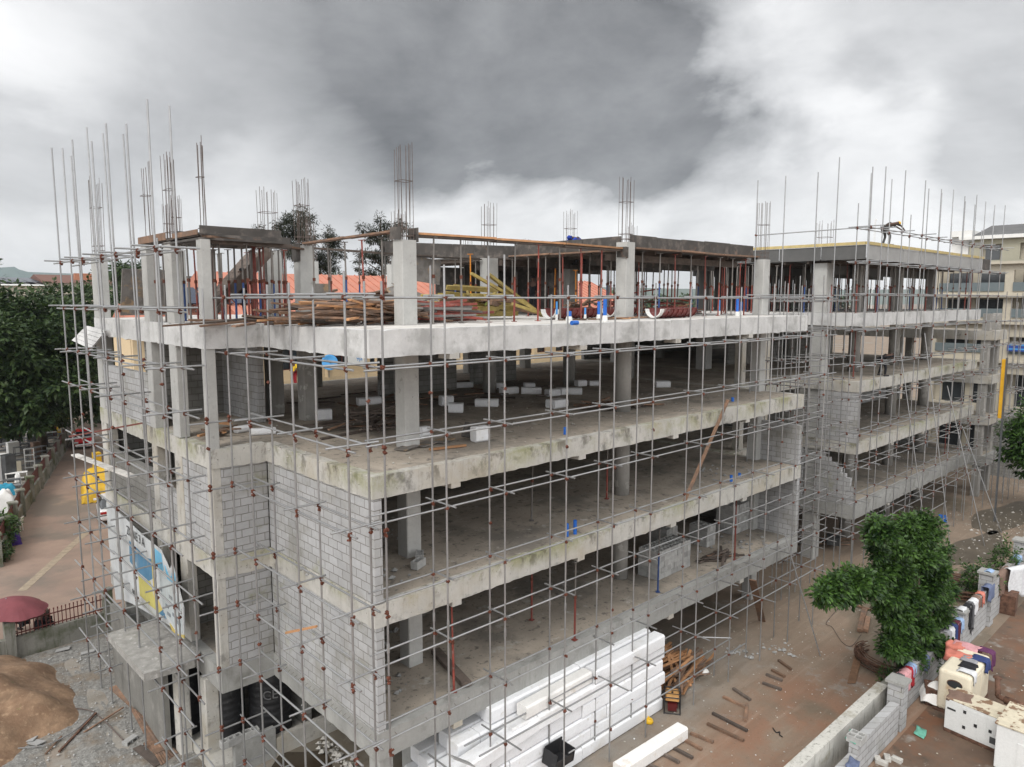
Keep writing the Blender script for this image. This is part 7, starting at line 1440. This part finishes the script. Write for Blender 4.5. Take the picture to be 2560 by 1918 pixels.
for i in range(16): mb = MB(); mb.box(11.6 + i * 4, 30.4, 0, 11.95 + i * 4, 30.75, 12.7); mb.build('pillar', Mt['beige'], ob)
mb = MB(); mb.box(10.5, 32.3, 0, 77.5, 45.5, 12.7); mb.build('body', Mt['beige'], ob)
mb = MB(); mb.box(10.5, 30.42, 8.45, 77.5, 30.5, 8.9); mb.build('parapet', Mt['beige'], ob)
sg = thing('sign_board', 'white sign board with light blue letters 9ja behind the third slab', 'sign', (17.6, 30, 9.2)); s0, s1 = ay((660 + 1370 * .1537, 840 + 480 * .1537), 30.2), ay((660 + 1630 * .1537, 840 + 300 * .1537), 30.2)
mb = MB(); mb.box(s0.x, 30.2, s0.z, s1.x, 30.26, s1.z + .5); mb.build('board', Wp, sg); text_obj('lettering', '9ja', .42, (s0.x + (s1.x - s0.x) * .5, 30.19, s0.z + (s1.z - s0.z) * .42), (R(90), 0, 0), Mt['ltblue'], sg)
P = ay((660 + 1065 * .1537, 840 + 440 * .1537), 30.0); ds = thing('satellite_dish', 'round light blue satellite dish behind the third slab', 'dish', P); mb = MB(); mb.lathe((0, 0, 0), [(.02, .0), (.25, .03), (.45, .1), (.55, .17), (.55, .19), (.44, .13), (.2, .06), (.02, .04)], 24); o = mb.build('dish', Mt['dishblue'], ds, True, off=Vector()); o.rotation_euler = (R(70), 0, R(-25)); mb = MB(); mb.tube((0, 0, 0), (.1, -.45, .1), .02, 5); mb.obox((.1, -.45, .1), (.08, .08, .12)); mb.build('feed_arm', Mt['black'], ds, off=Vector()); mb = MB(); mb.tube((0, .1, -1), (0, .1, 0), .03, 6); mb.build('mast', Mt['steel_old'], ds, off=Vector())
o2 = thing('building', 'small building with orange roof and solar panels behind the left wing', 'building', (14, 34, 0)); facade_wall(o2, 4.1, 9.4, 33, 0, 12.2, [(5, 7, 9, 10.8)], Mt['beige']); gable_roof(o2, 3.9, 9.9, 32, 37.5, 12.3, 13.9, Mt['orange_roof']); mb = MB(); mb.box(4.1, 33.4, 0, 9.4, 37, 12.2); mb.build('body', Mt['beige'], o2)
for i in range(4): a_ = R(17.6); mb = MB(); mb.obox((6.2 + i * 1.7, 34.2, 14.45), (1.55, 2.6, .06), (R(23.4), 0, 0)); tag(mb.build('solar_panel', mat('solar_cell', (.02, .03, .06), .2, spec=.8)), 'dark solar panel on the orange roof seen between the columns', 'solar panel', 'solar panels on the orange roof')
# mansion at far left with solar panels
m1 = thing('building', 'long pale warehouse roof carrying rows of solar panels beyond the left trees', 'building', (18, 150, 0)); p0, p1 = ay(cA(-60, 1215), 150), ay(cA(262, 1170), 150)
mb = MB(); mb.box(p0.x - 20, 150, 0, p1.x, 175, p0.z); mb.build('wall', Mt['cream'], m1); mb = MB(); mb.add([(p0.x - 20, 149, p0.z), (p1.x + .5, 149, p0.z), (p1.x + .5, 165, p1.z), (p0.x - 20, 165, p1.z), (p1.x + .5, 176, p0.z), (p0.x - 20, 176, p0.z)], [(0, 1, 2, 3), (3, 2, 4, 5), (1, 4, 2), (0, 3, 5)]); mb.build('roof', Mt['white'], m1)
mb = MB()
sx0 = p0.x - 8
for i in range(14): mb.obox((sx0 + i * 1.9, 157, (p0.z + p1.z) / 2 + .45), (1.7, 11, .08), (math.atan2(p1.z - p0.z, 16), 0, 0))
mb.build('solar_panel', mat('solar_cell_far', (.03, .04, .06), .3), m1)
m2 = thing('building', 'brown hip roofed house between the solar roof and the scaffold', 'building', (26, 150, 0)); q0, q1, q2 = ay(cA(255, 1200), 150), ay(cA(430, 1148), 150), ay(cA(530, 1200), 150)
gable_roof(m2, q0.x, q2.x + 8, 149, 168, q0.z, q1.z, mat('brown_roof', (.16, .08, .06), .8), False); mb = MB(); mb.box(q0.x + .5, 150, 0, q2.x + 7, 167, q0.z); mb.build('wall', Mt['cream'], m2); mb = MB(); mb.box(q1.x, 148.6, q1.z - 1.2, q1.x + 3, 149.5, q1.z + .1); mb.build('gable_panel', mat('orange_brick', (.4, .17, .1), .8), m2)
m3 = thing('building', 'white block beyond the trees left of the left wing, low and far', 'building', (40, 160, 0)); q = ay(cA(560, 1150), 160); mb = MB(); mb.box(q.x, 160, 0, q.x + 30, 175, q.z - .4); mb.build('wall', Mt['white'], m3); mb = MB(); mb.box(q.x - .5, 159.5, q.z - .4, q.x + 30.5, 175.5, q.z); mb.build('roof', Mt['roofgrey'], m3)
c1 = thing('building', 'cream building with arched gable along the far street behind the red car', 'building', (18, 88, 0)); mb = MB(); mb.box(11.5, 84, 0, 26, 94, 5.2); mb.build('wall', Mt['cream'], c1); mb = MB(); mb.box(11, 83.5, 5.2, 26.5, 94.5, 5.6); mb.build('roof', Mt['roofgrey'], c1); mb = MB(); mb.lathe((0, 0, 0), [(2.2, 0), (2.2, .2)], 24); o = mb.build('arch', Mt['cream'], c1, off=Vector()); o.location = (-4, -4.2, 3); o.rotation_euler = (R(90), 0, 0)
mb = MB(); mb.box(-30, 86, 0, 8.5, 90, 4.5); mb.build('x', Mt['cream']) if False else None
c2 = thing('building', 'low cream wall and shed roofs behind the market under the big tree', 'building', (-10, 92, 0)); mb = MB(); mb.box(-40, 92, 0, 11, 96, 4.2); mb.build('wall', Mt['cream'], c2); mb = MB(); mb.box(-41, 91, 4.2, 11.5, 97, 4.5); mb.build('roof', Mt['roofgrey'], c2)
c4 = thing('building', 'cream wall lit through the opening of the left facade', 'building', (5, 30, 0)); mb = MB(); mb.box(2.7, 29.5, 0, 9, 32, 9.4) ; mb.build('wall', mat('warm_cream_wall', (.62, .50, .34), .85), c4); mb = MB(); mb.box(2.65, 29.3, 9.4, 9.2, 32.1, 9.7); mb.build('roof', Mt['roofgrey'], c4)
# cream hotel at the right (plane x = 60)
ht = thing('building', 'multi storey cream building with balconies and dark grey roof at the right border', 'building', (60, -4, 0))
def xwall(root, X, y0, y1, z0, z1, wins, m_, t=.3, dpt=1.4):
    mb = MB(); ys = sorted({y0, y1, *[q for w_ in wins for q in w_[:2]]}); zs = sorted({z0, z1, *[q for w_ in wins for q in w_[2:4]]})
    for a, b in zip(ys, ys[1:]):
        for c, d in zip(zs, zs[1:]):
            if not any(w_[0] <= (a + b) / 2 <= w_[1] and w_[2] <= (c + d) / 2 <= w_[3] for w_ in wins): mb.box(X, a, c, X + t, b, d)
    mb.build('wall', m_, root)
    for ya, yb, za, zb in wins:
        mb = MB(); mb.box(X + dpt, ya - .2, za, X + dpt + .05, yb + .2, zb + .2); mb.box(X + .3, ya - .2, za - .12, X + dpt, yb + .2, za - .02)
        mb.build('recess', Mt['cream'], root); mb = MB(); n = max(1, int((yb - ya) / 2.2))
        for i in range(n): a = ya + (yb - ya) * (i + .12) / n; b = ya + (yb - ya) * (i + .85) / n; mb.box(X + dpt - .06, a, za, X + dpt - .01, b, zb - .1)
        mb.build('window', Mt['glass'], root)
bays = [(-14.6, -9.2), (-8.6, -4.6), (-4.0, .9), (1.5, 6.2)]
wn = [(a, b, z_, z_ + 1.75) for a, b in bays for z_ in (14.9, 11.25 + .9, 9.2 - .2)]
wn = [(a, b, z0, z1) for a, b in bays for z0, z1 in ((14.83, 16.5), (12.75, 14.3), (10.0, 11.2), (5.5, 8.2), (1, 4.5))]
xwall(ht, 60, -15, 6.8, 0, 17.2, wn, Mt['cream'])
mb = MB(); mb.box(60.3, -15, 0, 75, 6.8, 17.1); m_b = None
mb = MB(); mb.box(61.5, -15, 0, 75, 6.8, 17.1); mb.build('body', Mt['cream'], ht)
for z_ in (14.6, 12.5, 9.6):
    for a, b in bays: mb = MB(); mb.box(59.9, a, z_ + .25, 59.95, b, z_ + .95); mb.build('balcony_glass', Mt['glassb'], ht)
for z_ in (14.35, 12.2, 9.1, 17.0): mb = MB(); mb.box(59.55, -15, z_, 59.99, 7, z_ + .22); mb.build('ledge', Mt['cream'], ht)
xwall(ht, 61.2, -15, 4.5, 17.22, 19.1, [(2.2, 3.6, 17.4, 18.7), (-.9, .9, 17.4, 18.7), (-5.5, -2.6, 17.3, 18.8), (-9.5, -7, 17.4, 18.7)], Mt['cream2'], dpt=.5); mb = MB(); mb.box(61.8, -15, 17.2, 75, 4.5, 19.1); mb.build('upper_storey', Mt['cream2'], ht)
mb = MB(); mb.box(60.7, -15, 19.12, 75, 5.2, 19.4); mb.build('eaves', Mt['white'], ht); mb = MB(); mb.add([(60.8, -15, 19.42), (60.8, 4.2, 19.42), (66, 4.2, 20.6), (66, -15, 20.6), (76, 4.2, 20.6), (76, -15, 20.6)], [(0, 1, 2, 3)[::-1], (3, 2, 4, 5)[::-1], (1, 4, 2)]); mb.build('roof', Mt['roofgrey'], ht); mb = MB(); mb.box(60.8, 4.25, 19.41, 64, 5.9, 19.9); mb.box(61.4, 4.6, 17.22, 64, 5.9, 19.4); mb.build('parapet', Mt['white'], ht)
sb = thing('banner', 'blue and white banner on the ground storey of the cream building', 'banner', (59.8, -1, 9)); b0, b1 = ax(cK(1680, 225), 59.7), ax(cK(1808, 180), 59.7); mb = MB(); mb.box(59.66, b1.y - 2, b0.z - .1, 59.7, b0.y, b1.z); mb.build('cloth', mat('blue_banner', (.03, .07, .30), .6), sb); mb = MB(); 
for i in range(6): mb.box(59.65, b0.y - .35 - i * .42, b0.z + .35, 59.66, b0.y - .1 - i * .42, b0.z + .5)
mb.box(59.65, b0.y - 1.9, b0.z + .02, 59.66, b0.y - .1, b0.z + .14); mb.build('print', Mt['ltblue'], sb)
wb = thing('block_wall', 'grey block wall with a pale mound behind, below the cream building', 'wall', (57, -3, 0)); mb = MB(); mb.box(58.9, -15, 0, 59.2, 1.5, 5.2); mb.build('wall_body', Mt['blockdark'], wb)
y0 = ay(cK(1640, 300), -2.4); y1 = ay(cK(1625, 740), -2.4); yp = thing('hoist_mast', 'tall yellow painted hoist mast beside the far scaffold', 'hoist', (y0.x, -2.4, 0)); mb = MB(); mb.box(y1.x - .08, -2.5, y1.z, y1.x + .2, -2.3, y0.z); mb.build('panel', mat('safety_yellow', (.70, .38, .02), .5, var=.08, scale=2), yp)
mb = MB()
for s in (-.08, .2): mb.box(y1.x + s - .025, -2.56, 0, y1.x + s + .025, -2.51, y0.z + .1)
mb.build('leg', Mt['darkmetal'], yp)
# radio mast over the second block
P = ay(cD(1038, 445), 200); rm = thing('radio_mast', 'thin lattice radio mast far behind the second block', 'mast', (P.x, 200, 0)); mb = MB()
for sx, sy in ((-1, -1), (1, -1), (0, 1)): mb.tube((P.x + sx * .55, 200 + sy * .55, 0), (P.x + sx * .35, 200 + sy * .35, P.z - 1), .12, 5)
for i in range(20): z_ = 15 + i * 1.1; mb.tube((P.x - .5, 199.5, z_), (P.x + .5, 199.5, z_ + 1.1), .08, 4)
mb.build('lattice', Mt['white'], rm); mb = MB(); mb.lathe((P.x, 199.3, P.z - 1.5), [(.5, 0), (.6, .6), (.5, 1.2)], 10); mb.build('antenna', Mt['white'], rm)
# distant tree belt on the horizon
r = thing('tree_belt', 'x', 'trees'); bpy.data.objects.remove(r)
tb2 = []
for i in range(60): x = 10 + i * 8; Y = 200 + rnd.uniform(-20, 60); tb2.append((x, Y, rnd.uniform(8, 12), 9, 6, rnd.uniform(4, 6)))
rb = bpy.data.objects.new('tree_belt', None); COL.objects.link(rb)
o = crown('tree_belt', tb2, 24000, 2.2, LEAF2, rb, .2, 33, 8, .6); o.parent = None; bpy.data.objects.remove(rb); o.name = 'tree_belt'; tag(o, 'dark belt of far trees on the horizon behind the frames', 'trees', kind='stuff')
for o in COL.objects:
    if 'c' in o: del o['c']
# ================================================================== AIR
me = MB(); me.box(-900, -40, -2, 2600, 2600, 140); me = me.mesh('haze'); hm_ = bpy.data.materials.new('haze'); hm_.use_nodes = True; ht_ = hm_.node_tree; ht_.nodes.clear()
pv = ht_.nodes.new('ShaderNodeVolumePrincipled'); pv.inputs['Density'].default_value = .00013; pv.inputs['Color'].default_value = (.82, .9, 1, 1); pv.inputs['Anisotropy'].default_value = .2
mo = ht_.nodes.new('ShaderNodeOutputMaterial'); ht_.links.new(pv.outputs[0], mo.inputs['Volume']); me.materials.append(hm_)
o = bpy.data.objects.new('haze', me); COL.objects.link(o); tag(o, 'thin pale air haze', None, None, 'stuff')
